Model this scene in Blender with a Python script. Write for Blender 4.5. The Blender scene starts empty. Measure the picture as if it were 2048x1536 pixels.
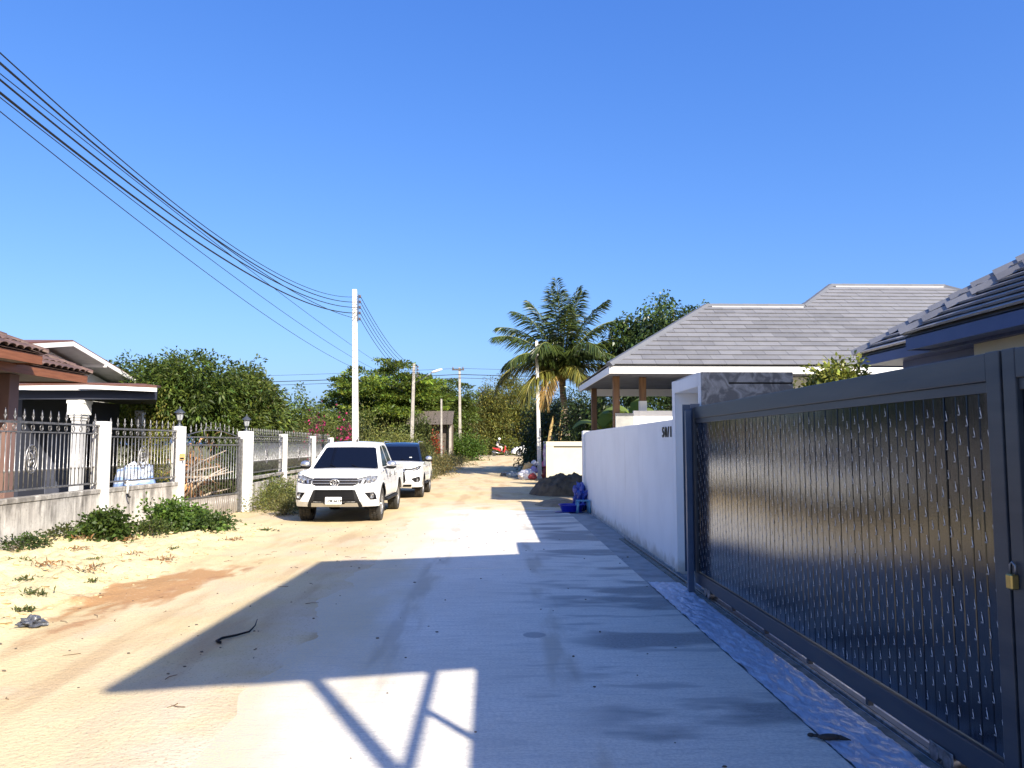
import bpy, bmesh, math, random
import numpy as np
from mathutils import Vector, Matrix, noise as mnoise
from mathutils.geometry import delaunay_2d_cdt

random.seed(11); rng = np.random.default_rng(11)
S = bpy.context.scene
C = S.collection
R = math.radians

# ---------------------------------------------------------------- camera, sky, sun, exposure
cam_d = bpy.data.cameras.new('camera'); cam = bpy.data.objects.new('camera', cam_d); C.objects.link(cam)
cam_d.sensor_width = 36.0; cam_d.lens = 36.0 * 1538 / 2048; cam_d.clip_start = 0.05; cam_d.clip_end = 3000
cam.location = (0, 0, 1.75)
cam.rotation_euler = (R(90 + 4.498), 0, R(-1.448))
S.camera = cam

SUN_VEC = Vector((0.80, -1.22, 1.0)).normalized()       # towards the sun
sun_el = math.asin(SUN_VEC.z); sun_az = math.atan2(SUN_VEC.x, SUN_VEC.y)
world = bpy.data.worlds.new('World'); S.world = world; world.use_nodes = True
wn = world.node_tree.nodes; wl = world.node_tree.links
for n in list(wn): wn.remove(n)
sky = wn.new('ShaderNodeTexSky'); sky.sky_type = 'NISHITA'; sky.sun_disc = False
sky.sun_elevation = sun_el; sky.sun_rotation = sun_az
sky.altitude = 0; sky.air_density = 1.0; sky.dust_density = 2.0; sky.ozone_density = 1.0
bg = wn.new('ShaderNodeBackground'); bg.inputs['Strength'].default_value = 0.14
wo = wn.new('ShaderNodeOutputWorld')
# the phone's picture shows a flatter, deeper blue: one even tone curve per channel over the whole sky
wsep = wn.new('ShaderNodeSeparateColor'); wcom = wn.new('ShaderNodeCombineColor'); wl.new(sky.outputs[0], wsep.inputs[0])
for i_, (pw_, k_) in enumerate(((1.14, 0.172), (0.9, 0.338), (0.58, 0.92))):
    a_ = wn.new('ShaderNodeMath'); a_.operation = 'POWER'; a_.inputs[1].default_value = pw_; b_ = wn.new('ShaderNodeMath'); b_.operation = 'MULTIPLY'; b_.inputs[1].default_value = k_
    wl.new(wsep.outputs[i_], a_.inputs[0]); wl.new(a_.outputs[0], b_.inputs[0]); wl.new(b_.outputs[0], wcom.inputs[i_])
wl.new(wcom.outputs[0], bg.inputs[0])
wl.new(bg.outputs[0], wo.inputs[0])

sun_d = bpy.data.lights.new('sun', 'SUN'); sun_d.energy = 2.85; sun_d.angle = R(0.53); sun_d.color = (1.0, 0.92, 0.78)
sun = bpy.data.objects.new('sun', sun_d); C.objects.link(sun)
sun.rotation_euler = SUN_VEC.to_track_quat('Z', 'Y').to_euler(); sun.location = (20, -30, 30)

S.view_settings.view_transform = 'Standard'; S.view_settings.look = 'None'
S.view_settings.exposure = 1.8; S.view_settings.gamma = 1.0; S.view_settings.use_curve_mapping = False
S.render.engine = 'CYCLES'
S.cycles.max_bounces = 6; S.cycles.diffuse_bounces = 3; S.cycles.glossy_bounces = 3; S.cycles.transmission_bounces = 4
S.cycles.transparent_max_bounces = 6; S.cycles.caustics_reflective = False; S.cycles.caustics_refractive = False

# ---------------------------------------------------------------- helpers
WLOC = {}
def wloc(o): return WLOC.get(o.name, Vector((0, 0, 0)))

def tag(o, label=None, cat=None, group=None, kind=None):
    if label: o['label'] = label
    if cat: o['category'] = cat
    if group: o['group'] = group
    if kind: o['kind'] = kind
    return o

def thing(name, label, cat, loc=(0, 0, 0), group=None):
    o = bpy.data.objects.new(name, None); C.objects.link(o); o.location = loc
    o.empty_display_size = 0.2
    WLOC[o.name] = Vector(loc)
    return tag(o, label, cat, group)

def place(o, world_m, parent=None):
    """world matrix for an object, parent holding only a translation"""
    C.objects.link(o)
    WLOC[o.name] = world_m.translation.copy()
    if parent is not None:
        o.parent = parent
        world_m = Matrix.Translation(-wloc(parent)) @ world_m
    o.matrix_local = world_m
    return o

def inst(name, mesh, world_m, parent=None):
    o = bpy.data.objects.new(name, mesh)
    return place(o, world_m, parent)

def raw_mesh(name, V, F, mat=None, smooth=False, cols=None):
    me = bpy.data.meshes.new(name)
    V = np.asarray(V, dtype=np.float32).reshape(-1, 3)
    if isinstance(F, np.ndarray) and F.ndim == 2:
        k = F.shape[1]; n = len(F)
        me.vertices.add(len(V)); me.vertices.foreach_set('co', V.ravel())
        me.loops.add(n * k); me.loops.foreach_set('vertex_index', F.astype(np.int32).ravel())
        me.polygons.add(n); me.polygons.foreach_set('loop_start', np.arange(0, n * k, k, dtype=np.int32))
        me.polygons.foreach_set('loop_total', np.full(n, k, dtype=np.int32))
        me.update(calc_edges=True)
    else:
        me.from_pydata([tuple(map(float, v)) for v in V], [], [tuple(f) for f in F]); me.update()
    if cols is not None:
        at = me.attributes.new('Col', 'FLOAT_COLOR', 'POINT')
        at.data.foreach_set('color', np.asarray(cols, dtype=np.float32).ravel())
    if mat: me.materials.append(mat)
    if smooth: me.polygons.foreach_set('use_smooth', np.ones(len(me.polygons), dtype=bool))
    return me

class MB:
    def __init__(s): s.v = []; s.f = []
    def add(s, V, F):
        b = len(s.v); s.v += [Vector(x) for x in V]; s.f += [tuple(i + b for i in f) for f in F]; return s
    def box(s, x0, x1, y0, y1, z0, z1):
        return s.add([(x0,y0,z0),(x1,y0,z0),(x1,y1,z0),(x0,y1,z0),(x0,y0,z1),(x1,y0,z1),(x1,y1,z1),(x0,y1,z1)],
                     [(0,3,2,1),(4,5,6,7),(0,1,5,4),(1,2,6,5),(2,3,7,6),(3,0,4,7)])
    def beam(s, p0, p1, w, h, up=(0, 0, 1)):
        p0, p1 = Vector(p0), Vector(p1); d = (p1 - p0).normalized(); u = Vector(up)
        sd = d.cross(u)
        if sd.length < 1e-4: sd = d.cross(Vector((1, 0, 0)))
        sd.normalize(); u = sd.cross(d).normalized(); a, b = sd * w / 2, u * h / 2
        V = [p + q for p in (p0, p1) for q in (-a - b, a - b, a + b, -a + b)]
        return s.add(V, [(3,2,1,0),(4,5,6,7),(0,1,5,4),(1,2,6,5),(2,3,7,6),(3,0,4,7)])
    def tube(s, pts, rad, n=6, caps=True):
        pts = [Vector(p) for p in pts]
        if not hasattr(rad, '__len__'): rad = [rad] * len(pts)
        V = []; F = []; prev = None
        for i, p in enumerate(pts):
            d = (pts[min(i + 1, len(pts) - 1)] - pts[max(i - 1, 0)]).normalized()
            ref = prev if prev is not None else (Vector((0, 0, 1)) if abs(d.z) < 0.9 else Vector((1, 0, 0)))
            a = (ref - d * ref.dot(d))
            if a.length < 1e-5: a = d.cross(Vector((0.3, 1, 0.2)))
            a.normalize(); b = d.cross(a); prev = a
            for k in range(n):
                t = 2 * math.pi * k / n; V.append(p + (a * math.cos(t) + b * math.sin(t)) * rad[i])
        m = len(pts)
        for i in range(m - 1):
            for k in range(n):
                k2 = (k + 1) % n; F.append((i*n+k, i*n+k2, (i+1)*n+k2, (i+1)*n+k))
        if caps: F += [tuple(range(n - 1, -1, -1)), tuple((m - 1) * n + k for k in range(n))]
        return s.add(V, F)
    def lathe(s, prof, c=(0, 0, 0), n=12, axis='z', close=False):
        V = []; F = []; c = Vector(c)
        for r, h in prof:
            for k in range(n):
                t = 2 * math.pi * k / n; a, b = r * math.cos(t), r * math.sin(t)
                V.append(c + Vector({'z': (a, b, h), 'x': (h, a, b), 'y': (b, h, a)}[axis]))
        m = len(prof)
        for i in range(m if close else m - 1):
            j = (i + 1) % m
            for k in range(n):
                k2 = (k + 1) % n; F.append((i*n+k, i*n+k2, j*n+k2, j*n+k))
        if not close:
            F += [tuple(range(n - 1, -1, -1)), tuple((m - 1) * n + k for k in range(n))]
        return s.add(V, F)
    def prism(s, poly, axis, a, b):
        n = len(poly)
        def P(u, v, w): return {'x': (w, u, v), 'y': (u, w, v), 'z': (u, v, w)}[axis]
        V = [P(u, v, a) for u, v in poly] + [P(u, v, b) for u, v in poly]
        F = [tuple(range(n)), tuple(range(2*n-1, n-1, -1))] + [(i, i + n, (i+1) % n + n, (i+1) % n) for i in range(n)]
        return s.add(V, F)
    def ell(s, c, r, nu=12, nv=8):
        if not hasattr(r, '__len__'): r = (r, r, r)
        V = []; F = []
        for j in range(nv + 1):
            ph = math.pi * j / nv
            for i in range(nu):
                th = 2 * math.pi * i / nu
                V.append((c[0] + r[0]*math.sin(ph)*math.cos(th), c[1] + r[1]*math.sin(ph)*math.sin(th), c[2] - r[2]*math.cos(ph)))
        for j in range(nv):
            for i in range(nu):
                i2 = (i + 1) % nu; F.append((j*nu+i, j*nu+i2, (j+1)*nu+i2, (j+1)*nu+i))
        return s.add(V, F)
    def grid(s, fn, nu, nv):
        V = [fn(i / nu, j / nv) for j in range(nv + 1) for i in range(nu + 1)]
        F = [(j*(nu+1)+i, j*(nu+1)+i+1, (j+1)*(nu+1)+i+1, (j+1)*(nu+1)+i) for j in range(nv) for i in range(nu)]
        return s.add(V, F)
    def patch(s, poly, proj, res=0.05):
        """flat polygon (a, b) filled with small triangles and carried onto a curved surface"""
        pts = []; n = len(poly)
        for i in range(n):
            a = Vector(poly[i]); b = Vector(poly[(i + 1) % n]); k = max(1, int((b - a).length / res))
            pts += [a.lerp(b, j / k) for j in range(k)]
        nb = len(pts); lo = [min(p[i] for p in pts) for i in (0, 1)]; hi = [max(p[i] for p in pts) for i in (0, 1)]
        def inside(p):
            c = False; j = n - 1
            for i in range(n):
                if (poly[i][1] > p[1]) != (poly[j][1] > p[1]) and p[0] < (poly[j][0]-poly[i][0])*(p[1]-poly[i][1])/(poly[j][1]-poly[i][1])+poly[i][0]: c = not c
                j = i
            return c
        x = lo[0] + res / 2
        while x < hi[0]:
            y = lo[1] + res / 2
            while y < hi[1]:
                if inside((x, y)) and min((Vector((x, y)) - q).length for q in pts[:nb]) > res * 0.45: pts.append(Vector((x, y)))
                y += res
            x += res
        r = delaunay_2d_cdt(pts, [], [list(range(nb))], 1, 1e-5)
        return s.add([proj(p[0], p[1]) for p in r[0]], [tuple(f) for f in r[2]])
    def xf(s, m): s.v = [m @ v for v in s.v]; return s
    def build(s, name, mat=None, parent=None, smooth=False, bevel=0, seg=1, sub=0, angle=None, recenter=True):
        me = bpy.data.meshes.new(name)
        c = Vector((0, 0, 0))
        if recenter and s.v:
            lo = Vector([min(v[i] for v in s.v) for i in range(3)]); hi = Vector([max(v[i] for v in s.v) for i in range(3)])
            c = Vector(((lo.x + hi.x) / 2, (lo.y + hi.y) / 2, lo.z))
        me.from_pydata([tuple(v - c) for v in s.v], [], s.f); me.update()
        if bevel:
            bm = bmesh.new(); bm.from_mesh(me)
            bmesh.ops.remove_doubles(bm, verts=bm.verts, dist=1e-5)
            es = [e for e in bm.edges if len(e.link_faces) == 2 and e.calc_face_angle(0) > 0.5]
            if es: bmesh.ops.bevel(bm, geom=es, offset=bevel, segments=seg, affect='EDGES', profile=0.6, clamp_overlap=True)
            bm.to_mesh(me); bm.free()
        if smooth:
            me.polygons.foreach_set('use_smooth', np.ones(len(me.polygons), dtype=bool))
            if angle: me.set_sharp_from_angle(angle=R(angle))
        if mat: me.materials.append(mat)
        o = bpy.data.objects.new(name, me)
        place(o, Matrix.Translation(c), parent)
        if sub:
            md = o.modifiers.new('sub', 'SUBSURF'); md.levels = sub; md.render_levels = sub
        return o
    def mesh(s, name, mat=None, smooth=False, bevel=0):
        o = s.build(name, mat, smooth=smooth, bevel=bevel, recenter=False)
        me = o.data; bpy.data.objects.remove(o); return me

# ---------------------------------------------------------------- materials
def mat(name, col, rough=0.6, metal=0.0, spec=0.5, col2=None, nscale=3.0, namt=1.0, stretch=None, bump=0.0, bscale=40.0,
        rnd=0.0, coat=0.0, grain=0.0, gscale=120.0, trans=0.0, ramp=(0.35, 0.65), rvar=0.0, bstretch=None, distort=0.0):
    m = bpy.data.materials.new(name); m.use_nodes = True
    nt = m.node_tree; N = nt.nodes; L = nt.links; b = N['Principled BSDF']
    b.inputs['Roughness'].default_value = rough; b.inputs['Metallic'].default_value = metal
    b.inputs['Specular IOR Level'].default_value = spec; b.inputs['Coat Weight'].default_value = coat
    b.inputs['Coat Roughness'].default_value = 0.05
    if trans: b.inputs['Transmission Weight'].default_value = trans
    geo = N.new('ShaderNodeNewGeometry')
    def noise(scale, detail=4, st=None):
        t = N.new('ShaderNodeTexNoise'); t.inputs['Scale'].default_value = scale; t.inputs['Detail'].default_value = detail
        src = geo.outputs['Position']
        if st:
            mp = N.new('ShaderNodeMapping'); mp.inputs['Scale'].default_value = st; L.new(src, mp.inputs['Vector']); src = mp.outputs[0]
        L.new(src, t.inputs['Vector']); return t
    cs = None
    base = N.new('ShaderNodeRGB'); base.outputs[0].default_value = (*col, 1); cs = base.outputs[0]
    if col2:
        t = noise(nscale, 6, stretch); t.inputs['Distortion'].default_value = distort; cr = N.new('ShaderNodeMapRange'); cr.inputs['From Min'].default_value = ramp[0]; cr.inputs['From Max'].default_value = ramp[1]
        cr.inputs['To Max'].default_value = namt
        L.new(t.outputs['Fac'], cr.inputs['Value'])
        mx = N.new('ShaderNodeMix'); mx.data_type = 'RGBA'; L.new(cr.outputs[0], mx.inputs['Factor']); L.new(cs, mx.inputs['A']); mx.inputs['B'].default_value = (*col2, 1); cs = mx.outputs['Result']
        if rvar:
            rr = N.new('ShaderNodeMapRange'); rr.inputs['To Min'].default_value = rough; rr.inputs['To Max'].default_value = rough + rvar
            L.new(t.outputs['Fac'], rr.inputs['Value']); L.new(rr.outputs[0], b.inputs['Roughness'])
    if grain or rnd:
        hv = N.new('ShaderNodeHueSaturation'); L.new(cs, hv.inputs['Color']); cs = hv.outputs[0]
        val = None
        if grain:
            t = noise(gscale, 2); a = N.new('ShaderNodeMapRange'); a.inputs['To Min'].default_value = 1 - grain; a.inputs['To Max'].default_value = 1 + grain
            L.new(t.outputs['Fac'], a.inputs['Value']); val = a.outputs[0]
        if rnd:
            oi = N.new('ShaderNodeObjectInfo'); a2 = N.new('ShaderNodeMapRange'); a2.inputs['To Min'].default_value = 1 - rnd; a2.inputs['To Max'].default_value = 1 + rnd
            L.new(oi.outputs['Random'], a2.inputs['Value'])
            if val is None: val = a2.outputs[0]
            else:
                mm = N.new('ShaderNodeMath'); mm.operation = 'MULTIPLY'; L.new(val, mm.inputs[0]); L.new(a2.outputs[0], mm.inputs[1]); val = mm.outputs[0]
        L.new(val, hv.inputs['Value'])
    L.new(cs, b.inputs['Base Color'])
    if bump:
        t = noise(bscale, 5, bstretch); bp = N.new('ShaderNodeBump'); bp.inputs['Strength'].default_value = bump; bp.inputs['Distance'].default_value = 0.02
        L.new(t.outputs['Fac'], bp.inputs['Height']); L.new(bp.outputs[0], b.inputs['Normal'])
    return m

def leaf_mat(name, trans=0.35, rough=0.5, spec=0.35):
    m = bpy.data.materials.new(name); m.use_nodes = True
    nt = m.node_tree; N = nt.nodes; L = nt.links; b = N['Principled BSDF']
    at = N.new('ShaderNodeAttribute'); at.attribute_name = 'Col'
    b.inputs['Roughness'].default_value = rough; b.inputs['Specular IOR Level'].default_value = spec
    L.new(at.outputs['Color'], b.inputs['Base Color'])
    tr = N.new('ShaderNodeBsdfTranslucent')
    hs = N.new('ShaderNodeHueSaturation'); hs.inputs['Value'].default_value = 1.5; hs.inputs['Hue'].default_value = 0.485
    L.new(at.outputs['Color'], hs.inputs['Color']); L.new(hs.outputs[0], tr.inputs['Color'])
    mx = N.new('ShaderNodeMixShader'); mx.inputs[0].default_value = trans
    L.new(b.outputs[0], mx.inputs[1]); L.new(tr.outputs[0], mx.inputs[2]); L.new(mx.outputs[0], N['Material Output'].inputs['Surface'])
    return m

def ss(a, b, x):
    t = np.clip((np.asarray(x, dtype=float) - a) / (b - a), 0, 1); return t * t * (3 - 2 * t)

M = {}
M['leaf'] = leaf_mat('leaf'); M['leaf_gloss'] = leaf_mat('glossy_leaf', 0.25, 0.38, 0.5); M['leaf_dry'] = leaf_mat('dry_leaf', 0.3, 0.8, 0.15)
M['petal'] = leaf_mat('petal', 0.4, 0.6, 0.2)
M['bark'] = mat('bark', (0.16, 0.12, 0.085), 0.9, col2=(0.28, 0.23, 0.17), nscale=9, stretch=(1, 1, 0.2), bump=0.5, bscale=25)
def weathered_white(name, base, dirt):
    m = mat(name, base, 0.78, col2=tuple(c * 0.93 for c in base), nscale=1.3, bump=0.08, bscale=160, grain=0.015, ramp=(0.4, 0.7))
    N, L = m.node_tree.nodes, m.node_tree.links; b = N['Principled BSDF']; src = b.inputs['Base Color'].links[0].from_socket
    geo = N.new('ShaderNodeNewGeometry'); sx = N.new('ShaderNodeSeparateXYZ'); L.new(geo.outputs['Position'], sx.inputs[0])
    mp = N.new('ShaderNodeMapping'); mp.inputs['Scale'].default_value = (3, 3, 0.25); L.new(geo.outputs['Position'], mp.inputs[0])
    t = N.new('ShaderNodeTexNoise'); t.inputs['Scale'].default_value = 1.6; t.inputs['Detail'].default_value = 7; L.new(mp.outputs[0], t.inputs['Vector'])
    t2 = N.new('ShaderNodeTexNoise'); t2.inputs['Scale'].default_value = 5; t2.inputs['Detail'].default_value = 6; L.new(geo.outputs['Position'], t2.inputs['Vector'])
    def mr(v, a, b_, lo, hi):
        r = N.new('ShaderNodeMapRange'); r.interpolation_type = 'SMOOTHSTEP'
        for k_, q in zip(('From Min', 'From Max', 'To Min', 'To Max'), (a, b_, lo, hi)): r.inputs[k_].default_value = q
        L.new(v, r.inputs['Value']); return r.outputs[0]
    def op(o_, a, b_):
        n = N.new('ShaderNodeMath'); n.operation = o_
        for i_, q in enumerate((a, b_)):
            if isinstance(q, float): n.inputs[i_].default_value = q
            else: L.new(q, n.inputs[i_])
        return n.outputs[0]
    z = op('ADD', sx.outputs['Z'], op('MULTIPLY', op('SUBTRACT', t2.outputs['Fac'], 0.5), 0.35))
    f = op('MAXIMUM', mr(z, 0.22, 0.0, 0.0, 0.75), mr(t.outputs['Fac'], 0.60, 0.78, 0.0, 0.22))
    mx = N.new('ShaderNodeMix'); mx.data_type = 'RGBA'; L.new(f, mx.inputs['Factor']); L.new(src, mx.inputs['A']); mx.inputs['B'].default_value = (*dirt, 1); L.new(mx.outputs['Result'], b.inputs['Base Color'])
    return m
M['white_wall'] = weathered_white('white_wall_paint', (0.87, 0.86, 0.83), (0.42, 0.37, 0.29))
M['cement'] = mat('polished_cement', (0.10, 0.11, 0.125), 0.5, col2=(0.27, 0.285, 0.305), nscale=5.5, ramp=(0.40, 0.62), bump=0.2, bscale=9, grain=0.1, gscale=40, distort=2.2)
M['navy_metal'] = mat('blue_grey_metal', (0.045, 0.075, 0.13), 0.42, 0.0, 0.5, col2=(0.065, 0.10, 0.16), nscale=5, bump=0.03, bscale=60, grain=0.05)
M['gate_frame'] = mat('gate_frame_paint', (0.028, 0.038, 0.055), 0.36, 0.2, 0.5, col2=(0.055, 0.066, 0.078), nscale=2.2, stretch=(1, 0.6, 4), namt=0.8, bump=0.05, bscale=14, bstretch=(1, 0.25, 6), grain=0.05, rvar=0.15)
M['steel'] = mat('galvanised_steel', (0.30, 0.30, 0.31), 0.45, 0.85, col2=(0.16, 0.155, 0.15), nscale=18)
M['rail_steel'] = mat('fence_steel', (0.30, 0.30, 0.31), 0.33, 0.75, col2=(0.17, 0.165, 0.16), nscale=14, rvar=0.2)
M['dark'] = mat('black_plastic', (0.007, 0.007, 0.008), 0.55, spec=0.2)
M['rubber'] = mat('tyre_rubber', (0.022, 0.021, 0.020), 0.85, col2=(0.08, 0.068, 0.052), nscale=9, namt=0.4)
M['glass_dark'] = mat('tinted_glass', (0.004, 0.006, 0.014), 0.05, spec=0.14)
M['chrome'] = mat('chrome', (0.62, 0.61, 0.60), 0.22, 0.85)
M['car_white'] = mat('white_car_paint', (0.80, 0.80, 0.79), 0.3, coat=0.6)
M['car_black'] = mat('black_car_paint', (0.008, 0.012, 0.022), 0.12, coat=0.7)
M['concrete_post'] = mat('pale_concrete_pole', (0.40, 0.37, 0.33), 0.85, col2=(0.28, 0.26, 0.23), nscale=5, bump=0.15, bscale=60)
# ================================================================ ground
def fbm(x, y, s, o=4, seed=0.0):
    v = 0.0; a = 1.0; t = 0.0
    for i in range(o):
        v += a * mnoise.noise(Vector((x * s + seed, y * s - seed, seed * 1.7 + i * 3.1))); t += a; a *= 0.5; s *= 2.1
    return v / t

def rise(y): return 0.58 * float(ss(34, 76, y))

def gz(x, y):
    z = rise(y)
    n = fbm(x, y, 0.9, 3, 4.2); n2 = fbm(x, y, 5.0, 3, 9.1)
    left = float(ss(1.15, 2.1, -x + 0.35 * n)); far = float(ss(19.3, 21.6, y + 0.9 * n))
    cover = max(left, far)
    if x > 2.0 and y < 21: cover = far
    z += -0.035 + 0.05 * cover + 0.010 * n * cover + 0.004 * n2 * cover
    if x < -3.0:
        near = float(1 - ss(14.0, 18.0, y))
        band = float(ss(3.9, 5.2, -x))
        z += near * band * (0.10 + 0.16 * max(0, n + 0.25) + 0.10 * n2 + 0.085 * fbm(x, y, 11, 3, 2.0))
        z += 0.02 * float(ss(3.2, 6.0, -x))
        # worn rut and spoil edge along the lane
        z += near * 0.03 * math.exp(-((x + 4.0 + 0.3 * n) / 0.25) ** 2)
    if y > 24: z += 0.05 * n * float(ss(24, 30, y))
    return z

def axis(*segs):
    out = []
    for a, b, st in segs:
        k = max(1, int(round((b - a) / st))); out += [a + (b - a) * i / k for i in range(k)]
    out.append(segs[-1][1]); return out
gx = axis((-900, -60, 140), (-60, -14, 4), (-14, -7.6, 0.8), (-7.6, -3.4, 0.07), (-3.4, -1.0, 0.12), (-1.0, 2.2, 0.4), (2.2, 14, 1.0), (14, 60, 6), (60, 900, 140))
gy = axis((-60, 0, 6), (0, 5, 0.5), (5, 17, 0.07), (17, 24, 0.18), (24, 90, 1.2), (90, 200, 20), (200, 2200, 250))
V = np.array([(x, y, gz(x, y)) for y in gy for x in gx]); nx = len(gx); ny = len(gy)
ii, jj = np.meshgrid(np.arange(nx - 1), np.arange(ny - 1)); k = (jj * nx + ii).ravel()
F = np.stack([k, k + 1, k + 1 + nx, k + nx], 1)

def ground_material():
    m = bpy.data.materials.new('sandy_soil'); m.use_nodes = True; nt = m.node_tree; N = nt.nodes; L = nt.links; b = N['Principled BSDF']
    b.inputs['Roughness'].default_value = 0.95; b.inputs['Specular IOR Level'].default_value = 0.15
    geo = N.new('ShaderNodeNewGeometry'); sx = N.new('ShaderNodeSeparateXYZ'); L.new(geo.outputs['Position'], sx.inputs[0])
    def noise(scale, st=(1, 1, 1), d=6, off=0):
        mp = N.new('ShaderNodeMapping'); mp.inputs['Scale'].default_value = st; mp.inputs['Location'].default_value = (off, off, 0)
        L.new(geo.outputs['Position'], mp.inputs['Vector'])
        t = N.new('ShaderNodeTexNoise'); t.inputs['Scale'].default_value = scale; t.inputs['Detail'].default_value = d; L.new(mp.outputs[0], t.inputs['Vector']); return t.outputs['Fac']
    def mr(v, a, b_, lo=0.0, hi=1.0):
        r = N.new('ShaderNodeMapRange'); r.interpolation_type = 'SMOOTHSTEP'; r.inputs['From Min'].default_value = a; r.inputs['From Max'].default_value = b_; r.inputs['To Min'].default_value = lo; r.inputs['To Max'].default_value = hi
        L.new(v, r.inputs['Value']); return r.outputs[0]
    def mt(op, a, b_=None):
        n = N.new('ShaderNodeMath'); n.operation = op
        for i, q in enumerate((a, b_)):
            if q is None: continue
            if isinstance(q, (int, float)): n.inputs[i].default_value = q
            else: L.new(q, n.inputs[i])
        return n.outputs[0]
    def mix(f, a, b_):
        n = N.new('ShaderNodeMix'); n.data_type = 'RGBA'
        if isinstance(f, float): n.inputs['Factor'].default_value = f
        else: L.new(f, n.inputs['Factor'])
        for k_, q in (('A', a), ('B', b_)):
            if isinstance(q, tuple): n.inputs[k_].default_value = (*q, 1)
            else: L.new(q, n.inputs[k_])
        return n.outputs['Result']
    X, Yc = sx.outputs['X'], sx.outputs['Y']
    c = mix(mr(noise(0.7), 0.40, 0.60), (0.545, 0.43, 0.24), (0.535, 0.43, 0.285))
    c = mix(mr(noise(2.2, (1, 0.35, 1), off=5), 0.44, 0.62, 0, 0.8), c, (0.60, 0.49, 0.295))
    c = mix(mr(noise(1.3, (1.3, 0.25, 1), off=13), 0.50, 0.64, 0, 0.75), c, (0.44, 0.315, 0.18))
    # pale loose spoil by the fence
    sp = mt('MULTIPLY', mr(X, -3.6, -4.9), mr(Yc, 18.5, 15))
    sp = mt('MULTIPLY', sp, mr(noise(3.5, off=2), 0.3, 0.55, 0.45, 1.0))
    c = mix(sp, c, (0.60, 0.505, 0.285))
    # reddish soil scraped open beside the lane
    dx = mt('ADD', X, mt('MULTIPLY', mt('SUBTRACT', Yc, 9.6), -0.14)); dx = mt('ADD', dx, 3.98)
    rx = mt('DIVIDE', dx, 0.50); ry = mt('DIVIDE', mt('SUBTRACT', Yc, 9.55), 1.75)
    rr = mt('ADD', mt('MULTIPLY', rx, rx), mt('MULTIPLY', ry, ry))
    rr = mt('ADD', rr, mt('MULTIPLY', mt('SUBTRACT', noise(2.6, (1.6, 0.5, 1), off=21), 0.5), 3.6))
    c = mix(mr(rr, 1.15, 0.35, 0, 0.85), c, (0.36, 0.185, 0.075))
    # thin rust-brown drag line running on from it
    l1 = mt('ADD', dx, mt('MULTIPLY', mt('SUBTRACT', noise(0.9, off=31), 0.5), 0.9)); l1 = mt('ABSOLUTE', mt('ADD', l1, -0.28))
    lm = mt('MULTIPLY', mr(l1, 0.16, 0.02), mt('MULTIPLY', mr(Yc, 6.0, 7.5), mr(Yc, 12.5, 11)))
    lm = mt('MULTIPLY', lm, mr(noise(5, (1, 0.5, 1), off=3), 0.42, 0.6))
    c = mix(mt('MULTIPLY', lm, 0.8), c, (0.33, 0.18, 0.09))
    # old mortar slurry around the concrete end and grey dust
    gd = mt('MULTIPLY', mr(X, -2.6, -1.2), mr(Yc, 24.5, 20.5)); c = mix(mt('MULTIPLY', gd, mr(noise(2.0, off=8), 0.35, 0.6, 0.1, 0.9)), c, (0.60, 0.53, 0.43))
    # grassy earth beyond the plots and the fence
    gr = mt('MAXIMUM', mr(X, -7.6, -8.3), mr(X, 6.0, 9.0)); gr = mt('MAXIMUM', gr, mr(Yc, 84, 88))
    c = mix(gr, c, mix(mr(noise(1.2, off=40), 0.4, 0.6), (0.10, 0.12, 0.045), (0.20, 0.165, 0.09)))
    # fine speckle
    c = mix(mr(noise(55, d=2), 0.58, 0.70, 0, 0.45), c, (0.24, 0.155, 0.08))
    c = mix(mr(noise(23, off=7, d=3), 0.60, 0.75, 0, 0.25), c, (0.62, 0.50, 0.34))
    L.new(c, b.inputs['Base Color'])
    bp = N.new('ShaderNodeBump'); bp.inputs['Strength'].default_value = 0.9; bp.inputs['Distance'].default_value = 0.035
    h = mt('ADD', mt('MULTIPLY', noise(4, (1, 0.35, 1)), 0.35), mt('ADD', mt('MULTIPLY', noise(28, d=5), 0.35), mt('MULTIPLY', noise(90, d=3), 0.12)))
    L.new(h, bp.inputs['Height']); L.new(bp.outputs[0], b.inputs['Normal'])
    return m
M['ground'] = ground_material()
g = bpy.data.objects.new('ground', raw_mesh('ground', V, F, M['ground'], smooth=True)); C.objects.link(g); tag(g, 'pale sandy lane and earth', None, None, 'structure')

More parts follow.
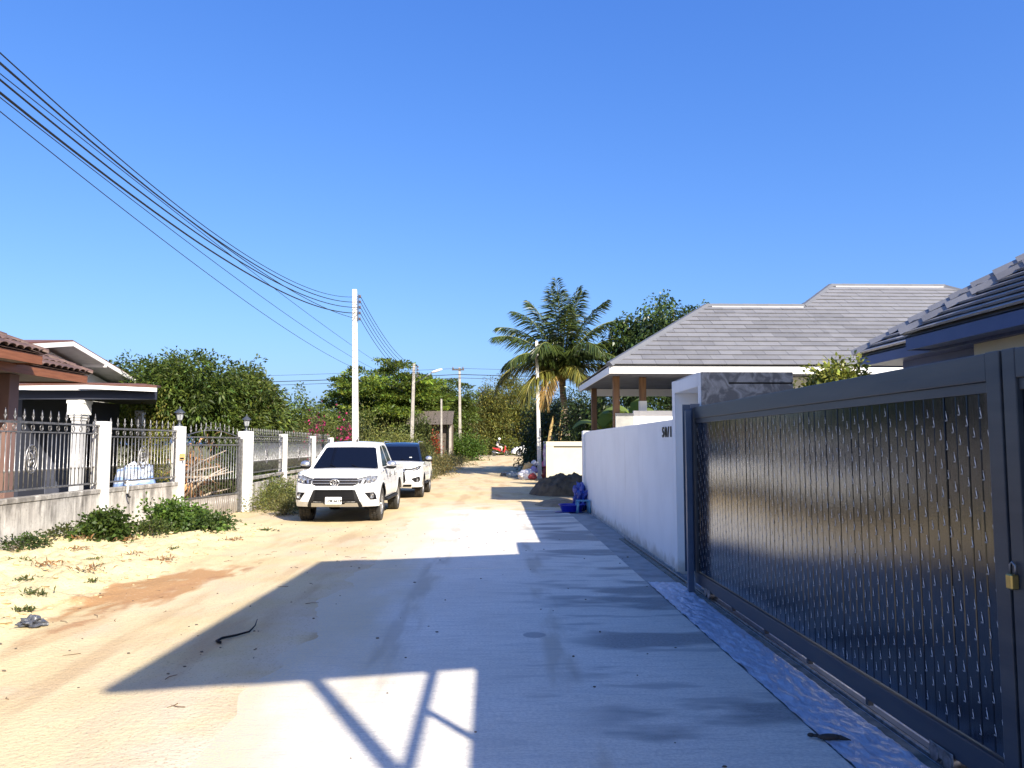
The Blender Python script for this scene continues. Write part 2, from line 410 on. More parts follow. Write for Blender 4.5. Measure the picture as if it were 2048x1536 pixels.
def concrete_material():
    m = bpy.data.materials.new('lane_concrete'); m.use_nodes = True; nt = m.node_tree; N = nt.nodes; L = nt.links; b = N['Principled BSDF']
    b.inputs['Specular IOR Level'].default_value = 0.3
    geo = N.new('ShaderNodeNewGeometry'); sx = N.new('ShaderNodeSeparateXYZ'); L.new(geo.outputs['Position'], sx.inputs[0])
    def noise(scale, st=(1, 1, 1), d=6, off=0):
        mp = N.new('ShaderNodeMapping'); mp.inputs['Scale'].default_value = st; mp.inputs['Location'].default_value = (off, off, 0)
        L.new(geo.outputs['Position'], mp.inputs['Vector'])
        t = N.new('ShaderNodeTexNoise'); t.inputs['Scale'].default_value = scale; t.inputs['Detail'].default_value = d; L.new(mp.outputs[0], t.inputs['Vector']); return t.outputs['Fac']
    def mr(v, a, b_, lo=0.0, hi=1.0):
        r = N.new('ShaderNodeMapRange'); r.interpolation_type = 'SMOOTHSTEP'; r.inputs['From Min'].default_value = a; r.inputs['From Max'].default_value = b_; r.inputs['To Min'].default_value = lo; r.inputs['To Max'].default_value = hi
        L.new(v, r.inputs['Value']); return r.outputs[0]
    def mt(op, a, b_=None):
        n = N.new('ShaderNodeMath'); n.operation = op
        for i, q in enumerate((a, b_)):
            if q is None: continue
            if isinstance(q, (int, float)): n.inputs[i].default_value = q
            else: L.new(q, n.inputs[i])
        return n.outputs[0]
    def mix(f, a, b_):
        n = N.new('ShaderNodeMix'); n.data_type = 'RGBA'; L.new(f, n.inputs['Factor'])
        for k_, q in (('A', a), ('B', b_)):
            if isinstance(q, tuple): n.inputs[k_].default_value = (*q, 1)
            else: L.new(q, n.inputs[k_])
        return n.outputs['Result']
    X, Yc = sx.outputs['X'], sx.outputs['Y']
    c = mix(mr(noise(0.9), 0.35, 0.65), (0.70, 0.65, 0.56), (0.76, 0.71, 0.62))
    c = mix(mr(noise(4, (0.5, 3, 1), off=3), 0.45, 0.7, 0, 0.4), c, (0.52, 0.50, 0.47))
    # broom strokes across the lane
    c = mix(mr(noise(11, (0.3, 3.5, 1), d=6, off=9), 0.5, 0.75, 0, 0.3), c, (0.76, 0.73, 0.68))
    # sand carried on to the slab along its left side, and two dusty wheel tracks
    e = mt('ADD', X, mt('MULTIPLY', mt('SUBTRACT', noise(1.1, (1.4, 0.5, 1), off=17), 0.5), 2.0))
    c = mix(mr(e, -0.55, -1.65, 0, 0.9), c, (0.60, 0.50, 0.32))
    for cx, w in ((-0.95, 0.22), (0.48, 0.17)):
        t = mt('ABSOLUTE', mt('SUBTRACT', X, mt('ADD', mt('MULTIPLY', Yc, 0.012), cx)))
        t = mt('MULTIPLY', mr(t, w, w * 0.4), mr(noise(1.7, (2, 0.35, 1), off=cx * 7), 0.46, 0.62))
        c = mix(mt('MULTIPLY', t, 0.55), c, (0.37, 0.31, 0.22))
    # damp dark stains on the gate side
    st = mt('MULTIPLY', mr(noise(0.9, (0.6, 1.5, 1), d=9, off=26.3), 0.50, 0.60), mr(X, 0.35, 1.15))
    c = mix(mt('MULTIPLY', st, 0.8), c, (0.17, 0.18, 0.185))
    st2 = mt('MULTIPLY', mr(noise(1.8, (0.6, 2.2, 1), d=9, off=2.7), 0.54, 0.64), mr(X, -0.3, 0.8)); c = mix(mt('MULTIPLY', st2, 0.5), c, (0.24, 0.245, 0.25))
    # damp ring of an old spill
    r1 = mt('ADD', mt('POWER', mt('SUBTRACT', X, 0.39), 2.0), mt('POWER', mt('SUBTRACT', Yc, 7.24), 2.0)); c = mix(mr(r1, 0.013, 0.0095, 0, 0.75), c, (0.25, 0.25, 0.255))
    c = mix(mr(noise(38, (1, 1.6, 1), d=5, off=4), 0.40, 0.62, 0, 0.42), c, (0.44, 0.425, 0.40))
    c = mix(mr(noise(9, (0.5, 3.5, 1), d=5, off=14), 0.52, 0.68, 0, 0.35), c, (0.40, 0.385, 0.36))
    c = mix(mr(noise(110, d=2), 0.60, 0.72, 0, 0.4), c, (0.28, 0.27, 0.25))
    L.new(c, b.inputs['Base Color']); L.new(mr(noise(3), 0.3, 0.7, 0.75, 0.92), b.inputs['Roughness'])
    bp = N.new('ShaderNodeBump'); bp.inputs['Strength'].default_value = 0.5; bp.inputs['Distance'].default_value = 0.012
    h = mt('ADD', mt('MULTIPLY', noise(9, (0.5, 1.6, 1)), 0.3), mt('MULTIPLY', noise(60, d=5), 0.7)); L.new(h, bp.inputs['Height']); L.new(bp.outputs[0], b.inputs['Normal'])
    return m
M['concrete'] = concrete_material()
road = bpy.data.objects.new('concrete_road', None); C.objects.link(road); tag(road, 'pale concrete lane slabs', None, None, 'structure')
for y0, y1 in ((-12, 2.0), (2.02, 11.06), (11.085, 20.9)):
    MB().box(-2.6, 1.97, y0, y1, -0.12, 0.0).build('slab', M['concrete'], road, bevel=0.004)

M['asphalt'] = mat('old_asphalt', (0.20, 0.185, 0.165), 0.9, col2=(0.30, 0.27, 0.23), nscale=1.5, grain=0.1)
MB().box(-160, 160, 76.0, 81.5, 0.5, 0.60).build('cross_street', M['asphalt']); tag(bpy.data.objects['cross_street'], 'grey cross street at the end of the lane', None, None, 'structure')

# ================================================================ white boundary wall with house number
WX = 2.53
w = thing('boundary_wall', 'long smooth white painted boundary wall running on from the sliding gate', 'wall', (WX + 0.08, 15.5, 0))
for i in range(4):
    a = 10.78 + i * 2.55; b_ = 10.78 + (i + 1) * 2.55 - 0.004
    MB().box(WX, WX + 0.15, a, min(b_, 21.0), -0.2, 2.10).build('wall_panel', M['white_wall'], w, bevel=0.006)
MB().box(WX - 0.06, WX + 0.22, 21.0, 21.28, -0.2, 2.12).build('end_post', M['white_wall'], w, bevel=0.008)
MB().box(WX - 0.014, WX, 10.78, 21.0, -0.2, 0.035).build('skirting', mat('splashed_plaster', (0.5, 0.5, 0.49), 0.9, col2=(0.3, 0.3, 0.29), nscale=6), w)

M['black_letter'] = mat('black_letter', (0.012, 0.012, 0.014), 0.35)
def text_mesh(txt, size, depth=0.004, offset=0.0):
    cu = bpy.data.curves.new('txt', 'FONT'); cu.body = txt; cu.size = size; cu.extrude = depth; cu.offset = offset; cu.resolution_u = 3
    o = bpy.data.objects.new('txt', cu); C.objects.link(o); dg = bpy.context.evaluated_depsgraph_get()
    me = bpy.data.meshes.new_from_object(o.evaluated_get(dg)); bpy.data.objects.remove(o); return me
hn = thing('house_number', 'black house number 50/1 on the white wall beside the gate pillar', 'house number', (WX - 0.02, 11.2, 1.93))
yy = 11.40
for ch, wd in (('5', 0.175), ('0', 0.185), ('/', 0.13), ('1', 0.08)):
    me = text_mesh(ch, 0.21, 0.006, 0.003); me.materials.append(M['black_letter'])
    # text runs towards the camera along -Y and faces the lane (-X)
    mw = Matrix(((0, 0, -1, WX - 0.009), (-1.3, 0, 0, yy), (0, 1, 0, 1.86), (0, 0, 0, 1)))
    inst('digit', me, mw, hn); yy -= wd

# ================================================================ gate pillar (white niche frame, cement flank)
gp = thing('gate_pillar', 'gate pillar with white niche frame and blue-grey polished cement flank', 'pillar', (3.05, 9.98, 0))
y0, y1, zt = 9.28, 10.775, 2.63
nb = MB()
nb.box(WX, WX + 0.5, y1 - 0.17, y1, -0.2, zt); nb.box(WX, WX + 0.5, y0, y0 + 0.13, -0.2, zt); nb.box(WX, WX + 0.5, y0 + 0.13, y1 - 0.17, zt - 0.17, zt)
nb.build('niche_frame', M['white_wall'], gp, bevel=0.006)
MB().box(WX + 0.38, WX + 0.48, y0 + 0.13, y1 - 0.17, 0, zt - 0.17).build('niche_back', M['white_wall'], gp)
cb = MB(); cb.box(WX + 0.006, WX + 1.13, y0 - 0.03, y0 - 0.002, -0.2, zt - 0.145); cb.box(WX + 0.006, WX + 0.34, y0 - 0.03, y0 - 0.002, zt - 0.145, zt); cb.box(WX + 0.34, WX + 1.13, y0 - 0.03, y0 - 0.002, zt - 0.125, zt)
cb.box(WX + 0.52, WX + 1.12, y0, y1, -0.2, zt - 0.01)
cb.build('cement_flank', M['cement'], gp)
MB().box(WX + 0.34, WX + 1.128, y0 - 0.012, y0 - 0.003, zt - 0.145, zt - 0.125).build('groove', M['dark'], gp)

# ================================================================ sliding gate (two leaves)
def film_material():
    m = bpy.data.materials.new('film_on_slat'); m.use_nodes = True; nt = m.node_tree; N = nt.nodes; L = nt.links; b = N['Principled BSDF']
    b.inputs['Base Color'].default_value = (0.003, 0.005, 0.014, 1); b.inputs['Roughness'].default_value = 0.2; b.inputs['Specular Tint'].default_value = (0.84, 0.92, 1.0, 1)
    b.inputs['Specular IOR Level'].default_value = 0.45; b.inputs['Coat Weight'].default_value = 0.5; b.inputs['Coat Roughness'].default_value = 0.06
    geo = N.new('ShaderNodeNewGeometry'); mp = N.new('ShaderNodeMapping'); mp.inputs['Scale'].default_value = (1, 26, 1.2); L.new(geo.outputs['Position'], mp.inputs[0])
    t = N.new('ShaderNodeTexNoise'); t.inputs['Scale'].default_value = 1.6; t.inputs['Detail'].default_value = 7; t.inputs['Roughness'].default_value = 0.6; L.new(mp.outputs[0], t.inputs['Vector'])
    mp2 = N.new('ShaderNodeMapping'); mp2.inputs['Scale'].default_value = (1, 60, 45); L.new(geo.outputs['Position'], mp2.inputs[0])
    t2 = N.new('ShaderNodeTexNoise'); t2.inputs['Scale'].default_value = 1.5; t2.inputs['Detail'].default_value = 4; L.new(mp2.outputs[0], t2.inputs['Vector'])
    ad = N.new('ShaderNodeMath'); ad.operation = 'MULTIPLY_ADD'; ad.inputs[1].default_value = 0.35; L.new(t2.outputs['Fac'], ad.inputs[0]); L.new(t.outputs['Fac'], ad.inputs[2])
    bp = N.new('ShaderNodeBump'); bp.inputs['Strength'].default_value = 0.10; bp.inputs['Distance'].default_value = 0.01; L.new(ad.outputs[0], bp.inputs['Height'])
    L.new(bp.outputs[0], b.inputs['Normal']); L.new(bp.outputs[0], b.inputs['Coat Normal'])
    rr = N.new('ShaderNodeMapRange'); rr.inputs['To Min'].default_value = 0.06; rr.inputs['To Max'].default_value = 0.17; L.new(t.outputs['Fac'], rr.inputs['Value']); L.new(rr.outputs[0], b.inputs['Roughness'])
    return m
M['film'] = film_material(); M['print'] = mat('white_print', (0.70, 0.71, 0.72), 0.5)
GX = 2.47
SW = 0.0985
slat_me = MB().box(-0.009, 0.009, -SW/2 + 0.002, SW/2 - 0.002, 0.0, 1.80).mesh('slat', M['film'], bevel=0.004)

def motif(Vl, Fl, y, z, s, flip):
    """slim long-necked bird with letters under it, lying on the film (y to the left as seen from the lane)"""
    pts = [(0.006,0.052),(0.0085,0.055),(0.0085,0.051),(0.0055,0.044),(0.0065,0.034),(0.0055,0.024),(0.0005,0.010),(-0.006,0.0),(-0.004,0.012),(-0.002,0.024),(0.0015,0.034),(0.0045,0.044),(0.0045,0.050)]
    k = -1 if flip else 1
    b = len(Vl); Vl += [(GX - 0.0125, y + k * a * s, z + k * c * s) for a, c in pts]; Fl.append(tuple(range(b, b + len(pts))))
    def q(a0, c0, a1, c1):
        a0, a1, c0, c1 = 0.004 + (a0 - 0.004) * 0.72, 0.004 + (a1 - 0.004) * 0.72, c0 * 0.72 - 0.004, c1 * 0.72 - 0.004
        b2 = len(Vl); Vl.extend([(GX - 0.0125, y + k * u_ * s, z + k * v_ * s) for u_, v_ in ((a0, c0), (a1, c0), (a1, c1), (a0, c1))]); Fl.append((b2, b2+1, b2+2, b2+3))
    for lx in (0.0185,):   # C
        q(lx, 0.0, lx - 0.0075, 0.0022); q(lx, 0.0, lx - 0.0022, 0.011); q(lx, 0.009, lx - 0.0075, 0.011)
    lx = 0.0085; q(lx, 0.0, lx - 0.002, 0.011); q(lx - 0.006, 0, lx - 0.008, 0.011); q(lx, 0.004, lx - 0.008, 0.006); q(lx, 0.009, lx - 0.008, 0.011)   # A
    lx = -0.002; q(lx, 0.009, lx - 0.008, 0.011); q(lx - 0.003, 0, lx - 0.0052, 0.011)   # T

def gate_leaf(ya, yb, label, handle):
    t = thing('sliding_gate', label, 'gate', (GX, (ya + yb) / 2, 0), 'leaves of the sliding gate')
    fw = 0.105
    def fr(nm, *bx, bevel=0.006): MB().box(*bx).build(nm, M['gate_frame'], t, bevel=bevel, seg=2)
    fr('top_rail', GX - 0.035, GX + 0.035, ya + fw, yb - 0.09, 2.06, 2.20)
    fr('bottom_rail', GX - 0.035, GX + 0.035, ya + fw, yb - 0.09, 0.10, 0.235)
    fr('end_stile', GX - 0.036, GX + 0.036, ya, ya + fw, 0.10, 2.203)
    fr('end_stile', GX - 0.036, GX + 0.036, yb - 0.09, yb, 0.10, 2.203)
    fr('trim_bar', GX - 0.021, GX - 0.0115, ya + fw, yb - 0.09, 2.005, 2.06, bevel=0.003)
    n = int((yb - 0.09 - ya - fw) / SW)
    for i in range(n):
        yc = ya + fw + (i + 0.5) * (yb - 0.09 - ya - fw) / n
        inst('slat', slat_me, Matrix.Translation((GX + random.uniform(-0.0012, 0.0012), yc, 0.245)) @ Matrix.Rotation(R(random.gauss(0, 0.16)), 4, 'Z') @ Matrix.Rotation(R(random.gauss(0, 0.06)), 4, 'Y'), t)
    Vl, Fl = [], []
    y = ya + fw + 0.03; c = 0
    while y < yb - 0.11:
        z = 0.27 + (c * 0.061) % 0.155 + random.uniform(-0.006, 0.006)
        while z < 1.93:
            motif(Vl, Fl, y + random.uniform(-0.004, 0.004), z, random.uniform(0.82, 1.0), (c % 29) == 0); z += 0.155
        y += 0.0585; c += 1
    pr = MB().add(Vl, Fl).build('film_print', M['print'], t); pr['kind'] = 'stuff'
    for yy in np.arange(ya + 0.55, yb, 0.95): MB().box(GX - 0.018, GX + 0.018, yy - 0.018, yy + 0.018, 0.052, 0.10).build('foot_bracket', M['gate_frame'], t)
    for yy in (ya + 0.62, yb - 0.55):
        # twin-wheel roller carriage
        mb = MB(); mb.box(GX - 0.045, GX - 0.040, yy - 0.11, yy + 0.11, 0.055, 0.12); mb.box(GX + 0.04, GX + 0.045, yy - 0.11, yy + 0.11, 0.055, 0.12)
        ca = mb.build('roller_carriage', M['steel'], t, bevel=0.002)
        for s in (-0.06, 0.06):
            MB().lathe([(0.012, -0.052), (0.042, -0.05), (0.045, -0.03), (0.036, -0.012), (0.036, 0.012), (0.045, 0.03), (0.042, 0.05), (0.012, 0.052)], (GX, yy + s, 0.066), 18, 'x').build('roller', M['steel'], ca, smooth=True, angle=40)
    if handle:
        MB().box(GX - 0.075, GX - 0.036, yb - 0.05, yb - 0.005, 1.08, 1.15).build('lock_case', mat('brass', (0.45, 0.34, 0.12), 0.35, 0.8), t, bevel=0.006)
        MB().tube([(GX - 0.05, yb - 0.045, 1.15), (GX - 0.05, yb - 0.045, 1.19), (GX - 0.05, yb - 0.027, 1.205), (GX - 0.05, yb - 0.01, 1.19), (GX - 0.05, yb - 0.01, 1.15)], 0.006, 8).build('shackle', M['steel'], t, smooth=True)
    return t
gate_leaf(3.62, 9.33, 'dark blue sliding gate leaf of upright slats under printed plastic film', False)
gate_leaf(2.2, 3.60, 'dark gate leaf with brass padlock at its edge, beside the filmed leaf', True)

tr = thing('gate_track', 'steel rail set in the ground under the sliding gate', 'rail', (GX, 5, 0))
MB().box(GX - 0.014, GX + 0.014, -3, 14.5, -0.02, 0.022).build('rail', M['steel'], tr, bevel=0.004)
MB().box(GX - 0.10, GX - 0.03, -3, 14.5, -0.05, 0.004).build('track_bed', mat('damp_grout', (0.10, 0.11, 0.10), 0.9, col2=(0.22, 0.22, 0.2), nscale=9), tr)
MB().box(GX + 0.03, GX + 0.08, -3, 10.6, -0.05, 0.012).build('edge_angle', M['navy_metal'], tr)

gg = thing('gate_guide_post', 'slim dark blue steel guide post standing in front of the gate end', 'post', (2.36, 9.24, 0))
MB().box(2.325, 2.395, 9.205, 9.275, -0.05, 2.16).build('post', M['navy_metal'], gg, bevel=0.004)
MB().box(2.335, 2.50, 9.40, 9.41, 0.22, 2.24).build('stop_plate', M['navy_metal'], gg)
MB().box(2.395, 2.50, 9.22, 9.26, 2.19, 2.24).build('guide_arm', M['navy_metal'], gg)

# crinkled blue plastic sheet taped along the gate
M['sheet'] = mat('blue_plastic_sheet', (0.40, 0.46, 0.58), 0.30, spec=0.5, col2=(0.62, 0.66, 0.74), nscale=7, ramp=(0.45, 0.75), namt=0.7, stretch=(2, 1, 1), bump=0.75, bscale=11, bstretch=(2.2, 1, 1), grain=0.05)
M['apron'] = mat('apron_screed', (0.33, 0.34, 0.34), 0.85, col2=(0.22, 0.23, 0.235), nscale=3, bump=0.2, bscale=50)
MB().box(1.976, WX + 0.25, -4, 21.0, -0.12, -0.012).build('gate_apron', M['apron']); tag(bpy.data.objects['gate_apron'], 'grey screed strip along the gate', None, None, 'structure')
def sheet_fn(u, v):
    x = 1.965 + 0.80 * u + (0.012 * mnoise.noise(Vector((v * 60, 0, 3))) if u < 0.01 else 0); y = -1.5 + 11.35 * v + (0.06 * mnoise.noise(Vector((u * 6, 1, 5))) if v > 0.995 else 0)
    r = abs(mnoise.noise(Vector((x * 9, y * 5, 1.0)))) * 0.022 + abs(mnoise.noise(Vector((x * 22, y * 15, 4.0)))) * 0.012
    return (x, y, (0.005 + r) if x < GX - 0.1 else -0.004)
sh = MB().grid(sheet_fn, 46, 420).build('plastic_sheet', M['sheet'], smooth=True); tag(sh, 'crinkled blue plastic sheet laid along the foot of the gate', 'plastic sheet')

# ================================================================ unseen structures added beside and behind the viewpoint to shade the lane
MB().box(2.785, 5.94, 2.0, 9.2, -0.1, 0.0).build('yard_paving', mat('shade_dark_paving', (0.09, 0.095, 0.10), 0.8, col2=(0.12, 0.12, 0.125), nscale=3)); tag(bpy.data.objects['yard_paving'], 'paving inside the gate, coloured dark in place of shade', None, None, 'structure')  # dark colour stands in for shade in the gap under the gate
tw = thing('shadow_wall', 'unseen tall white wall with a handrail on top, next to the gate', 'wall', (2.6, -1, 0))  # unseen wall put in to throw shade over the near lane
MB().box(2.56, 2.76, -6.5, 3.45, -0.2, 3.37).build('wall_body', M['white_wall'], tw, bevel=0.01)
MB().box(2.58, 2.63, -6.5, 3.45, 3.80, 3.85).build('handrail', M['navy_metal'], tw)  # rail added to throw the thin line of shadow
for yy in (-4.5, -2.0, 0.6): MB().box(2.59, 2.63, yy - 0.03, yy + 0.03, 3.37, 3.80).build('rail_bracket', M['navy_metal'], tw)
cp = thing('shadow_canopy', 'unseen high flat canopy on steel posts, added to shade the lane', 'canopy', (4, 1.6, 0))  # unseen, shape guessed to cast the wide shadow on the lane
def slab_roof(q, z0, z1):
    n = len(q); MB().add([(*p, z0) for p in q] + [(*p, z1) for p in q], [tuple(range(n)), tuple(range(2*n-1, n-1, -1))] + [(k, k+n, (k+1) % n + n, (k+1) % n) for k in range(n)]).build('roof_sheet', M['canopy_sheet'], cp)
M['canopy_sheet'] = mat('white_roof_sheet', (0.75, 0.76, 0.77), 0.5)  # kept pale so the underside bounces light down
slab_roof([(2.24, 4.36), (2.04, -1.65), (5.5, -0.88), (5.5, 5.24)], 5.94, 6.02)
slab_roof([(7.1, 2.99), (7.1, -4.5), (8.2, -4.5), (8.2, 2.99)], 5.94, 6.02)  # unseen strip added to shade the gap under the gate
slab_roof([(5.505, 5.24), (5.505, 3.0), (8.0, 3.0), (8.0, 5.92)], 5.94, 6.02)  # unseen strip added to shade the pillar's cement flank
for x, y in ((3.42, -1.30), (5.35, -0.82), (7.8, 3.1)): (MB().beam((x - 1.26 * (x < 4), y, -0.2), (x, y, 5.94), 0.09, 0.09)).build('post', M['navy_metal'], cp)  # first post leans to set the slant of its shadow
# ================================================================ roofs laid tile by tile
def clip_poly(poly, a, b, c):
    """keep the part of POLY where a*s + b*t <= c"""
    out = []
    for i in range(len(poly)):
        p, q = poly[i], poly[(i + 1) % len(poly)]
        dp, dq = a * p[0] + b * p[1] - c, a * q[0] + b * q[1] - c
        if dp <= 0: out.append(p)
        if (dp < 0 < dq) or (dq < 0 < dp):
            t = dp / (dp - dq); out.append((p[0] + (q[0] - p[0]) * t, p[1] + (q[1] - p[1]) * t))
    return out

def tiled_face(parent, O, ax, up, region, row, tw, mt_, keep=300, lift=0.048, thick=0.021, gap=0.007):
    """flat tiles on a roof plane: O eave corner, ax along the eave, up along the slope, region a convex polygon in (s, t)"""
    O, ax, up = Vector(O), Vector(ax).normalized(), Vector(up).normalized(); nrm = ax.cross(up).normalized()
    if nrm.z < 0: nrm = -nrm
    n = len(region); hp = []
    cx = sum(p[0] for p in region) / n; cy = sum(p[1] for p in region) / n
    for i in range(n):
        p, q = region[i], region[(i + 1) % n]; a, b = q[1] - p[1], p[0] - q[0]; c = a * p[0] + b * p[1]
        if a * cx + b * cy > c: a, b, c = -a, -b, -c
        hp.append((a, b, c))
    smin = min(p[0] for p in region); smax = max(p[0] for p in region); tmax = max(p[1] for p in region)
    tiles = []
    for i in range(int(math.ceil(tmax / row))):
        t0 = i * row; s = smin - tw + (0.5 * tw if i % 2 else 0)
        while s < smax:
            full = [(s + gap / 2, t0), (s + tw - gap / 2, t0), (s + tw - gap / 2, t0 + row * 1.12), (s + gap / 2, t0 + row * 1.12)]
            poly = full
            for a, b, c in hp:
                poly = clip_poly(poly, a, b, c)
                if len(poly) < 3: break
            if len(poly) >= 3 and abs(sum(poly[k][0]*poly[(k+1) % len(poly)][1] - poly[(k+1) % len(poly)][0]*poly[k][1] for k in range(len(poly)))) > 0.006:
                tiles.append((t0, s, poly, len(poly) == 4 and all(abs(p[0]-q[0]) + abs(p[1]-q[1]) < 1e-6 for p, q in zip(poly, full))))
            s += tw
    def solid(poly, t0, dj):
        k = len(poly)
        top = [O + ax * p[0] + up * p[1] + nrm * (lift + dj - (lift - thick) * (p[1] - t0) / row + 0.004) for p in poly]
        bot = [v - nrm * thick for v in top]
        return top + bot, [tuple(range(k)), tuple(range(2*k-1, k-1, -1))] + [(j, j + k, (j+1) % k + k, (j+1) % k) for j in range(k)]
    campos = Vector((0, 0, 1.75))
    tiles.sort(key=lambda q: (O + ax * q[2][0][0] + up * q[2][0][1] - campos).length)
    rest = MB(); shared = {}
    for idx, (t0, s, poly, whole) in enumerate(tiles):
        dj = random.uniform(-0.0025, 0.0025)
        if idx >= keep: rest.add(*solid(poly, t0, dj)); continue
        if whole:
            if 'w' not in shared:
                k = MB().add(*solid([(p[0] - s, p[1] - t0) for p in poly], 0, 0)); k.v = [v - O for v in k.v]; shared['w'] = k.mesh('tile', mt_)
            inst('tile', shared['w'], Matrix.Translation(O + ax * s + up * t0 + nrm * dj), parent)
        else: MB().add(*solid(poly, t0, dj)).build('tile', mt_, parent)
    if rest.v:
        r = rest.build('far_tiles', mt_, parent); r['kind'] = 'stuff'

def capping(parent, p0, p1, n, mt_, w=0.24, h=0.05, nm='ridge_tile'):
    p0, p1 = Vector(p0), Vector(p1); d = (p1 - p0)
    for i in range(n):
        a = p0 + d * (i / n) + Vector((0, 0, 0.004 if i % 2 else 0)); b = p0 + d * ((i + 1.04) / n)
        dn = d.normalized(); sd = dn.cross(Vector((0, 0, 1))).normalized(); u = sd.cross(dn)
        prof = [(-w/2, -0.05), (-w*0.22, h), (w*0.22, h), (w/2, -0.05), (w/2 - 0.02, -0.06), (-w/2 + 0.02, -0.06)]
        V = [q + sd * x + u * z for q in (a, b) for x, z in prof]; k = len(prof)
        MB().add(V, [tuple(range(k)), tuple(range(2*k-1, k-1, -1))] + [(j, j+k, (j+1) % k + k, (j+1) % k) for j in range(k)]).build(nm, mt_, parent)

M['grey_tile'] = mat('grey_flat_tile', (0.15, 0.15, 0.16), 0.6, col2=(0.17, 0.17, 0.18), nscale=3, rnd=0.13, grain=0.06, bump=0.08, bscale=80)
M['grey_cap'] = mat('grey_ridge_cap', (0.115, 0.12, 0.135), 0.55, rnd=0.06)
M['white_fascia'] = mat('white_fascia', (0.78, 0.77, 0.75), 0.55)
M['wood_post'] = mat('brown_timber', (0.20, 0.105, 0.045), 0.6, col2=(0.12, 0.06, 0.028), nscale=4, stretch=(6, 6, 0.5), bump=0.15, bscale=30)
M['bare_cement'] = mat('bare_cement', (0.36, 0.36, 0.345), 0.85, col2=(0.28, 0.28, 0.27), nscale=4, bump=0.15, bscale=40)
M['soffit'] = mat('soffit_board', (0.10, 0.11, 0.15), 0.7, col2=(0.07, 0.075, 0.11), nscale=2)

# ---------------------------------------------------------------- house with the grey flat-tile hip roof, behind the white wall
h1 = thing('tiled_house', 'house with grey flat-tile hip roof and white fascia behind the white wall', 'house', (9, 24, 0))
ex, ey, ez, sl = 3.06, 20.0, 3.82, 0.62
hy = 23.6; hz = ez + sl * 3.6                      # lower ridge
uy = 25.2; uz = ez + sl * 5.2                      # upper ridge
a_up = math.hypot(1, sl); upv = Vector((0, 1, sl)).normalized()
t1 = 3.6 * a_up; t2 = 5.2 * a_up
e2 = 11.33 - 5.2 - ex                                # s where the taller part's hip would meet the eave
# front slope split into convex regions (s from the left eave corner)
tiled_face(h1, (ex, ey, ez), (1, 0, 0), upv, [(0.0, 0), (9.7 - ex, 0), (9.7 - ex, t1), (3.6, t1)], 0.30, 0.62, M['grey_tile'], keep=210)
tiled_face(h1, (9.7, ey, ez), (1, 0, 0), upv, [(0, 0), (20.4 - 9.7, 0), (15.2 - 9.7, t2), (11.3 - 9.7, t2), (0, t1)], 0.30, 0.62, M['grey_tile'], keep=90)
deck = MB()
deck.add([(ex, ey, ez - 0.03), (20.4, ey, ez - 0.03), (15.2, uy, uz - 0.03), (11.33, uy, uz - 0.03), (9.73, hy, hz - 0.03), (ex + 3.6, hy, hz - 0.03)], [(0, 1, 2, 3, 4, 5)])
deck.add([(ex, ey, ez - 0.03), (ex + 3.6, hy, hz - 0.03), (ex, ey + 7.2, ez - 0.03)], [(0, 1, 2)])
deck.add([(ex, ey + 7.2, ez - 0.03), (ex + 3.6, hy, hz - 0.03), (9.73, hy, hz - 0.03), (9.73, ey + 7.2, ez - 0.03)], [(0, 1, 2, 3)])
deck.add([(9.73, hy, hz - 0.03), (11.33, uy, uz - 0.03), (8.13, hy + 3.2, hz - 0.03 - 0.99)], [(0, 1, 2)])
deck.add([(20.4, ey, ez - 0.03), (20.4, 30.4, ez - 0.03), (15.2, uy, uz - 0.03)], [(0, 1, 2)])
deck.add([(6.13, 30.4, ez - 0.03), (11.33, uy, uz - 0.03), (15.2, uy, uz - 0.03), (20.4, 30.4, ez - 0.03)], [(0, 1, 2, 3)])
deck.build('roof_deck', M['grey_cap'], h1)
# the road-side slope
tiled_face(h1, (ex, ey, ez), (0, 1, 0), Vector((1, 0, sl)), [(0, 0), (7.2, 0), (3.6, t1)], 0.30, 0.62, M['grey_tile'], keep=0)
capping(h1, (ex - 0.02, ey - 0.02, ez + 0.03), (ex + 3.6, hy, hz + 0.03), 14, M['grey_cap'])
capping(h1, (ex + 3.6, hy, hz + 0.03), (9.73, hy, hz + 0.03), 8, M['grey_cap'])
capping(h1, (9.73, hy, hz + 0.03), (11.33, uy, uz + 0.03), 6, M['grey_cap'])
capping(h1, (11.33, uy, uz + 0.03), (15.2, uy, uz + 0.03), 10, M['grey_cap'])
capping(h1, (15.2, uy, uz + 0.03), (20.4, ey, ez + 0.03), 14, M['grey_cap'])
fl = M['white_fascia']; M['flashing'] = mat('grey_flashing', (0.42, 0.42, 0.43), 0.5)
for p, q in (((ex + 3.75, hy - 0.13, hz - 0.03), (9.68, hy - 0.13, hz - 0.03)), ((11.45, uy - 0.13, uz - 0.03), (15.1, uy - 0.13, uz - 0.03))):
    MB().beam(p, q, 0.02, 0.04).build('ridge_flashing', M['flashing'], h1)
MB().box(ex, 20.4, ey + 0.01, ey + 0.04, ez - 0.21, ez - 0.02).build('fascia', fl, h1)
MB().box(ex, ex + 0.03, ey + 0.05, ey + 7.2, ez - 0.21, ez - 0.02).build('fascia', fl, h1)
MB().box(ex + 0.04, 20.3, ey + 0.05, ey + 7.15, ez - 0.16, ez - 0.13).build('soffit', M['soffit'], h1)
MB().beam((ex + 0.3, ey + 6.2, ez - 0.3), (ex + 5.0, ey + 6.2, ez - 0.3), 0.12, 0.24).build('tie_beam', fl, h1)
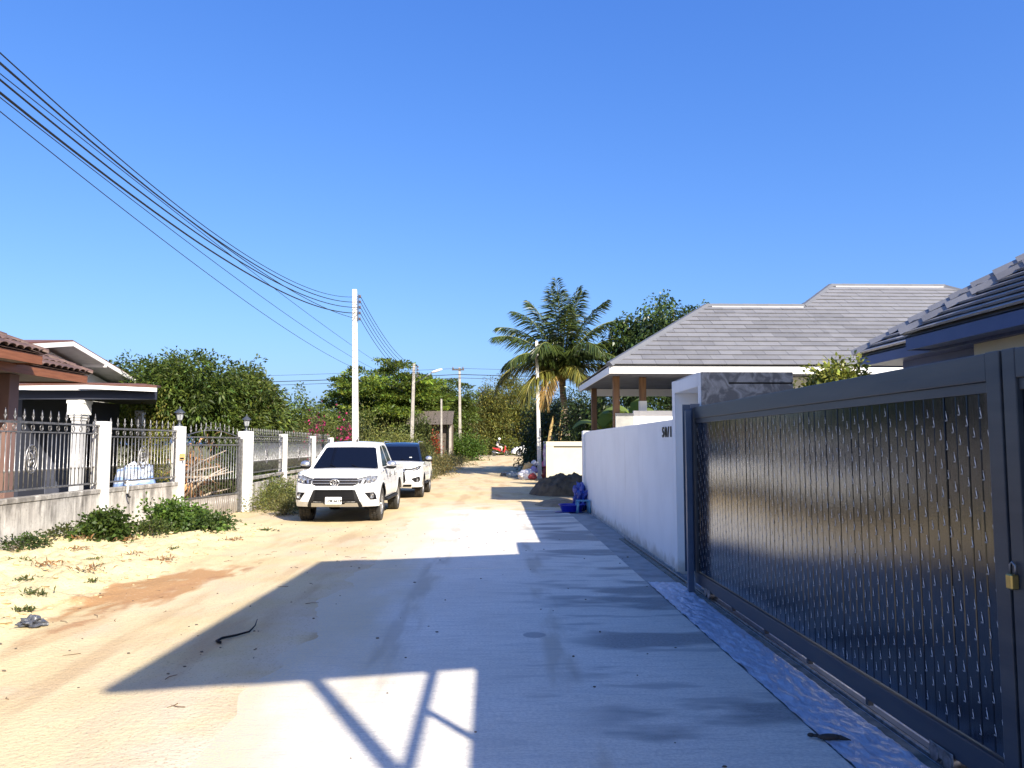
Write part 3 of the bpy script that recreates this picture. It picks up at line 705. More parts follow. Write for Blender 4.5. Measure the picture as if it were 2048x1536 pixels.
for x, y, z0, z1, mm in ((3.47, 21.5, -0.2, 3.66, 'wood_post'), (4.27, 21.75, 2.98, 3.66, 'wood_post'), (3.47, 26.2, -0.2, 3.66, 'wood_post')):
    MB().box(x - 0.09, x + 0.09, y - 0.09, y + 0.09, z0, z1).build('post', M[mm], h1, bevel=0.01)
MB().box(4.17, 4.37, 21.65, 21.85, 2.68, 2.98).build('post_base', M['white_wall'], h1)
MB().box(3.42, 3.92, 21.32, 21.40, -0.2, 2.62).build('parapet_end', M['bare_cement'], h1, bevel=0.005)
MB().box(3.925, 7.2, 21.32, 21.46, -0.2, 2.69).build('parapet', M['white_wall'], h1, bevel=0.005)
MB().box(7.2, 20.0, 21.5, 27.0, -0.2, ez - 0.17).build('house_wall', M['white_wall'], h1)
MB().box(8.2, 9.6, 21.47, 21.51, 1.0, 2.3).build('window', M['glass_dark'], h1)

# ---------------------------------------------------------------- house with dark roof and navy fascia, behind the gate
M['slate_tile'] = mat('dark_slate_tile', (0.19, 0.19, 0.205), 0.4, col2=(0.23, 0.23, 0.245), nscale=2.5, rnd=0.12, grain=0.05)
M['navy_board'] = mat('navy_fascia', (0.022, 0.045, 0.16), 0.45, col2=(0.03, 0.055, 0.18), nscale=3)
M['cream_wall'] = mat('cream_render', (0.62, 0.56, 0.42), 0.8, col2=(0.58, 0.53, 0.40), nscale=2, bump=0.1, bscale=120)
h2 = thing('navy_fascia_house', 'cream house with dark stepped-tile roof and navy blue fascia behind the gate', 'house', (8, 8, 0))
def wing(xe, yc, ze, ylow, keep, deckmat):
    """hip wing: eave along x=xe towards the viewer from the corner (xe, yc); ridge 3.2 m in"""
    sl2 = 0.70; u2 = Vector((1, 0, sl2)).normalized(); k2 = math.hypot(1, sl2); D = 3.4
    # looking at the slope from the lane: s runs from the far corner towards the viewer
    tiled_face(h2, (xe, yc, ze), (0, -1, 0), u2, [(0, 0), (yc - ylow, 0), (yc - ylow, D * k2), (D, D * k2)], 0.185, 0.42, M['slate_tile'], keep=keep, lift=0.075, thick=0.03)
    d = MB(); d.add([(xe, yc, ze), (xe, ylow, ze), (xe + D, ylow, ze + D * sl2), (xe + D, yc - D, ze + D * sl2)], [(0, 1, 2, 3)])
    d.add([(xe, yc, ze), (xe + D, yc - D, ze + D * sl2), (xe + 2 * D, yc, ze)], [(0, 1, 2)])
    d.build('roof_deck', deckmat, h2)
    tiled_face(h2, (xe, yc, ze), (1, 0, 0), Vector((0, -1, sl2)), [(0, 0), (2 * D, 0), (D, D * k2)], 0.185, 0.42, M['slate_tile'], keep=0, lift=0.075, thick=0.03)
    # stepped hip caps
    n = 17; p0 = Vector((xe - 0.02, yc + 0.02, ze + 0.06)); p1 = Vector((xe + D, yc - D, ze + D * sl2 + 0.06)); dv = p1 - p0; dn = dv.normalized(); sd = dn.cross(Vector((0, 0, 1))).normalized(); uu = sd.cross(dn)
    cap = MB()
    prof = [(-0.10, -0.06), (-0.05, 0.03), (0.05, 0.03), (0.10, -0.06)]
    V = [q + sd * x + uu * (z + lf) for q, lf in ((Vector((0, 0, 0)), 0.035), (dv / n * 1.12, 0.0)) for x, z in prof]
    cap.add(V, [(3, 2, 1, 0), (4, 5, 6, 7), (0, 1, 5, 4), (1, 2, 6, 5), (2, 3, 7, 6), (3, 0, 4, 7)]); cme = cap.mesh('hip_tile', M['slate_tile'])
    for i in range(n): inst('hip_tile', cme, Matrix.Translation(p0 + dv * (i / n)), h2)
wing(5.76, 12.0, 3.12, 6.0, 120, M['slate_tile'])
wing(5.46, 10.0, 3.16, 2.5, 170, M['slate_tile'])
nb_ = M['navy_board']
MB().box(5.78, 5.81, 6.0, 12.0, 2.97, 3.11).build('fascia', nb_, h2)
MB().box(5.48, 5.52, 2.5, 10.0, 2.99, 3.15).build('fascia', nb_, h2)
MB().box(5.50, 9.0, 9.96, 9.99, 2.99, 3.15).build('fascia', nb_, h2)
MB().box(5.82, 12.4, 11.96, 11.99, 2.97, 3.11).build('fascia', nb_, h2)
MB().box(5.83, 12.4, 6.0, 11.95, 2.985, 3.0).build('soffit', nb_, h2)
MB().box(5.53, 9.0, 2.5, 9.95, 3.005, 3.02).build('soffit', nb_, h2)
MB().box(6.14, 6.18, 9.32, 11.3, 2.86, 2.984).build('eave_beam', nb_, h2)
MB().box(5.95, 12, 2.5, 9.3, -0.2, 3.004).build('house_wall', M['cream_wall'], h2)
MB().box(6.2, 12, 9.3, 11.4, -0.2, 2.98).build('house_wall', M['cream_wall'], h2)
MB().box(5.92, 5.948, 4.2, 5.6, 0.4, 2.2).build('window', M['glass_dark'], h2)

# ---------------------------------------------------------------- left: house with brown barrel tiles
M['brown_tile'] = mat('brown_barrel_tile', (0.085, 0.05, 0.04), 0.55, col2=(0.13, 0.08, 0.06), nscale=5, rnd=0.2, grain=0.08)
M['wood_fascia'] = mat('varnished_fascia', (0.25, 0.095, 0.045), 0.45, col2=(0.18, 0.065, 0.03), nscale=5, stretch=(1, 0.4, 6))
M['mauve_wall'] = mat('mauve_render', (0.20, 0.12, 0.10), 0.8, col2=(0.17, 0.10, 0.085), nscale=2)
M['brick_red_wall'] = mat('oxblood_render', (0.14, 0.025, 0.02), 0.7)
h3 = thing('barrel_tile_house', 'brown house with barrel-tile hip roofs and varnished fascia behind the left fence', 'house', (-12, 13, 0))
def barrel_mesh(w_, l_):
    mb = MB(); n = 6; V = []
    for lf, y in ((0.020, 0.0), (0.0, l_ * 1.1)):
        for r in (w_ * 0.5, w_ * 0.5 - 0.014):
            for i in range(n + 1):
                t = math.pi * i / n; V.append((-r * math.cos(t), y, r * 0.55 * math.sin(t) + lf))
    k = n + 1; F = []
    for i in range(n):
        F += [(i, i+1, 2*k+i+1, 2*k+i), (k+i+1, k+i, 3*k+i, 3*k+i+1), (i+1, i, k+i, k+i+1), (2*k+i, 2*k+i+1, 3*k+i+1, 3*k+i)]
    mb.add(V, F); return mb.mesh('barrel_tile', M['brown_tile'], smooth=False)
bt = barrel_mesh(0.235, 0.30)
def barrel_face(O, ax, up, inside, nrow, ncol, s0=0.0, tw_=0.225, row=0.29):
    O, ax, up = Vector(O), Vector(ax).normalized(), Vector(up).normalized(); nr = ax.cross(up)
    if nr.z < 0: nr = -nr
    m3 = Matrix((ax, up, nr)).transposed().to_4x4()
    for i in range(nrow):
        for j in range(ncol):
            s, t = s0 + (j + 0.5) * tw_, i * row
            if inside(s, t + row * 0.4):
                inst('barrel_tile', bt, Matrix.Translation(O + ax * s + up * t + nr * random.uniform(0, 0.006)) @ m3, h3)
def brown_roof(xe, yc, ze, ylow, D, slp, nrow):
    """hip roof corner: eave along x=xe (lane side) up to the far corner (xe, yc)"""
    k = math.hypot(1, slp); L_ = yc - ylow
    d = MB(); d.add([(xe, ylow, ze), (xe, yc, ze), (xe - D, yc - D, ze + D * slp), (xe - D, ylow, ze + D * slp)], [(0, 1, 2, 3)])
    d.add([(xe, yc, ze), (xe - 2 * D, yc, ze), (xe - D, yc - D, ze + D * slp)], [(0, 1, 2)]); d.build('roof_deck', M['brown_tile'], h3)
    barrel_face((xe, yc, ze + 0.01), (0, -1, 0), (-1, 0, slp), lambda s, t: s > t / k - 0.05, nrow, int(L_ / 0.225))
    # hip caps as overlapping half rounds
    p0, p1 = Vector((xe + 0.02, yc + 0.02, ze + 0.05)), Vector((xe - D, yc - D, ze + D * slp + 0.05)); dv = p1 - p0; n = max(5, int(dv.length / 0.34)); dn = dv.normalized(); sd = dn.cross(Vector((0, 0, 1))).normalized(); uu = sd.cross(dn)
    V = []; q = 7
    for y_, r in ((0, 0.12), (dv.length / n * 1.12, 0.095)):
        for i in range(q): t = math.pi * i / (q - 1); V.append(dn * y_ - sd * r * math.cos(t) + uu * (r * math.sin(t) * 0.8 - 0.03))
    cm = MB().add(V, [(i, i+1, q+i+1, q+i) for i in range(q - 1)] + [tuple(range(q)), tuple(range(2*q-1, q-1, -1))]).mesh('hip_tile', M['brown_tile'])
    for i in range(n): inst('hip_tile', cm, Matrix.Translation(p0 + dv * (i / n)), h3)
    MB().box(xe - 0.06, xe - 0.03, ylow, yc - 0.03, ze - 0.19, ze - 0.02).build('fascia', M['wood_fascia'], h3)
    MB().box(xe - 0.05, xe - 0.028, ylow, yc - 0.02, ze - 0.10, ze - 0.085).build('fascia_bead', M['wood_fascia'], h3)
    MB().box(xe - 2 * D, xe - 0.06, yc - 0.06, yc - 0.03, ze - 0.19, ze - 0.02).build('fascia', M['wood_fascia'], h3)
    MB().box(xe - 2 * D, xe - 0.07, ylow, yc - 0.08, ze - 0.16, ze - 0.14).build('soffit', mat('mauve_soffit', (0.36, 0.29, 0.27), 0.8), h3)
brown_roof(-8.82, 17.0, 3.27, 10.0, 2.4, 0.48, 8)
brown_roof(-8.36, 14.5, 3.42, 8.0, 2.4, 0.48, 8)
MB().box(-9.5, -9.2, 14.85, 15.15, -0.2, 3.10).build('column', M['mauve_wall'], h3, bevel=0.01)
MB().box(-9.5, -9.2, 11.2, 11.5, -0.2, 3.25).build('column', M['mauve_wall'], h3, bevel=0.01)
MB().box(-16, -10.4, 8.0, 16.0, -0.2, 3.10).build('house_wall', M['brick_red_wall'], h3)
MB().box(-10.39, -10.35, 12.3, 13.6, 0.9, 2.3).build('window', M['glass_dark'], h3)

# ---------------------------------------------------------------- left: white gabled house with carport
M['brown_sheet'] = mat('brown_metal_sheet', (0.12, 0.05, 0.035), 0.75, col2=(0.15, 0.07, 0.055), nscale=3)
M['dim_wall'] = mat('grey_white_render', (0.55, 0.55, 0.55), 0.8, col2=(0.47, 0.47, 0.48), nscale=3)
h4 = thing('gabled_house', 'white house with shallow brown sheet-metal gable and carport coloured dark for shade beyond the barrel-tile house', 'house', (-16, 26, 0))
gx0, gx1 = -14.1, -22.0
def sheet(p0, p1, x0, x1, nm, th=0.05):
    n = 12
    for i in range(n):     # one corrugated sheet beside the other, along the ridge
        a = x0 + (x1 - x0) * i / n; b_ = x0 + (x1 - x0) * (i + 1) / n
        MB().add([(a, *p0), (b_, *p0), (b_, *p1), (a, *p1), (a, p0[0], p0[1] + th), (b_, p0[0], p0[1] + th), (b_, p1[0], p1[1] + th), (a, p1[0], p1[1] + th)],
                 [(0, 1, 2, 3), (4, 7, 6, 5), (0, 4, 5, 1), (1, 5, 6, 2), (2, 6, 7, 3), (3, 7, 4, 0)]).build(nm, M['brown_sheet'], h4)
sheet((26.0, 5.20), (31.0, 4.25), gx0, gx1, 'roof_sheet'); sheet((26.0, 5.20), (20.5, 4.30), gx0, gx1, 'roof_sheet')
for p, q in (((26.0, 5.12), (31.0, 4.17)), ((26.0, 5.12), (20.5, 4.22))):
    MB().beam((gx0 + 0.02, *p), (gx0 + 0.02, *q), 0.03, 0.15).build('barge_board', M['white_fascia'], h4)
for y, z in ((28.2, 4.60), (23.6, 4.62)): MB().box(gx0 - 0.8, gx0 + 0.05, y - 0.04, y + 0.04, z - 0.05, z + 0.05).build('purlin_end', M['white_fascia'], h4)
MB().prism([(20.9, -0.2), (30.6, -0.2), (30.6, 4.10), (26.0, 4.95), (20.9, 4.2)], 'x', -15.0, -15.15).build('gable_wall', M['white_wall'], h4)
MB().box(-21.9, -15.15, 21.0, 30.5, -0.2, 3.6).build('house_wall', M['dim_wall'], h4)
MB().add([(gx0, 26, 5.06), (gx0, 31, 4.11), (gx1, 31, 4.11), (gx1, 26, 5.06)], [(0, 1, 2, 3)]).build('soffit', M['dim_wall'], h4)
MB().add([(gx0, 26, 5.06), (gx0, 20.5, 4.16), (gx1, 20.5, 4.16), (gx1, 26, 5.06)], [(0, 1, 2, 3)]).build('soffit', M['dim_wall'], h4)
M['carport_shade'] = mat('shade_dark_boards', (0.028, 0.032, 0.05), 0.7)  # shade of the carport interior painted as a dark colour
# carport roof, eave towards the viewer
cs = [(-13.8, 22.0, 3.40), (-11.50, 22.0, 3.44), (-9.55, 22.05, 3.36)]
for a, b_ in ((cs[0], cs[1]), (cs[1], cs[2])):
    xb = lambda x: -13.8 + (x + 13.8) * 0.33
    MB().add([a, b_, (xb(b_[0]), 29, b_[2] + 0.52), (xb(a[0]), 29, a[2] + 0.52), (a[0], a[1], a[2] + 0.06), (b_[0], b_[1], b_[2] + 0.06), (xb(b_[0]), 29, b_[2] + 0.58), (xb(a[0]), 29, a[2] + 0.58)],
             [(0, 1, 2, 3), (4, 7, 6, 5), (0, 4, 5, 1), (1, 5, 6, 2), (2, 6, 7, 3), (3, 7, 4, 0)]).build('carport_sheet', M['brown_sheet'], h4)
    MB().beam((a[0], a[1] + 0.02, a[2] - 0.06), (b_[0], b_[1] + 0.02, b_[2] - 0.06), 0.03, 0.11).build('carport_fascia', M['white_fascia'], h4)
MB().box(-13.75, -9.7, 22.3, 22.45, 3.04, 3.30).build('carport_beam', M['carport_shade'], h4)
MB().prism([(-13.75, 22.46), (-9.75, 22.46), (-12.5, 28.9), (-13.75, 28.9)], 'z', 3.24, 3.28).build('carport_ceiling', M['carport_shade'], h4)
for x, y in ((-11.95, 22.55), (-12.9, 28.5)):
    MB().box(x - 0.14, x + 0.14, y - 0.14, y + 0.14, -0.2, 2.98).build('carport_post', M['dim_wall'], h4, bevel=0.01)
for k_, (hw_, z0, z1) in enumerate(((0.16, 2.44, 2.52), (0.19, 2.52, 2.60), (0.23, 2.60, 2.92), (0.25, 2.92, 3.02))):
    MB().box(-11.95 - hw_, -11.95 + hw_, 22.55 - hw_, 22.55 + hw_, z0, z1).build('capital', M['white_wall'], h4, bevel=0.008)
MB().box(-13.95, -13.8, 22.9, 28.8, -0.2, 3.235).build('carport_shade_wall', M['carport_shade'], h4)  # dark wall added to read as the shaded carport interior
MB().box(-13.79, -13.76, 24.2, 25.6, 0.0, 2.1).build('carport_door', M['soffit'], h4)
MB().box(-13.79, -13.76, 26.2, 27.8, 0.9, 2.1).build('carport_window', M['glass_dark'], h4)
MB().box(-15.1, -14.95, 22.4, 23.6, 0.8, 2.2).build('window', M['glass_dark'], h4)
MB().box(-15.14, -14.9, 27.0, 28.0, 0.0, 2.1).build('door', M['soffit'], h4)

# things in the left yard
M['pale_blue_cloth'] = mat('pale_blue_cover', (0.26, 0.38, 0.66), 0.55, col2=(0.62, 0.68, 0.80), nscale=1.0, stretch=(1, 1, 9), ramp=(0.48, 0.52), bump=0.5, bscale=7)
def cover_fn(u, v):
    a = u * 2 * math.pi; r = 0.62 * (1 - 0.35 * v ** 1.5) * (1 + 0.14 * math.sin(5 * a + 3 * v) + 0.08 * math.sin(11 * a)); 
    if v > 0.97: r *= 0.25
    return (-8.6 + 0.75 * r * math.cos(a), 18.9 + r * math.sin(a), 1.30 * v + 0.05 * math.sin(3 * a))
cv = MB().grid(cover_fn, 40, 14).build('covered_motorbike', M['pale_blue_cloth'], smooth=True); tag(cv, 'pale blue striped cloth draped over something in the left yard', 'cloth cover')

# ---------------------------------------------------------------- right: cream cross wall, far end
cw = thing('cross_wall', 'cream rendered wall standing across the lane side beyond the sand pile', 'wall', (3.6, 33, 0))
MB().box(2.33, 6.5, 33.0, 33.12, -0.3, 1.62).build('wall_panel', M['cream_wall2'] if 'cream_wall2' in M else mat('cream_plaster', (0.66, 0.60, 0.46), 0.85, col2=(0.60, 0.54, 0.41), nscale=2.5), cw)
MB().box(2.30, 6.5, 32.96, 33.14, 1.68, 1.88).build('coping', M['cream_wall'], cw)
MB().box(2.30, 2.62, 32.97, 33.13, -0.3, 1.68).build('pier', M['cream_wall'], cw)
MB().box(2.62, 6.5, 33.02, 33.10, 1.60, 1.69).build('shadow_gap', M['dark'], cw)
# old shack among the trees
sk = thing('wooden_shack', 'weathered plank shack half buried in the trees beyond the parked cars', 'shack', (-4.7, 59, 0.4))
M['old_wood'] = mat('weathered_plank', (0.13, 0.105, 0.085), 0.9, col2=(0.05, 0.042, 0.035), nscale=3, stretch=(4, 4, 0.5))
for i in range(7): MB().box(-6.2 + i * 0.46, -5.76 + i * 0.46, 59.0, 59.05, 0.2, 3.3 + random.uniform(-0.05, 0.05)).build('plank', M['old_wood'], sk)
for i in range(7): MB().add([(-6.5 + i*0.5, 58.2, 3.25), (-6.02 + i*0.5, 58.2, 3.25), (-6.02 + i*0.5, 60.6, 4.35), (-6.5 + i*0.5, 60.6, 4.35), (-6.5 + i*0.5, 58.2, 3.28), (-6.02 + i*0.5, 58.2, 3.28), (-6.02 + i*0.5, 60.6, 4.38), (-6.5 + i*0.5, 60.6, 4.38)],
    [(0,3,2,1),(4,5,6,7),(0,1,5,4),(1,2,6,5),(2,3,7,6),(3,0,4,7)]).build('roof_board', M['old_wood'], sk)
MB().box(-3.3, -3.12, 58.6, 58.8, 0.2, 3.2).build('corner_post', M['concrete_post'], sk)
# ================================================================ left fence: low stained wall, white posts, wrought railings
M['stained'] = None
def stained_material():
    m = bpy.data.materials.new('mould_stained_render'); m.use_nodes = True; nt = m.node_tree; N = nt.nodes; L = nt.links; b = N['Principled BSDF']
    b.inputs['Roughness'].default_value = 0.9; b.inputs['Specular IOR Level'].default_value = 0.2
    geo = N.new('ShaderNodeNewGeometry'); sx = N.new('ShaderNodeSeparateXYZ'); L.new(geo.outputs['Position'], sx.inputs[0])
    def noise(scale, st, d=6):
        mp = N.new('ShaderNodeMapping'); mp.inputs['Scale'].default_value = st; L.new(geo.outputs['Position'], mp.inputs[0])
        t = N.new('ShaderNodeTexNoise'); t.inputs['Scale'].default_value = scale; t.inputs['Detail'].default_value = d; t.inputs['Roughness'].default_value = 0.65; L.new(mp.outputs[0], t.inputs['Vector']); return t.outputs['Fac']
    def mr(v, a, b_, lo=0.0, hi=1.0):
        r = N.new('ShaderNodeMapRange'); r.inputs['From Min'].default_value = a; r.inputs['From Max'].default_value = b_; r.inputs['To Min'].default_value = lo; r.inputs['To Max'].default_value = hi; L.new(v, r.inputs['Value']); return r.outputs[0]
    def mul(a, b_):
        n = N.new('ShaderNodeMath'); n.operation = 'MULTIPLY'; L.new(a, n.inputs[0]); L.new(b_, n.inputs[1]); return n.outputs[0]
    def mix(f, a, b_):
        n = N.new('ShaderNodeMix'); n.data_type = 'RGBA'; L.new(f, n.inputs['Factor'])
        for k_, q in (('A', a), ('B', b_)):
            if isinstance(q, tuple): n.inputs[k_].default_value = (*q, 1)
            else: L.new(q, n.inputs[k_])
        return n.outputs['Result']
    c = mix(mr(noise(3, (1, 1, 1)), 0.35, 0.65), (0.60, 0.57, 0.52), (0.47, 0.44, 0.40))
    streak = mul(mr(noise(5.0, (1, 1, 0.16)), 0.42, 0.58), mr(sx.outputs['Z'], 0.05, 0.7, 0.3, 1.0)); c = mix(mul(streak, mr(noise(1.1, (1, 1, 1)), 0.35, 0.6, 0.35, 0.95)), c, (0.10, 0.09, 0.08))
    c = mix(mr(noise(30, (1, 1, 0.7)), 0.56, 0.68, 0, 0.55), c, (0.20, 0.18, 0.16))
    c = mix(mul(mr(sx.outputs['Z'], 0.76, 0.86), mr(noise(7, (1, 1, 1)), 0.38, 0.6, 0, 0.8)), c, (0.17, 0.16, 0.145))
    L.new(c, b.inputs['Base Color'])
    bp = N.new('ShaderNodeBump'); bp.inputs['Strength'].default_value = 0.3; bp.inputs['Distance'].default_value = 0.01; L.new(noise(45, (1, 1, 1)), bp.inputs['Height']); L.new(bp.outputs[0], b.inputs['Normal'])
    return m
M['stained'] = stained_material()
M['white_post'] = mat('whitewashed_post', (0.74, 0.73, 0.70), 0.85, col2=(0.60, 0.58, 0.54), nscale=5, stretch=(1, 1, 0.35), ramp=(0.5, 0.8), bump=0.1, bscale=60)

FP = [(-7.42, 10.45), (-7.30, 14.6), (-6.98, 17.35), (-6.40, 20.2), (-6.62, 24.6), (-6.68, 28.8), (-6.66, 31.9)]
FT = [2.22, 2.18, 2.15, 2.09, 2.08, 2.06, 2.03]; PW = [0.24, 0.24, 0.23, 0.31, 0.22, 0.22, 0.22]
gdz = lambda i: -0.12 if i >= 3 else 0.0

def ring_mesh(rx, rz, r, n=14, k=5):
    mb = MB(); V = []; F = []
    for i in range(n):
        t = 2 * math.pi * i / n; c, s_ = math.cos(t), math.sin(t)
        for j in range(k):
            p = 2 * math.pi * j / k; q = r * math.cos(p); V.append(((rx + q) * c, r * math.sin(p), (rz + q) * s_))
    for i in range(n):
        for j in range(k): F.append((i*k+j, ((i+1) % n)*k+j, ((i+1) % n)*k+(j+1) % k, i*k+(j+1) % k))
    return mb.add(V, F)
fin = MB()   # leaf-headed spear
fin.lathe([(0.008, 0.0), (0.008, 0.03), (0.018, 0.045), (0.008, 0.06), (0.007, 0.085), (0.016, 0.115), (0.014, 0.14), (0.005, 0.185), (0.001, 0.20)], n=7)
for s_ in (-1, 1): fin.tube([(0, 0, 0.055), (s_ * 0.022, 0, 0.06), (s_ * 0.032, 0, 0.08), (s_ * 0.024, 0, 0.098)], [0.006, 0.007, 0.006, 0.003], 5)
fin_me = fin.mesh('finial', M['rail_steel'], smooth=True)
ring_me = ring_mesh(0.042, 0.048, 0.0075).tube([(0, 0, 0.03), (0.025, 0, 0.012), (0.018, 0, -0.02), (-0.005, 0, -0.018)], 0.005, 4).mesh('scroll', M['rail_steel'], smooth=True)
def bar_mesh(z0, z1, knob): 
    p = [(0.009, z0)]
    if knob: p += [(0.009, knob - 0.03), (0.019, knob - 0.012), (0.019, knob + 0.012), (0.009, knob + 0.03)]
    p += [(0.009, z1)]
    return MB().lathe(p, n=6).mesh('bar', M['rail_steel'], smooth=True)
med = ring_mesh(0.15, 0.225, 0.014, 24, 6); V_ = ring_mesh(0.10, 0.16, 0.009, 20, 5); med.add(V_.v, V_.f)
for k_ in range(8):
    t = k_ * math.pi / 4; med.tube([(0.10 * math.cos(t), 0, 0.16 * math.sin(t)), (0.15 * math.cos(t), 0, 0.225 * math.sin(t))], 0.008, 4)
for k_ in range(5):
    t = k_ * 2 * math.pi / 5 + 0.3; med.tube([(0, 0, 0), (0.045 * math.cos(t), -0.006, 0.08 * math.sin(t)), (0.08 * math.cos(t + 0.5), 0, 0.12 * math.sin(t + 0.5))], [0.016, 0.02, 0.006], 5)
med_me = med.mesh('medallion', M['rail_steel'], smooth=True)

fence = thing('garden_fence', 'left fence of mould-stained low wall, white posts and wrought steel railings', 'fence', (-7, 20, 0))
def bay(i, root, zb, zt):
    a, b = Vector((*FP[i], 0)), Vector((*FP[i + 1], 0)); d = (b - a).normalized(); a = a + d * (PW[i] / 2 + 0.02); b = b - d * (PW[i + 1] / 2 + 0.02); L_ = (b - a).length
    ang = math.atan2(d.y, d.x); Rm = Matrix.Rotation(ang, 4, 'Z')
    rails = MB()
    def pt(s, z): return a + d * s + Vector((0, 0, z))
    for z, w_, h_ in ((zt, 0.05, 0.035), (zt - 0.15, 0.035, 0.022), (zb, 0.04, 0.03)): rails.beam(pt(-0.05, z), pt(L_ + 0.05, z), w_, h_)
    for s in (0.012, L_ - 0.012): rails.beam(pt(s, zb - 0.10), pt(s, zt + 0.02), 0.03, 0.03, up=(d.x, d.y, 0))
    fr = rails.build('railing_frame', M['rail_steel'], root)
    n = max(6, int(round(L_ / 0.118))); bm = bar_mesh(zb, zt - 0.15, zb + 0.30)
    bm2 = bar_mesh(zt - 0.15, zt, None)
    for k in range(1, n):
        s = L_ * k / n
        if abs(s - L_ / 2) < 0.05: continue
        inst('bar', bm, Matrix.Translation(a + d * s), fr)
    m = n // 2 + 1
    for k in range(m):
        s = L_ * (k + 0.5) / m
        inst('finial', fin_me, Matrix.Translation(pt(s, zt + 0.015)) @ Rm, fr)
        inst('scroll', ring_me, Matrix.Translation(pt(s, zt - 0.078)) @ Rm @ Matrix.Rotation(R(random.uniform(-4, 4)), 4, 'Y'), fr)
    inst('medallion', med_me, Matrix.Translation(pt(L_ / 2, (zb + zt - 0.15) / 2 + 0.02)) @ Rm, fr)
def wall_seg(i):
    a, b = Vector((*FP[i], 0)), Vector((*FP[i + 1], 0)); dz = gdz(i)
    MB().beam(a + Vector((0, 0, 0.32 + dz)), b + Vector((0, 0, 0.32 + dz)), 0.14, 1.06).build('low_wall', M['stained'], fence, bevel=0.008)
    MB().beam(a + Vector((0, 0, 0.89 + dz * 0.3)), b + Vector((0, 0, 0.89 + dz * 0.3)), 0.17, 0.085).build('coping', M['stained'], fence, bevel=0.01)
for i in (0, 1, 3, 4, 5):
    wall_seg(i); bay(i, fence, 1.04 if i < 3 else 1.0, [2.10, 2.05, 0, 1.98, 1.97, 1.95][i])
for i, (x, y) in enumerate(FP):
    h_ = PW[i] / 2
    MB().box(x - h_, x + h_, y - h_, y + h_, -0.35, FT[i]).build('post', M['white_post'], fence, bevel=0.012, seg=2)
# gate between the two lantern posts
dgt = thing('driveway_gate', 'wrought steel driveway gate between the two lantern posts of the left fence', 'gate', (-6.7, 18.8, 0))
a, b = Vector((*FP[2], 0)), Vector((*FP[3], 0)); d = (b - a).normalized(); a = a + d * 0.14; b = b - d * 0.34; L_ = (b - a).length; ang = math.atan2(d.y, d.x); Rm = Matrix.Rotation(ang, 4, 'Z')
def pt(s, z): return a + d * s + Vector((0, 0, z - 0.10))
fr = MB()
for z in (0.08, 0.62, 1.84, 2.02): fr.beam(pt(0, z), pt(L_, z), 0.04, 0.035)
for s in (0, L_): fr.beam(pt(s, 0.05), pt(s, 2.05), 0.05, 0.05, up=(d.x, d.y, 0))
fr = fr.build('gate_frame', M['rail_steel'], dgt)
n = 20; bm = bar_mesh(0.6, 1.84, 1.0); bm_low = bar_mesh(0.08, 0.62, None)
for k in range(1, n):
    inst('bar', bm, Matrix.Translation(pt(L_ * k / n, 0)), fr)
for k in range(1, 26): inst('bar', bm_low, Matrix.Translation(pt(L_ * k / 26, 0)), fr)
for k in range(9): inst('scroll', ring_me, Matrix.Translation(pt(L_ * (k + 0.5) / 9, 1.93)) @ Rm, fr)
for k in range(12): inst('finial', fin_me, Matrix.Translation(pt(L_ * (k + 0.5) / 12, 2.03 + 0.16 * math.sin(math.pi * (k + 0.5) / 12))) @ Rm, fr)
cr = MB()
for s_ in (-1, 1):
    pts = []
    for q in range(22):
        t = q / 21; r = 0.05 + 0.17 * t; th = t * 4.2; pts.append(pt(L_ / 2 + s_ * (0.22 - r * math.cos(th) * 0.8), 2.17 + r * math.sin(th) * 0.7))
    cr.tube(pts, 0.011, 5)
cr.tube([pt(L_ * q / 14, 2.03 + 0.16 * math.sin(math.pi * q / 14)) for q in range(15)], 0.011, 5)
cr.build('crest_scroll', M['rail_steel'], dgt, smooth=True)
MB().beam(pt(0.02, 0.35), pt(L_ - 0.02, 0.35), 0.006, 0.52, up=(0, 0, 1)).build('kick_panel', mat('grey_primer_sheet', (0.34, 0.31, 0.27), 0.6, col2=(0.22, 0.19, 0.165), nscale=8, stretch=(1, 1, 0.3)), dgt)
gp2 = MB().beam(b + d * 0.10 + Vector((0, 0, -0.2)), b + d * 0.10 + Vector((0, 0, 1.9)), 0.09, 0.09, up=(1, 0, 0)).build('hinge_post', M['rail_steel'], dgt)
# number plate box on the post
pb = thing('letter_plate', 'small tan plate fixed to the lantern post by the driveway gate', 'plate', (-6.86, 17.25, 1.45))
MB().box(-6.90, -6.78, 17.205, 17.23, 1.40, 1.55).build('plate', mat('tan_plate', (0.50, 0.34, 0.14), 0.5), pb, bevel=0.01); MB().box(-6.88, -6.80, 17.20, 17.206, 1.43, 1.46).build('slot', M['dark'], pb)
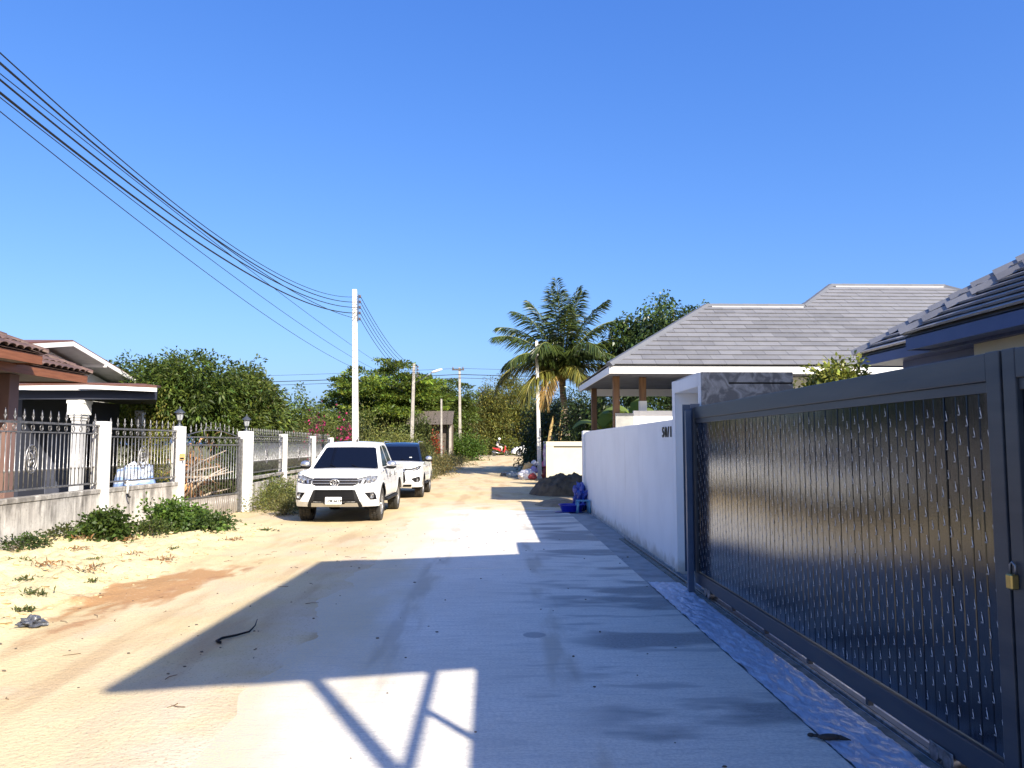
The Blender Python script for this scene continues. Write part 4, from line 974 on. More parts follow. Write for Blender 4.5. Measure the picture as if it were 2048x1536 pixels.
# lanterns
M['lamp_glass'] = mat('lantern_glass', (0.55, 0.57, 0.58), 0.2, trans=0.4); M['lamp_metal'] = mat('lantern_metal', (0.10, 0.11, 0.12), 0.45, 0.6)
for i, lab in ((2, 'grey carriage lantern on the fence post with the tan plate'), (3, 'grey carriage lantern on the thick post after the driveway gate')):
    x, y = FP[i]; z = FT[i]
    t = thing('post_lantern', lab, 'lantern', (x, y, z), 'lanterns on the left fence posts')
    MB().lathe([(0.07, z - 0.002), (0.075, z + 0.02), (0.03, z + 0.05), (0.025, z + 0.11), (0.045, z + 0.13), (0.06, z + 0.145)], (x, y, 0), 10).build('stem', M['lamp_metal'], t, smooth=True)
    MB().lathe([(0.055, z + 0.145), (0.085, z + 0.30)], (x, y, 0), 6).build('glass', M['lamp_glass'], t)
    for k in range(6):
        th = k * math.pi / 3; MB().tube([(x + 0.057 * math.cos(th), y + 0.057 * math.sin(th), z + 0.143), (x + 0.088 * math.cos(th), y + 0.088 * math.sin(th), z + 0.302)], 0.006, 4).build('rib', M['lamp_metal'], t)
    MB().lathe([(0.125, z + 0.30), (0.115, z + 0.315), (0.04, z + 0.38), (0.015, z + 0.395), (0.018, z + 0.42), (0.003, z + 0.45)], (x, y, 0), 10).build('cap', M['lamp_metal'], t)
# tap pipe hooked over the wall
tp = thing('wall_tap', 'white pipe with a dark tap hanging over the stained low wall', 'tap', (-7.05, 15.2, 0.8))
MB().tube([(-7.19, 15.35, 1.0), (-7.13, 15.32, 1.03), (-7.10, 15.28, 0.98), (-7.10, 15.26, 0.80)], 0.022, 8).build('pipe', M['white_fascia'], tp, smooth=True); MB().tube([(-7.10, 15.26, 0.80), (-7.07, 15.25, 0.74), (-7.03, 15.24, 0.73)], 0.018, 8).build('spout', M['dark'], tp, smooth=True)

# ================================================================ poles and wires
M['insul'] = mat('brown_insulator', (0.07, 0.03, 0.02), 0.3); M['wire'] = mat('black_cable', (0.010, 0.011, 0.014), 0.6)
def pole(name, label, base, top, w0, w1, mt_, holes=False):
    base, top = Vector(base), Vector(top); t = thing(name, label, 'utility pole', tuple(base), 'concrete poles along the lane')
    V = [p + Vector((x * w, y * w, 0)) for p, w in ((base, w0 / 2), (top, w1 / 2)) for x, y in ((-1, -1), (1, -1), (1, 1), (-1, 1))]
    MB().add(V, [(3, 2, 1, 0), (4, 5, 6, 7), (0, 1, 5, 4), (1, 2, 6, 5), (2, 3, 7, 6), (3, 0, 4, 7)]).build('shaft', mt_, t, bevel=0.015)
    if holes:
        hm = MB().box(-0.012, 0.012, -0.006, 0.006, -0.014, 0.014).mesh('bolt_hole', M['dark'])
        n = 24
        for k in range(n):
            f_ = 0.32 + 0.66 * k / n; c = base.lerp(top, f_); inst('bolt_hole', hm, Matrix.Translation(c + Vector((0, -(w0 + (w1 - w0) * f_) / 2 - 0.001, 0))), t)
    return t
P1b, P1t = Vector((-4.90, 28, -0.3)), Vector((-5.07, 28, 7.42))
M['white_pole'] = mat('whitewashed_concrete_pole', (0.70, 0.68, 0.63), 0.85, col2=(0.60, 0.58, 0.53), nscale=3, bump=0.1, bscale=50)  # even white, lighter than the other concrete poles
p1 = pole('utility_pole', 'tall whitewashed concrete pole with insulator rack standing behind the pickup', P1b, P1t, 0.235, 0.16, M['white_pole'], True)
RZ = [7.16, 6.96, 6.76, 6.55, 6.33]
MB().box(-4.94, -4.92, 27.96, 28.04, 6.25, 7.24).build('insulator_rack', M['steel'], p1)
for z in RZ: MB().lathe([(0.02, z - 0.05), (0.045, z - 0.045), (0.03, z - 0.012), (0.03, z + 0.012), (0.045, z + 0.045), (0.02, z + 0.05)], (-4.87, 28, 0), 10).build('insulator', M['insul'], p1, smooth=True)
p0_ = pole('utility_pole', 'whitewashed concrete pole standing by the lane before the first fence post', (-5.15, -6.4, -0.3), (-5.12, -6.4, 8.6), 0.235, 0.16, M['white_pole'], False)
MB().box(-5.04, -5.01, -6.44, -6.36, 5.2, 8.2).build('insulator_rack', M['steel'], p0_)
p2 = pole('utility_pole', 'grey concrete pole carrying a street lamp beyond the parked cars', (-5.25, 50, 0.0), (-5.12, 50, 7.0), 0.24, 0.17, M['concrete_post'], False)
MB().tube([(-5.05, 49.9, 5.72), (-4.4, 49.8, 6.1), (-3.95, 49.7, 6.38)], 0.03, 6).build('lamp_arm', M['steel'], p2, smooth=True)
MB().ell((-3.62, 49.65, 6.50), (0.40, 0.12, 0.085), 12, 6).xf(Matrix.Translation((-3.62, 49.65, 6.5)) @ Matrix.Rotation(R(-18), 4, 'Y') @ Matrix.Translation((3.62, -49.65, -6.5))).build('lamp_head', M['white_fascia'], p2, smooth=True)
MB().box(-4.95, -4.90, 49.95, 50.05, 6.1, 6.85).build('insulator_rack', M['steel'], p2)
for z in (6.2, 6.4, 6.6, 6.8): MB().lathe([(0.03, z - 0.05), (0.05, z), (0.03, z + 0.05)], (-4.86, 50, 0), 8).build('insulator', M['insul'], p2)
p3 = pole('utility_pole', 'far concrete pole with a cross arm at its top', (-2.75, 66, 0.3), (-2.85, 66, 8.35), 0.25, 0.18, M['concrete_post'], False)
MB().box(-3.5, -2.45, 65.86, 65.94, 8.1, 8.22).build('cross_arm', M['old_wood'], p3)
for x in (-3.4, -2.55): MB().lathe([(0.03, 8.22), (0.06, 8.28), (0.03, 8.42)], (x, 65.9, 0), 8).build('insulator', M['insul'], p3)
p4 = pole('utility_pole', 'slim white pole standing by the rubbish bags in front of the palm', (2.42, 39.5, -0.3), (2.27, 39.5, 7.1), 0.22, 0.14, M['white_pole'], False)
MB().box(2.40, 2.47, 39.36, 39.40, 2.2, 2.6).build('meter_box', M['steel'], p4)
p5 = pole('concrete_stake', 'short thin concrete stake beside the shack', (-3.62, 55, 0.2), (-3.66, 55, 5.0), 0.14, 0.12, M['concrete_post'], False)
p5['category'] = 'stake'

def cable(pts, r, label, group='overhead wires', n=60, y0=None):
    """smooth curve through the given points"""
    P = [Vector(p) for p in pts]; out = []
    ys = np.array([p.y for p in P]); yy = np.linspace(ys[0] if y0 is None else y0, ys[-1], n)
    deg = len(P) - 1
    zx = np.polyval(np.polyfit(ys, [p.z for p in P], min(deg, 2)), yy); xx = np.interp(yy, ys, [p.x for p in P])
    o = MB().tube(list(zip(xx, yy, zx)), r, 5).build('overhead_wire', M['wire'], smooth=True); tag(o, label, 'wire', group)
lab1 = ['topmost wire, thin, tied to the first insulator of the tall white pole', 'black wire tied to the second insulator down the tall white pole', 'black wire tied to the middle insulator of the tall white pole', 'thickest black wire tied to the fourth insulator down the tall white pole']
for i, (z0, z1, r) in enumerate(((5.71, 5.52, 0.008), (5.61, 5.44, 0.012), (5.44, 5.31, 0.012), (5.31, 5.17, 0.015))):
    cable([(-5.0, 7.64, z0), (-5.0, 13.0, z1), (-4.92, 28, RZ[i])], r, lab1[i], y0=-6.3)
    # and the span behind, to the next pole
for (z0, z1, xe, ze), nth in zip(((5.50, 5.38, 31.4, 5.28), (5.26, 5.04, 29.6, 4.87), (5.12, 4.76, 26.7, 4.49)), ('highest', 'middle', 'lowest')):
    zz = np.polyval(np.polyfit([7.66, 13.0, xe], [z0, z1, ze], 2), np.linspace(-6.3, xe, 40))
    pts = [(-5.0, y_, z_) for y_, z_ in zip(np.linspace(-6.3, xe, 40), zz)]; pts += [(-5.0, 36, zz[-1] + 0.12), (-5.2, 45, zz[-1] + 0.35)]
    o = MB().tube(pts, 0.006, 5).build('overhead_wire', M['wire'], smooth=True); tag(o, nth + ' of three thin loose wires passing behind the tall white pole into the trees', 'wire', 'thin low wires')
cable([(-5.0, 7.65, 5.60), (-5.0, 13.0, 5.43), (-4.92, 28, RZ[4])], 0.009, 'thin wire ending at the lowest insulator of the tall white pole', y0=-6.3)
for i, z in enumerate(RZ):
    e = (-4.88, 50, 6.85 - 0.13 * i); mid = (-4.87, 39, (z + e[2]) / 2 - 0.62 - 0.03 * i)
    cable([(-4.85, 28, z), mid, e], 0.011, ['topmost', 'second highest', 'middle', 'second lowest', 'lowest'][i] + ' wire sagging between the tall white pole and the street lamp pole', 'wires between the two poles')
def hwire(x0, z0, x1, z1, y, r, label, sag=0.15):
    o = MB().tube([(x0 + (x1 - x0) * t, y, z0 + (z1 - z0) * t - 4 * sag * t * (1 - t)) for t in np.linspace(0, 1, 24)], r, 5).build('overhead_wire', M['wire'], smooth=True); tag(o, label, 'wire', 'wires along the cross street')
for z, r, nth in ((8.28, 0.014, 'highest thin'), (7.75, 0.03, 'thick middle'), (7.45, 0.02, 'lowest')):
    hwire(-34, z - 1.0, -2.85, z, 65.9, r, nth + ' wire between the layered tree and the far pole with cross arm'); hwire(-2.85, z, 20, z - 0.1, 65.9, r, nth + ' wire between the far pole with cross arm and the palm')
# ================================================================ vehicles
def arc(cy, cz, r, a0, a1, n=14): return [(cy + r * math.cos(a0 + (a1 - a0) * i / n), cz + r * math.sin(a0 + (a1 - a0) * i / n)) for i in range(n + 1)]

def wheel(t, T, x, y, z, r, w_, side, spokes=6, nm='wheel'):
    """tyre as the wheel, rim under it; side +1 faces +x"""
    hw_ = w_ / 2
    tb = MB().lathe([(r * 0.62, -hw_ * 0.9), (r * 0.84, -hw_), (r * 0.96, -hw_ * 0.92), (r, -hw_ * 0.7), (r, -hw_*0.36), (r - 0.012, -hw_*0.33), (r - 0.012, -hw_*0.27), (r, -hw_*0.24), (r, hw_*0.24), (r - 0.012, hw_*0.27), (r - 0.012, hw_*0.33), (r, hw_*0.36), (r, hw_ * 0.7), (r * 0.96, hw_ * 0.92), (r * 0.84, hw_), (r * 0.62, hw_ * 0.9)], (x, y, z), 40, 'x', close=True)
    # tread blocks
    for k in range(40):
        th = 2 * math.pi * k / 40
        for s_ in (-0.62, 0.0, 0.62):
            c = Vector((x + s_ * hw_ * 0.8, y + math.cos(th + 0.05 * s_) * (r + 0.001), z + math.sin(th + 0.05 * s_) * (r + 0.001))); tg = Vector((0, -math.sin(th), math.cos(th)))
            tb.beam(c - tg * 0.017, c + tg * 0.017, hw_ * 0.36, 0.014, up=(0, math.cos(th), math.sin(th)))
    wh = tb.xf(T).build(nm, M['rubber'], t, smooth=True, angle=40)
    rb = MB(); xo = x + side * hw_ * 0.62
    rb.lathe([(r * 0.64, side * hw_ * 0.9), (r * 0.60, side * hw_ * 0.86), (r * 0.58, side * hw_ * 0.3), (r*0.64, side * hw_ * 0.2)], (x, y, z), 28, 'x', close=True)
    for k in range(spokes):
        th = 2 * math.pi * k / spokes + 0.2; c, s_ = math.cos(th), math.sin(th)
        for dth in (-0.13, 0.13):
            rb.beam((xo + side * 0.02, y + 0.05 * c, z + 0.05 * s_), (xo, y + r * 0.61 * math.cos(th + dth), z + r * 0.61 * math.sin(th + dth)), 0.032, 0.03, up=(1, 0, 0))
    rb.lathe([(0.0, side * (hw_ * 0.62 + 0.035)), (0.055, side * (hw_ * 0.62 + 0.03)), (0.065, side * hw_ * 0.5)], (x, y, z), 16, 'x')
    rb.xf(T).build('rim', M['alloy'], wh, smooth=True, angle=35)
    MB().lathe([(0.0, side * hw_ * 0.28), (r * 0.58, side * hw_ * 0.28), (r*0.58, side*hw_*0.2), (0, side*hw_*0.2)], (x, y, z), 24, 'x').xf(T).build('brake_disc', M['dark'], wh)
M['alloy'] = mat('alloy_rim', (0.50, 0.50, 0.51), 0.3, 0.85)
M['lens'] = mat('headlamp_lens', (0.40, 0.40, 0.40), 0.15, 0.4, coat=0.5, col2=(0.06, 0.06, 0.065), nscale=22)
M['silver'] = mat('silver_paint', (0.52, 0.51, 0.49), 0.35, 0.6)
M['seam'] = mat('panel_gap', (0.05, 0.05, 0.05), 0.8)
M['amber'] = mat('amber_lens', (0.5, 0.16, 0.02), 0.2)
M['red_lens'] = mat('red_lens', (0.35, 0.01, 0.01), 0.2)
M['plate_white'] = mat('plate_white', (0.78, 0.78, 0.75), 0.4)

def car(name, label, T, kind):
    L_ = {'pickup': 5.33, 'suv': 4.80, 'sedan': 4.45}[kind]; hw = {'pickup': 0.925, 'suv': 0.925, 'sedan': 0.87}[kind]
    H0 = {'pickup': 0, 'suv': 0, 'sedan': 0}[kind]
    t = thing(name, label, 'pickup truck' if kind == 'pickup' else 'car', tuple(T.translation))
    paint = M['car_white']
    def B(mb, nm, m_, parent=None, **k): return mb.xf(T).build(nm, m_, parent or t, **k)
    low = kind == 'sedan'
    zsill = 0.30 if low else 0.50; zbot = 0.22 if low else 0.385
    znose = 0.72 if low else 1.04; zfen = 0.80 if low else 1.11; zbelt = 0.93 if low else 1.17
    ywind = 1.05 if low else 1.30; r = 0.32 if low else 0.385; ax1 = 0.85 if low else 0.95; ax2 = (3.45 if low else {'pickup': 4.035, 'suv': 3.70}[kind]); D = 0.42
    ra = r + (0.05 if low else 0.085)
    def slant(z):
        s = 0.0
        if z > znose - 0.27: s += 0.13 * ((z - (znose - 0.27)) / 0.27) ** 1.3
        if z < zsill: s += 0.10 * (zsill - z) / 0.12
        return s
    def plan(x):
        q = min(1.0, abs(x) / hw); return D * (1 - (1 - q ** 3.2) ** (1 / 2.2)) if q < 1 else D
    def front(x, z, off=0.0): return (x, plan(x) + slant(z) - off, z)
    def ztop(x): return znose + (zfen - znose) * (abs(x) / hw) ** 1.6
    body = MB()
    nt_ = 36
    def px(u):
        th = (u * 2 - 1) * math.pi / 2; s_ = math.sin(th); return hw * math.copysign(abs(s_) ** (2 / 3.2), s_), D * (1 - max(0, math.cos(th)) ** (2 / 2.2))
    def fas(u, v):
        x, y = px(u); zt_ = ztop(x); z = zbot + (zt_ - zbot) * v; return (x, y + slant(min(z, znose + 0.02)), z)
    body.grid(fas, nt_, 12)
    # bonnet
    def bon(u, v):
        x, y = px(u); z0 = ztop(x); y0 = y + slant(min(z0, znose + 0.02)); yr = ywind + 0.10 * (1 - (abs(x) / hw) ** 2) * -1 + 0.1
        zr = zbelt + 0.035 * (1 - (x / hw) ** 2); e = abs(x) / hw
        z = z0 + (zr - z0) * (1 - (1 - v) ** 1.7) * (1 if e < 0.999 else 1); 
        z += 0.018 * math.sin(math.pi * v) * (1 - e ** 4) + (0.012 if 0.42 < e < 0.8 else 0) * math.sin(math.pi * min(1, v * 1.2))
        return (x, y0 + (max(yr, y0 + 0.1) - y0) * v, z)
    body.grid(bon, nt_, 10)
    # sides
    wl_ = 0.035
    def sidex(y, z):
        k_ = 0.0
        if z > 0.62: k_ += 0.055 * ((z - 0.62) / 0.55) ** 2
        if z < zsill + 0.12: k_ += 0.05 * ((zsill + 0.12 - z) / 0.15) ** 1.5
        k_ -= 0.012 * math.exp(-((z - 0.86 * zbelt) / 0.03) ** 2)
        fl = sum(math.exp(-((math.hypot(y - a_, z - r) - ra) / 0.06) ** 2) for a_ in (ax1, ax2)); k_ -= 0.022 * min(1, fl)
        k_ *= float(ss(D - 0.02, D + 0.5, y)) if y < D + 0.5 else 1
        if y > L_ - 0.35: k_ += 0.07 * ((y - L_ + 0.35) / 0.35) ** 2
        return hw - k_
    ytop = [(D + slant(zfen), zfen), (ywind * 0.62, zfen + (zbelt - zfen) * 0.75), (ywind, zbelt)]
    if kind == 'pickup': top = ytop + [(3.50, zbelt + 0.01), (3.52, 1.19), (L_ - 0.04, 1.21)]
    elif kind == 'suv': top = ytop + [(3.3, zbelt + 0.01), (L_ - 0.15, zbelt + 0.06), (L_ - 0.03, 1.05)]
    else: top = ytop + [(3.4, zbelt + 0.03), (L_ - 0.05, zbelt + 0.02)]
    bot = [(L_ - 0.02, zsill + 0.08)] + [p for p in arc(ax2, r, ra, -0.0, math.pi) if p[1] > zsill - 0.02][::1] + [(ax2 - ra - 0.02, zsill), (ax1 + ra + 0.02, zsill)]
    a1 = [p for p in arc(ax1, r, ra, 0.0, math.pi) if p[1] > zsill - 0.02 and p[0] > D + slant(0.5) + 0.02]
    poly = top + bot + a1 + [(D + slant(zbot) - 0.0, zsill + 0.06)]
    front_edge = [(D + slant(z), z) for z in np.linspace(zsill + 0.09, zfen - 0.03, 6)]
    poly = top + bot + a1 + front_edge
    for sgn in (1, -1):
        body.patch(poly, lambda y, z, sg=sgn: (sg * sidex(y, z), y, z), 0.07)
    # rear face, deck
    zr_ = {'pickup': 1.21, 'suv': 1.05, 'sedan': zbelt + 0.02}[kind]
    body.grid(lambda u, v: ((u * 2 - 1) * (hw - 0.07), L_ - 0.02 - 0.03 * (2 * u - 1) ** 2, zsill + 0.05 + (zr_ - zsill - 0.05) * v), 12, 4)
    if kind == 'pickup':
        for x0, x1 in ((-hw + 0.035, -hw + 0.14), (hw - 0.14, hw - 0.035)): body.box(x0, x1, 3.54, L_ - 0.05, 0.85, 1.205)
        body.box(-hw + 0.14, hw - 0.14, L_ - 0.12, L_ - 0.05, 0.85, 1.20); body.box(-hw + 0.1, hw - 0.1, 3.54, 3.60, 0.7, 1.20)
    else:
        body.grid(lambda u, v: ((u * 2 - 1) * (hw - 0.06), 3.2 + (L_ - 3.25) * v, zbelt + (0.02 if low else 0.03)), 6, 3)
    B(body, 'body', paint, smooth=True, angle=32)
    B(MB().box(-hw + 0.10, hw - 0.10, 0.55, L_ - 0.25, zbot + 0.02, zbelt - 0.12), 'underbody', M['dark'])
    # wheel housings
    for a_ in (ax1, ax2):
        for sgn in (1, -1):
            mb = MB(); x0 = sgn * (hw - 0.025); x1 = sgn * (hw - 0.34)
            A = arc(a_, r, ra, -0.15, math.pi + 0.15, 16); V = [(x0, y, z) for y, z in A] + [(x1, y, z) for y, z in A]; k = len(A)
            mb.add(V, [(i, i + 1, i + 1 + k, i + k) for i in range(k - 1)] + [tuple(range(k, 2 * k))]); B(mb, 'wheel_housing', M['dark'])
            if kind != 'sedan':
                rim_ = MB(); A2 = arc(a_, r, ra + 0.03, 0.1, math.pi - 0.1, 18); A1 = arc(a_, r, ra - 0.012, 0.1, math.pi - 0.1, 18)
                V = [(sgn * (sidex(y, z) + 0.006), y, z) for y, z in A2] + [(sgn * (sidex(y, z) + 0.010), y, z) for y, z in A1]; k = len(A2)
                if kind == 'suv' or True: rim_.add(V, [(i, i + 1, i + 1 + k, i + k) for i in range(k - 1)])
                B(rim_, 'arch_trim', M['dark'] if kind == 'pickup' else paint)
            wheel(t, T, sgn * (hw - 0.135), a_, r, r, 0.20 if low else 0.262, sgn)
    # ------------------------------------------------------------ cabin
    if kind == 'pickup': prof = [(1.22, zbelt - 0.03), (2.03, 1.70), (2.16, 1.762), (2.45, 1.80), (2.95, 1.805), (3.22, 1.77), (3.32, 1.70), (3.53, zbelt - 0.02)]; wt = 0.225; ztp = 1.80
    elif kind == 'suv': prof = [(1.22, zbelt - 0.03), (2.00, 1.69), (2.14, 1.755), (2.5, 1.80), (3.6, 1.80), (4.2, 1.76), (4.36, 1.68), (4.70, zbelt - 0.02)]; wt = 0.215; ztp = 1.80
    else: prof = [(1.0, zbelt - 0.04), (1.85, 1.36), (2.05, 1.43), (2.5, 1.46), (3.0, 1.44), (3.3, 1.37), (4.0, zbelt - 0.02)]; wt = 0.24; ztp = 1.46
    wb = hw - 0.075
    def cw_(z): return wb - wt * (z - zbelt) / (ztp - zbelt)
    ncab = 8
    roofm = M['car_black'] if kind == 'suv' else paint
    cb_ = MB(); rows = []
    def crown(x, z, y): return z + 0.03 * float(ss(prof[1][0] + 0.02, prof[2][0] + 0.25, y)) * (1 - (x / max(0.01, cw_(z))) ** 2)
    def cab(u, v):
        n_ = len(prof) - 1; k_ = min(n_ - 1, int(v * n_)); f_ = v * n_ - k_; y = prof[k_][0] + (prof[k_ + 1][0] - prof[k_][0]) * f_; z = prof[k_][1] + (prof[k_ + 1][1] - prof[k_][1]) * f_
        e = u * 2 - 1; x = e * cw_(z); yb = -0.05 * (1 - e * e) if k_ == 0 else (-0.05 * (1 - e * e) * max(0, 1 - (y - prof[1][0]) * 5) if k_ == 1 else 0)
        return (x, y + yb, crown(x, z, y))
    cb_.grid(cab, 12, (len(prof) - 1) * 2)
    for sgn in (1, -1): cb_.patch([(p[0], p[1]) for p in prof], lambda y, z, sg=sgn: (sg * (cw_(z)), y, z), 0.12)
    B(cb_, 'cabin', roofm, smooth=True, angle=35)
    # glazing, set a few mm proud of the cabin shell
    (ya, za), (yb_, zb_) = prof[0], prof[1]
    def wsp(x, s_):
        y = ya + (yb_ - ya) * s_; z = za + (zb_ - za) * s_; e = x / cw_(z); return (x, y - 0.05 * (1 - e * e) - 0.006, z + 0.004)
    e0, e1 = cw_(za + (zb_ - za) * 0.10) - 0.075, cw_(zb_) - 0.055
    ws = B(MB().patch([(-e0, 0.10), (-e0 * 0.5, 0.085), (0, 0.08), (e0 * 0.5, 0.085), (e0, 0.10), (e1, 0.93), (e1 - 0.05, 0.965), (0, 0.975), (-e1 + 0.05, 0.965), (-e1, 0.93)], wsp, 0.09), 'windscreen', M['glass_dark'], smooth=True)
    for k_, s_ in enumerate((-1, 1)):
        a_ = wsp(0.05 + s_ * 0.25, 0.10); b_ = wsp(-0.12 + s_ * 0.25, 0.22); B(MB().tube([Vector(a_) + Vector((0, -0.015, 0.01)), Vector(b_) + Vector((0, -0.015, 0.01))], 0.008, 5), 'wiper', M['dark'], ws)
    B(MB().grid(lambda u, v: ((u * 2 - 1) * (hw - 0.16), ywind - 0.06 + 0.08 * v - 0.05 * (1 - (2*u-1) ** 2), zbelt + 0.022 + 0.02 * (1 - (2 * u - 1) ** 2)), 10, 2), 'cowl', M['dark'])
    if kind == 'pickup': wins = [[(1.52, zbelt + 0.06), (2.06, 1.62), (2.16, 1.70), (2.40, 1.725), (2.44, zbelt + 0.06)], [(2.54, zbelt + 0.06), (2.52, 1.73), (2.98, 1.725), (3.14, 1.66), (3.24, zbelt + 0.06)]]
    elif kind == 'suv': wins = [[(1.52, zbelt + 0.05), (2.06, 1.62), (2.16, 1.69), (2.46, 1.72), (2.50, zbelt + 0.05)], [(2.58, zbelt + 0.05), (2.56, 1.725), (3.40, 1.72), (3.5, zbelt + 0.06)], [(3.58, zbelt + 0.06), (3.50, 1.715), (4.05, 1.68), (4.30, zbelt + 0.14)]]
    else: wins = [[(1.4, zbelt + 0.04), (1.95, 1.32), (2.35, 1.38), (2.4, zbelt + 0.04)], [(2.48, zbelt + 0.04), (2.46, 1.38), (3.0, 1.36), (3.5, zbelt + 0.06)]]
    for sgn in (1, -1):
        for wv in wins:
            wn_ = B(MB().patch(wv, lambda y, z, sg=sgn: (sg * (cw_(z) + 0.006), y, z), 0.15), 'side_window', M['glass_dark'])
    bw0, bw1 = (prof[-2], prof[-1])
    B(MB().add([(-cw_(1.25) + 0.1, bw1[0] - 0.03 * 0 + 0.008 - (1.25 - zbelt) * 0.4, zbelt + 0.08), (cw_(1.25) - 0.1, bw1[0] + 0.008 - (1.25 - zbelt) * 0.4, zbelt + 0.08), (cw_(1.6) - 0.1, bw0[0] + 0.03, bw0[1] - 0.03), (-cw_(1.6) + 0.1, bw0[0] + 0.03, bw0[1] - 0.03)], [(0, 1, 2, 3)]), 'rear_window', M['glass_dark'])
    # door seams, handles, mirrors
    doors = [1.36, 2.49, 3.42] if kind == 'pickup' else ([1.40, 2.54, 3.52] if kind == 'suv' else [1.3, 2.44, 3.4])
    for sgn in (1, -1):
        for yd in doors:
            mb = MB(); zs = np.linspace(zsill + 0.10, zbelt - 0.005, 9)
            V = []
            for z in zs: V += [(sgn * (sidex(yd, z) + 0.002), yd - 0.004, z), (sgn * (sidex(yd, z) + 0.002), yd + 0.004, z)]
            mb.add(V, [(2*i, 2*i+1, 2*i+3, 2*i+2) for i in range(len(zs) - 1)]); B(mb, 'door_seam', M['seam'])
        for yd in (doors[1] - 0.20, doors[2] - 0.20):
            zc = zbelt - 0.16; x = sidex(yd, zc)
            hd = B(MB().box(min(sgn * (x + 0.022), sgn * (x + 0.038)), max(sgn * (x + 0.022), sgn * (x + 0.038)), yd - 0.10, yd + 0.10, zc - 0.016, zc + 0.016), 'door_handle', M['chrome'] if kind != 'sedan' else paint, bevel=0.006)
            B(MB().lathe([(0.0, sgn * 0.001), (0.062, sgn * 0.002), (0.064, 0.0)], (sgn * (x + 0.002), yd, zc), 16, 'x'), 'handle_cup', M['seam'], hd)
        ym, zm = (1.62, zbelt + 0.10) if not low else (1.45, zbelt + 0.08)
        xm = sgn * (hw + 0.10)
        mr_ = B(MB().ell((xm, ym, zm), (0.125, 0.075, 0.095), 14, 9), 'mirror', M['chrome'] if kind != 'sedan' else paint, smooth=True)
        B(MB().ell((xm, ym - 0.004, zm - 0.055), (0.127, 0.08, 0.05), 12, 6), 'mirror_base', M['dark'], mr_, smooth=True)
        B(MB().beam((sgn * (hw - 0.09), ym + 0.02, zm - 0.09), (sgn * (hw + 0.03), ym + 0.01, zm - 0.055), 0.07, 0.035), 'mirror_arm', M['dark'], mr_)
    if kind != 'sedan':
        for sgn in (1, -1): 
            x0, x1 = sorted((sgn * (hw - 0.16), sgn * (hw + 0.04))); B(MB().box(x0, x1, ax1 + ra + 0.12, ax2 - ra - 0.08, 0.42, 0.475), 'side_step', M['dark'], bevel=0.015)
            x0, x1 = sorted((sgn * (hw - 0.25), sgn * (hw - 0.02))); B(MB().box(x0, x1, ax2 + ra - 0.01, ax2 + ra + 0.005, 0.24, 0.56), 'mud_flap', M['dark'])
    # ------------------------------------------------------------ front end
    def F_(poly, nm, m_, off=0.006, res=0.05, parent=None, mirror=False):
        o = None
        for sg in ((1, -1) if mirror else (1,)):
            o = B(MB().patch([(x * sg, z) for x, z in poly] if sg > 0 else [(x * sg, z) for x, z in poly][::-1], lambda x, z: front(x, z, off), res), nm, m_, parent, smooth=True)
        return o
    if kind == 'pickup':
        gr = F_([(-0.47, 1.02), (0.47, 1.02), (0.50, 0.97), (0.50, 0.88), (0.40, 0.84), (-0.40, 0.84), (-0.50, 0.88), (-0.50, 0.97)], 'grille', M['dark'], 0.006)
        for z, w_, h_ in ((1.010, 0.47, 0.022), (0.960, 0.50, 0.018), (0.900, 0.48, 0.018), (0.848, 0.42, 0.010)):
            B(MB().grid(lambda u, v: front((u * 2 - 1) * w_, z - h_ / 2 + h_ * v, 0.022 if 0.2 < v < 0.8 else 0.008), 20, 3), 'grille_bar', M['chrome'], gr, smooth=True)
        def emblem(cx, cz, s_, off):
            mb = MB()
            def el(rx, rz, ox, oz, th=0.008):
                e = ring_mesh(rx, rz, th, 24, 6)
                mb.add([(v.x + ox, v.y, v.z + oz) for v in e.v], e.f)
            el(0.098 * s_, 0.066 * s_, 0, 0, 0.011); el(0.030 * s_, 0.055 * s_, 0, -0.006 * s_); el(0.066 * s_, 0.026 * s_, 0, 0.030 * s_)
            mb.v = [Vector((v.x + cx, front(cx, cz)[1] - off + v.y, v.z + cz)) for v in mb.v]; return mb
        B(MB().lathe([(0.0, -0.0), (0.092, -0.002), (0.092, 0.006)], (0, 0, 0), 20, 'y').xf(Matrix.Translation((0, front(0, 0.92)[1] - 0.03, 0.92)) @ Matrix.Diagonal((1, 1, 0.68, 1))), 'emblem_disc', M['dark'], gr)
        B(emblem(0, 0.92, 1.0, 0.038), 'emblem', M['chrome'], gr, smooth=True)
        for sg in (1, -1):
            hp_ = [(0.48, 0.985), (0.62, 1.02), (0.76, 1.065), (0.885, 1.115), (0.90, 1.06), (0.885, 0.97), (0.84, 0.92), (0.70, 0.885), (0.52, 0.875)]
            hl = B(MB().patch([(x * sg, z) for x, z in (hp_ if sg > 0 else hp_[::-1])], lambda x, z: front(x, z, 0.008), 0.035), 'headlight', M['lens'], smooth=True)
            for cx, cz, rr in ((0.71, 0.955, 0.052), (0.815, 0.985, 0.04)):
                y = front(cx, cz)[1]
                B(MB().lathe([(rr, 0.0), (rr, -0.03), (rr * 0.82, -0.032), (rr * 0.8, -0.012), (0.0, -0.02)], (sg * cx, y, cz), 18, 'y'), 'lamp_ring', M['chrome'], hl, smooth=True, angle=40)
            for k_ in range(3):
                B(MB().patch([(sg * x, z) for x, z in ([(0.53 + 0.05 * k_, 0.90), (0.565 + 0.05 * k_, 0.90), (0.58 + 0.05 * k_, 0.97), (0.545 + 0.05 * k_, 0.97)][::sg])], lambda x, z: front(x, z, 0.013), 0.06), 'lamp_cell', M['chrome'] if k_ % 2 else M['dark'], hl)
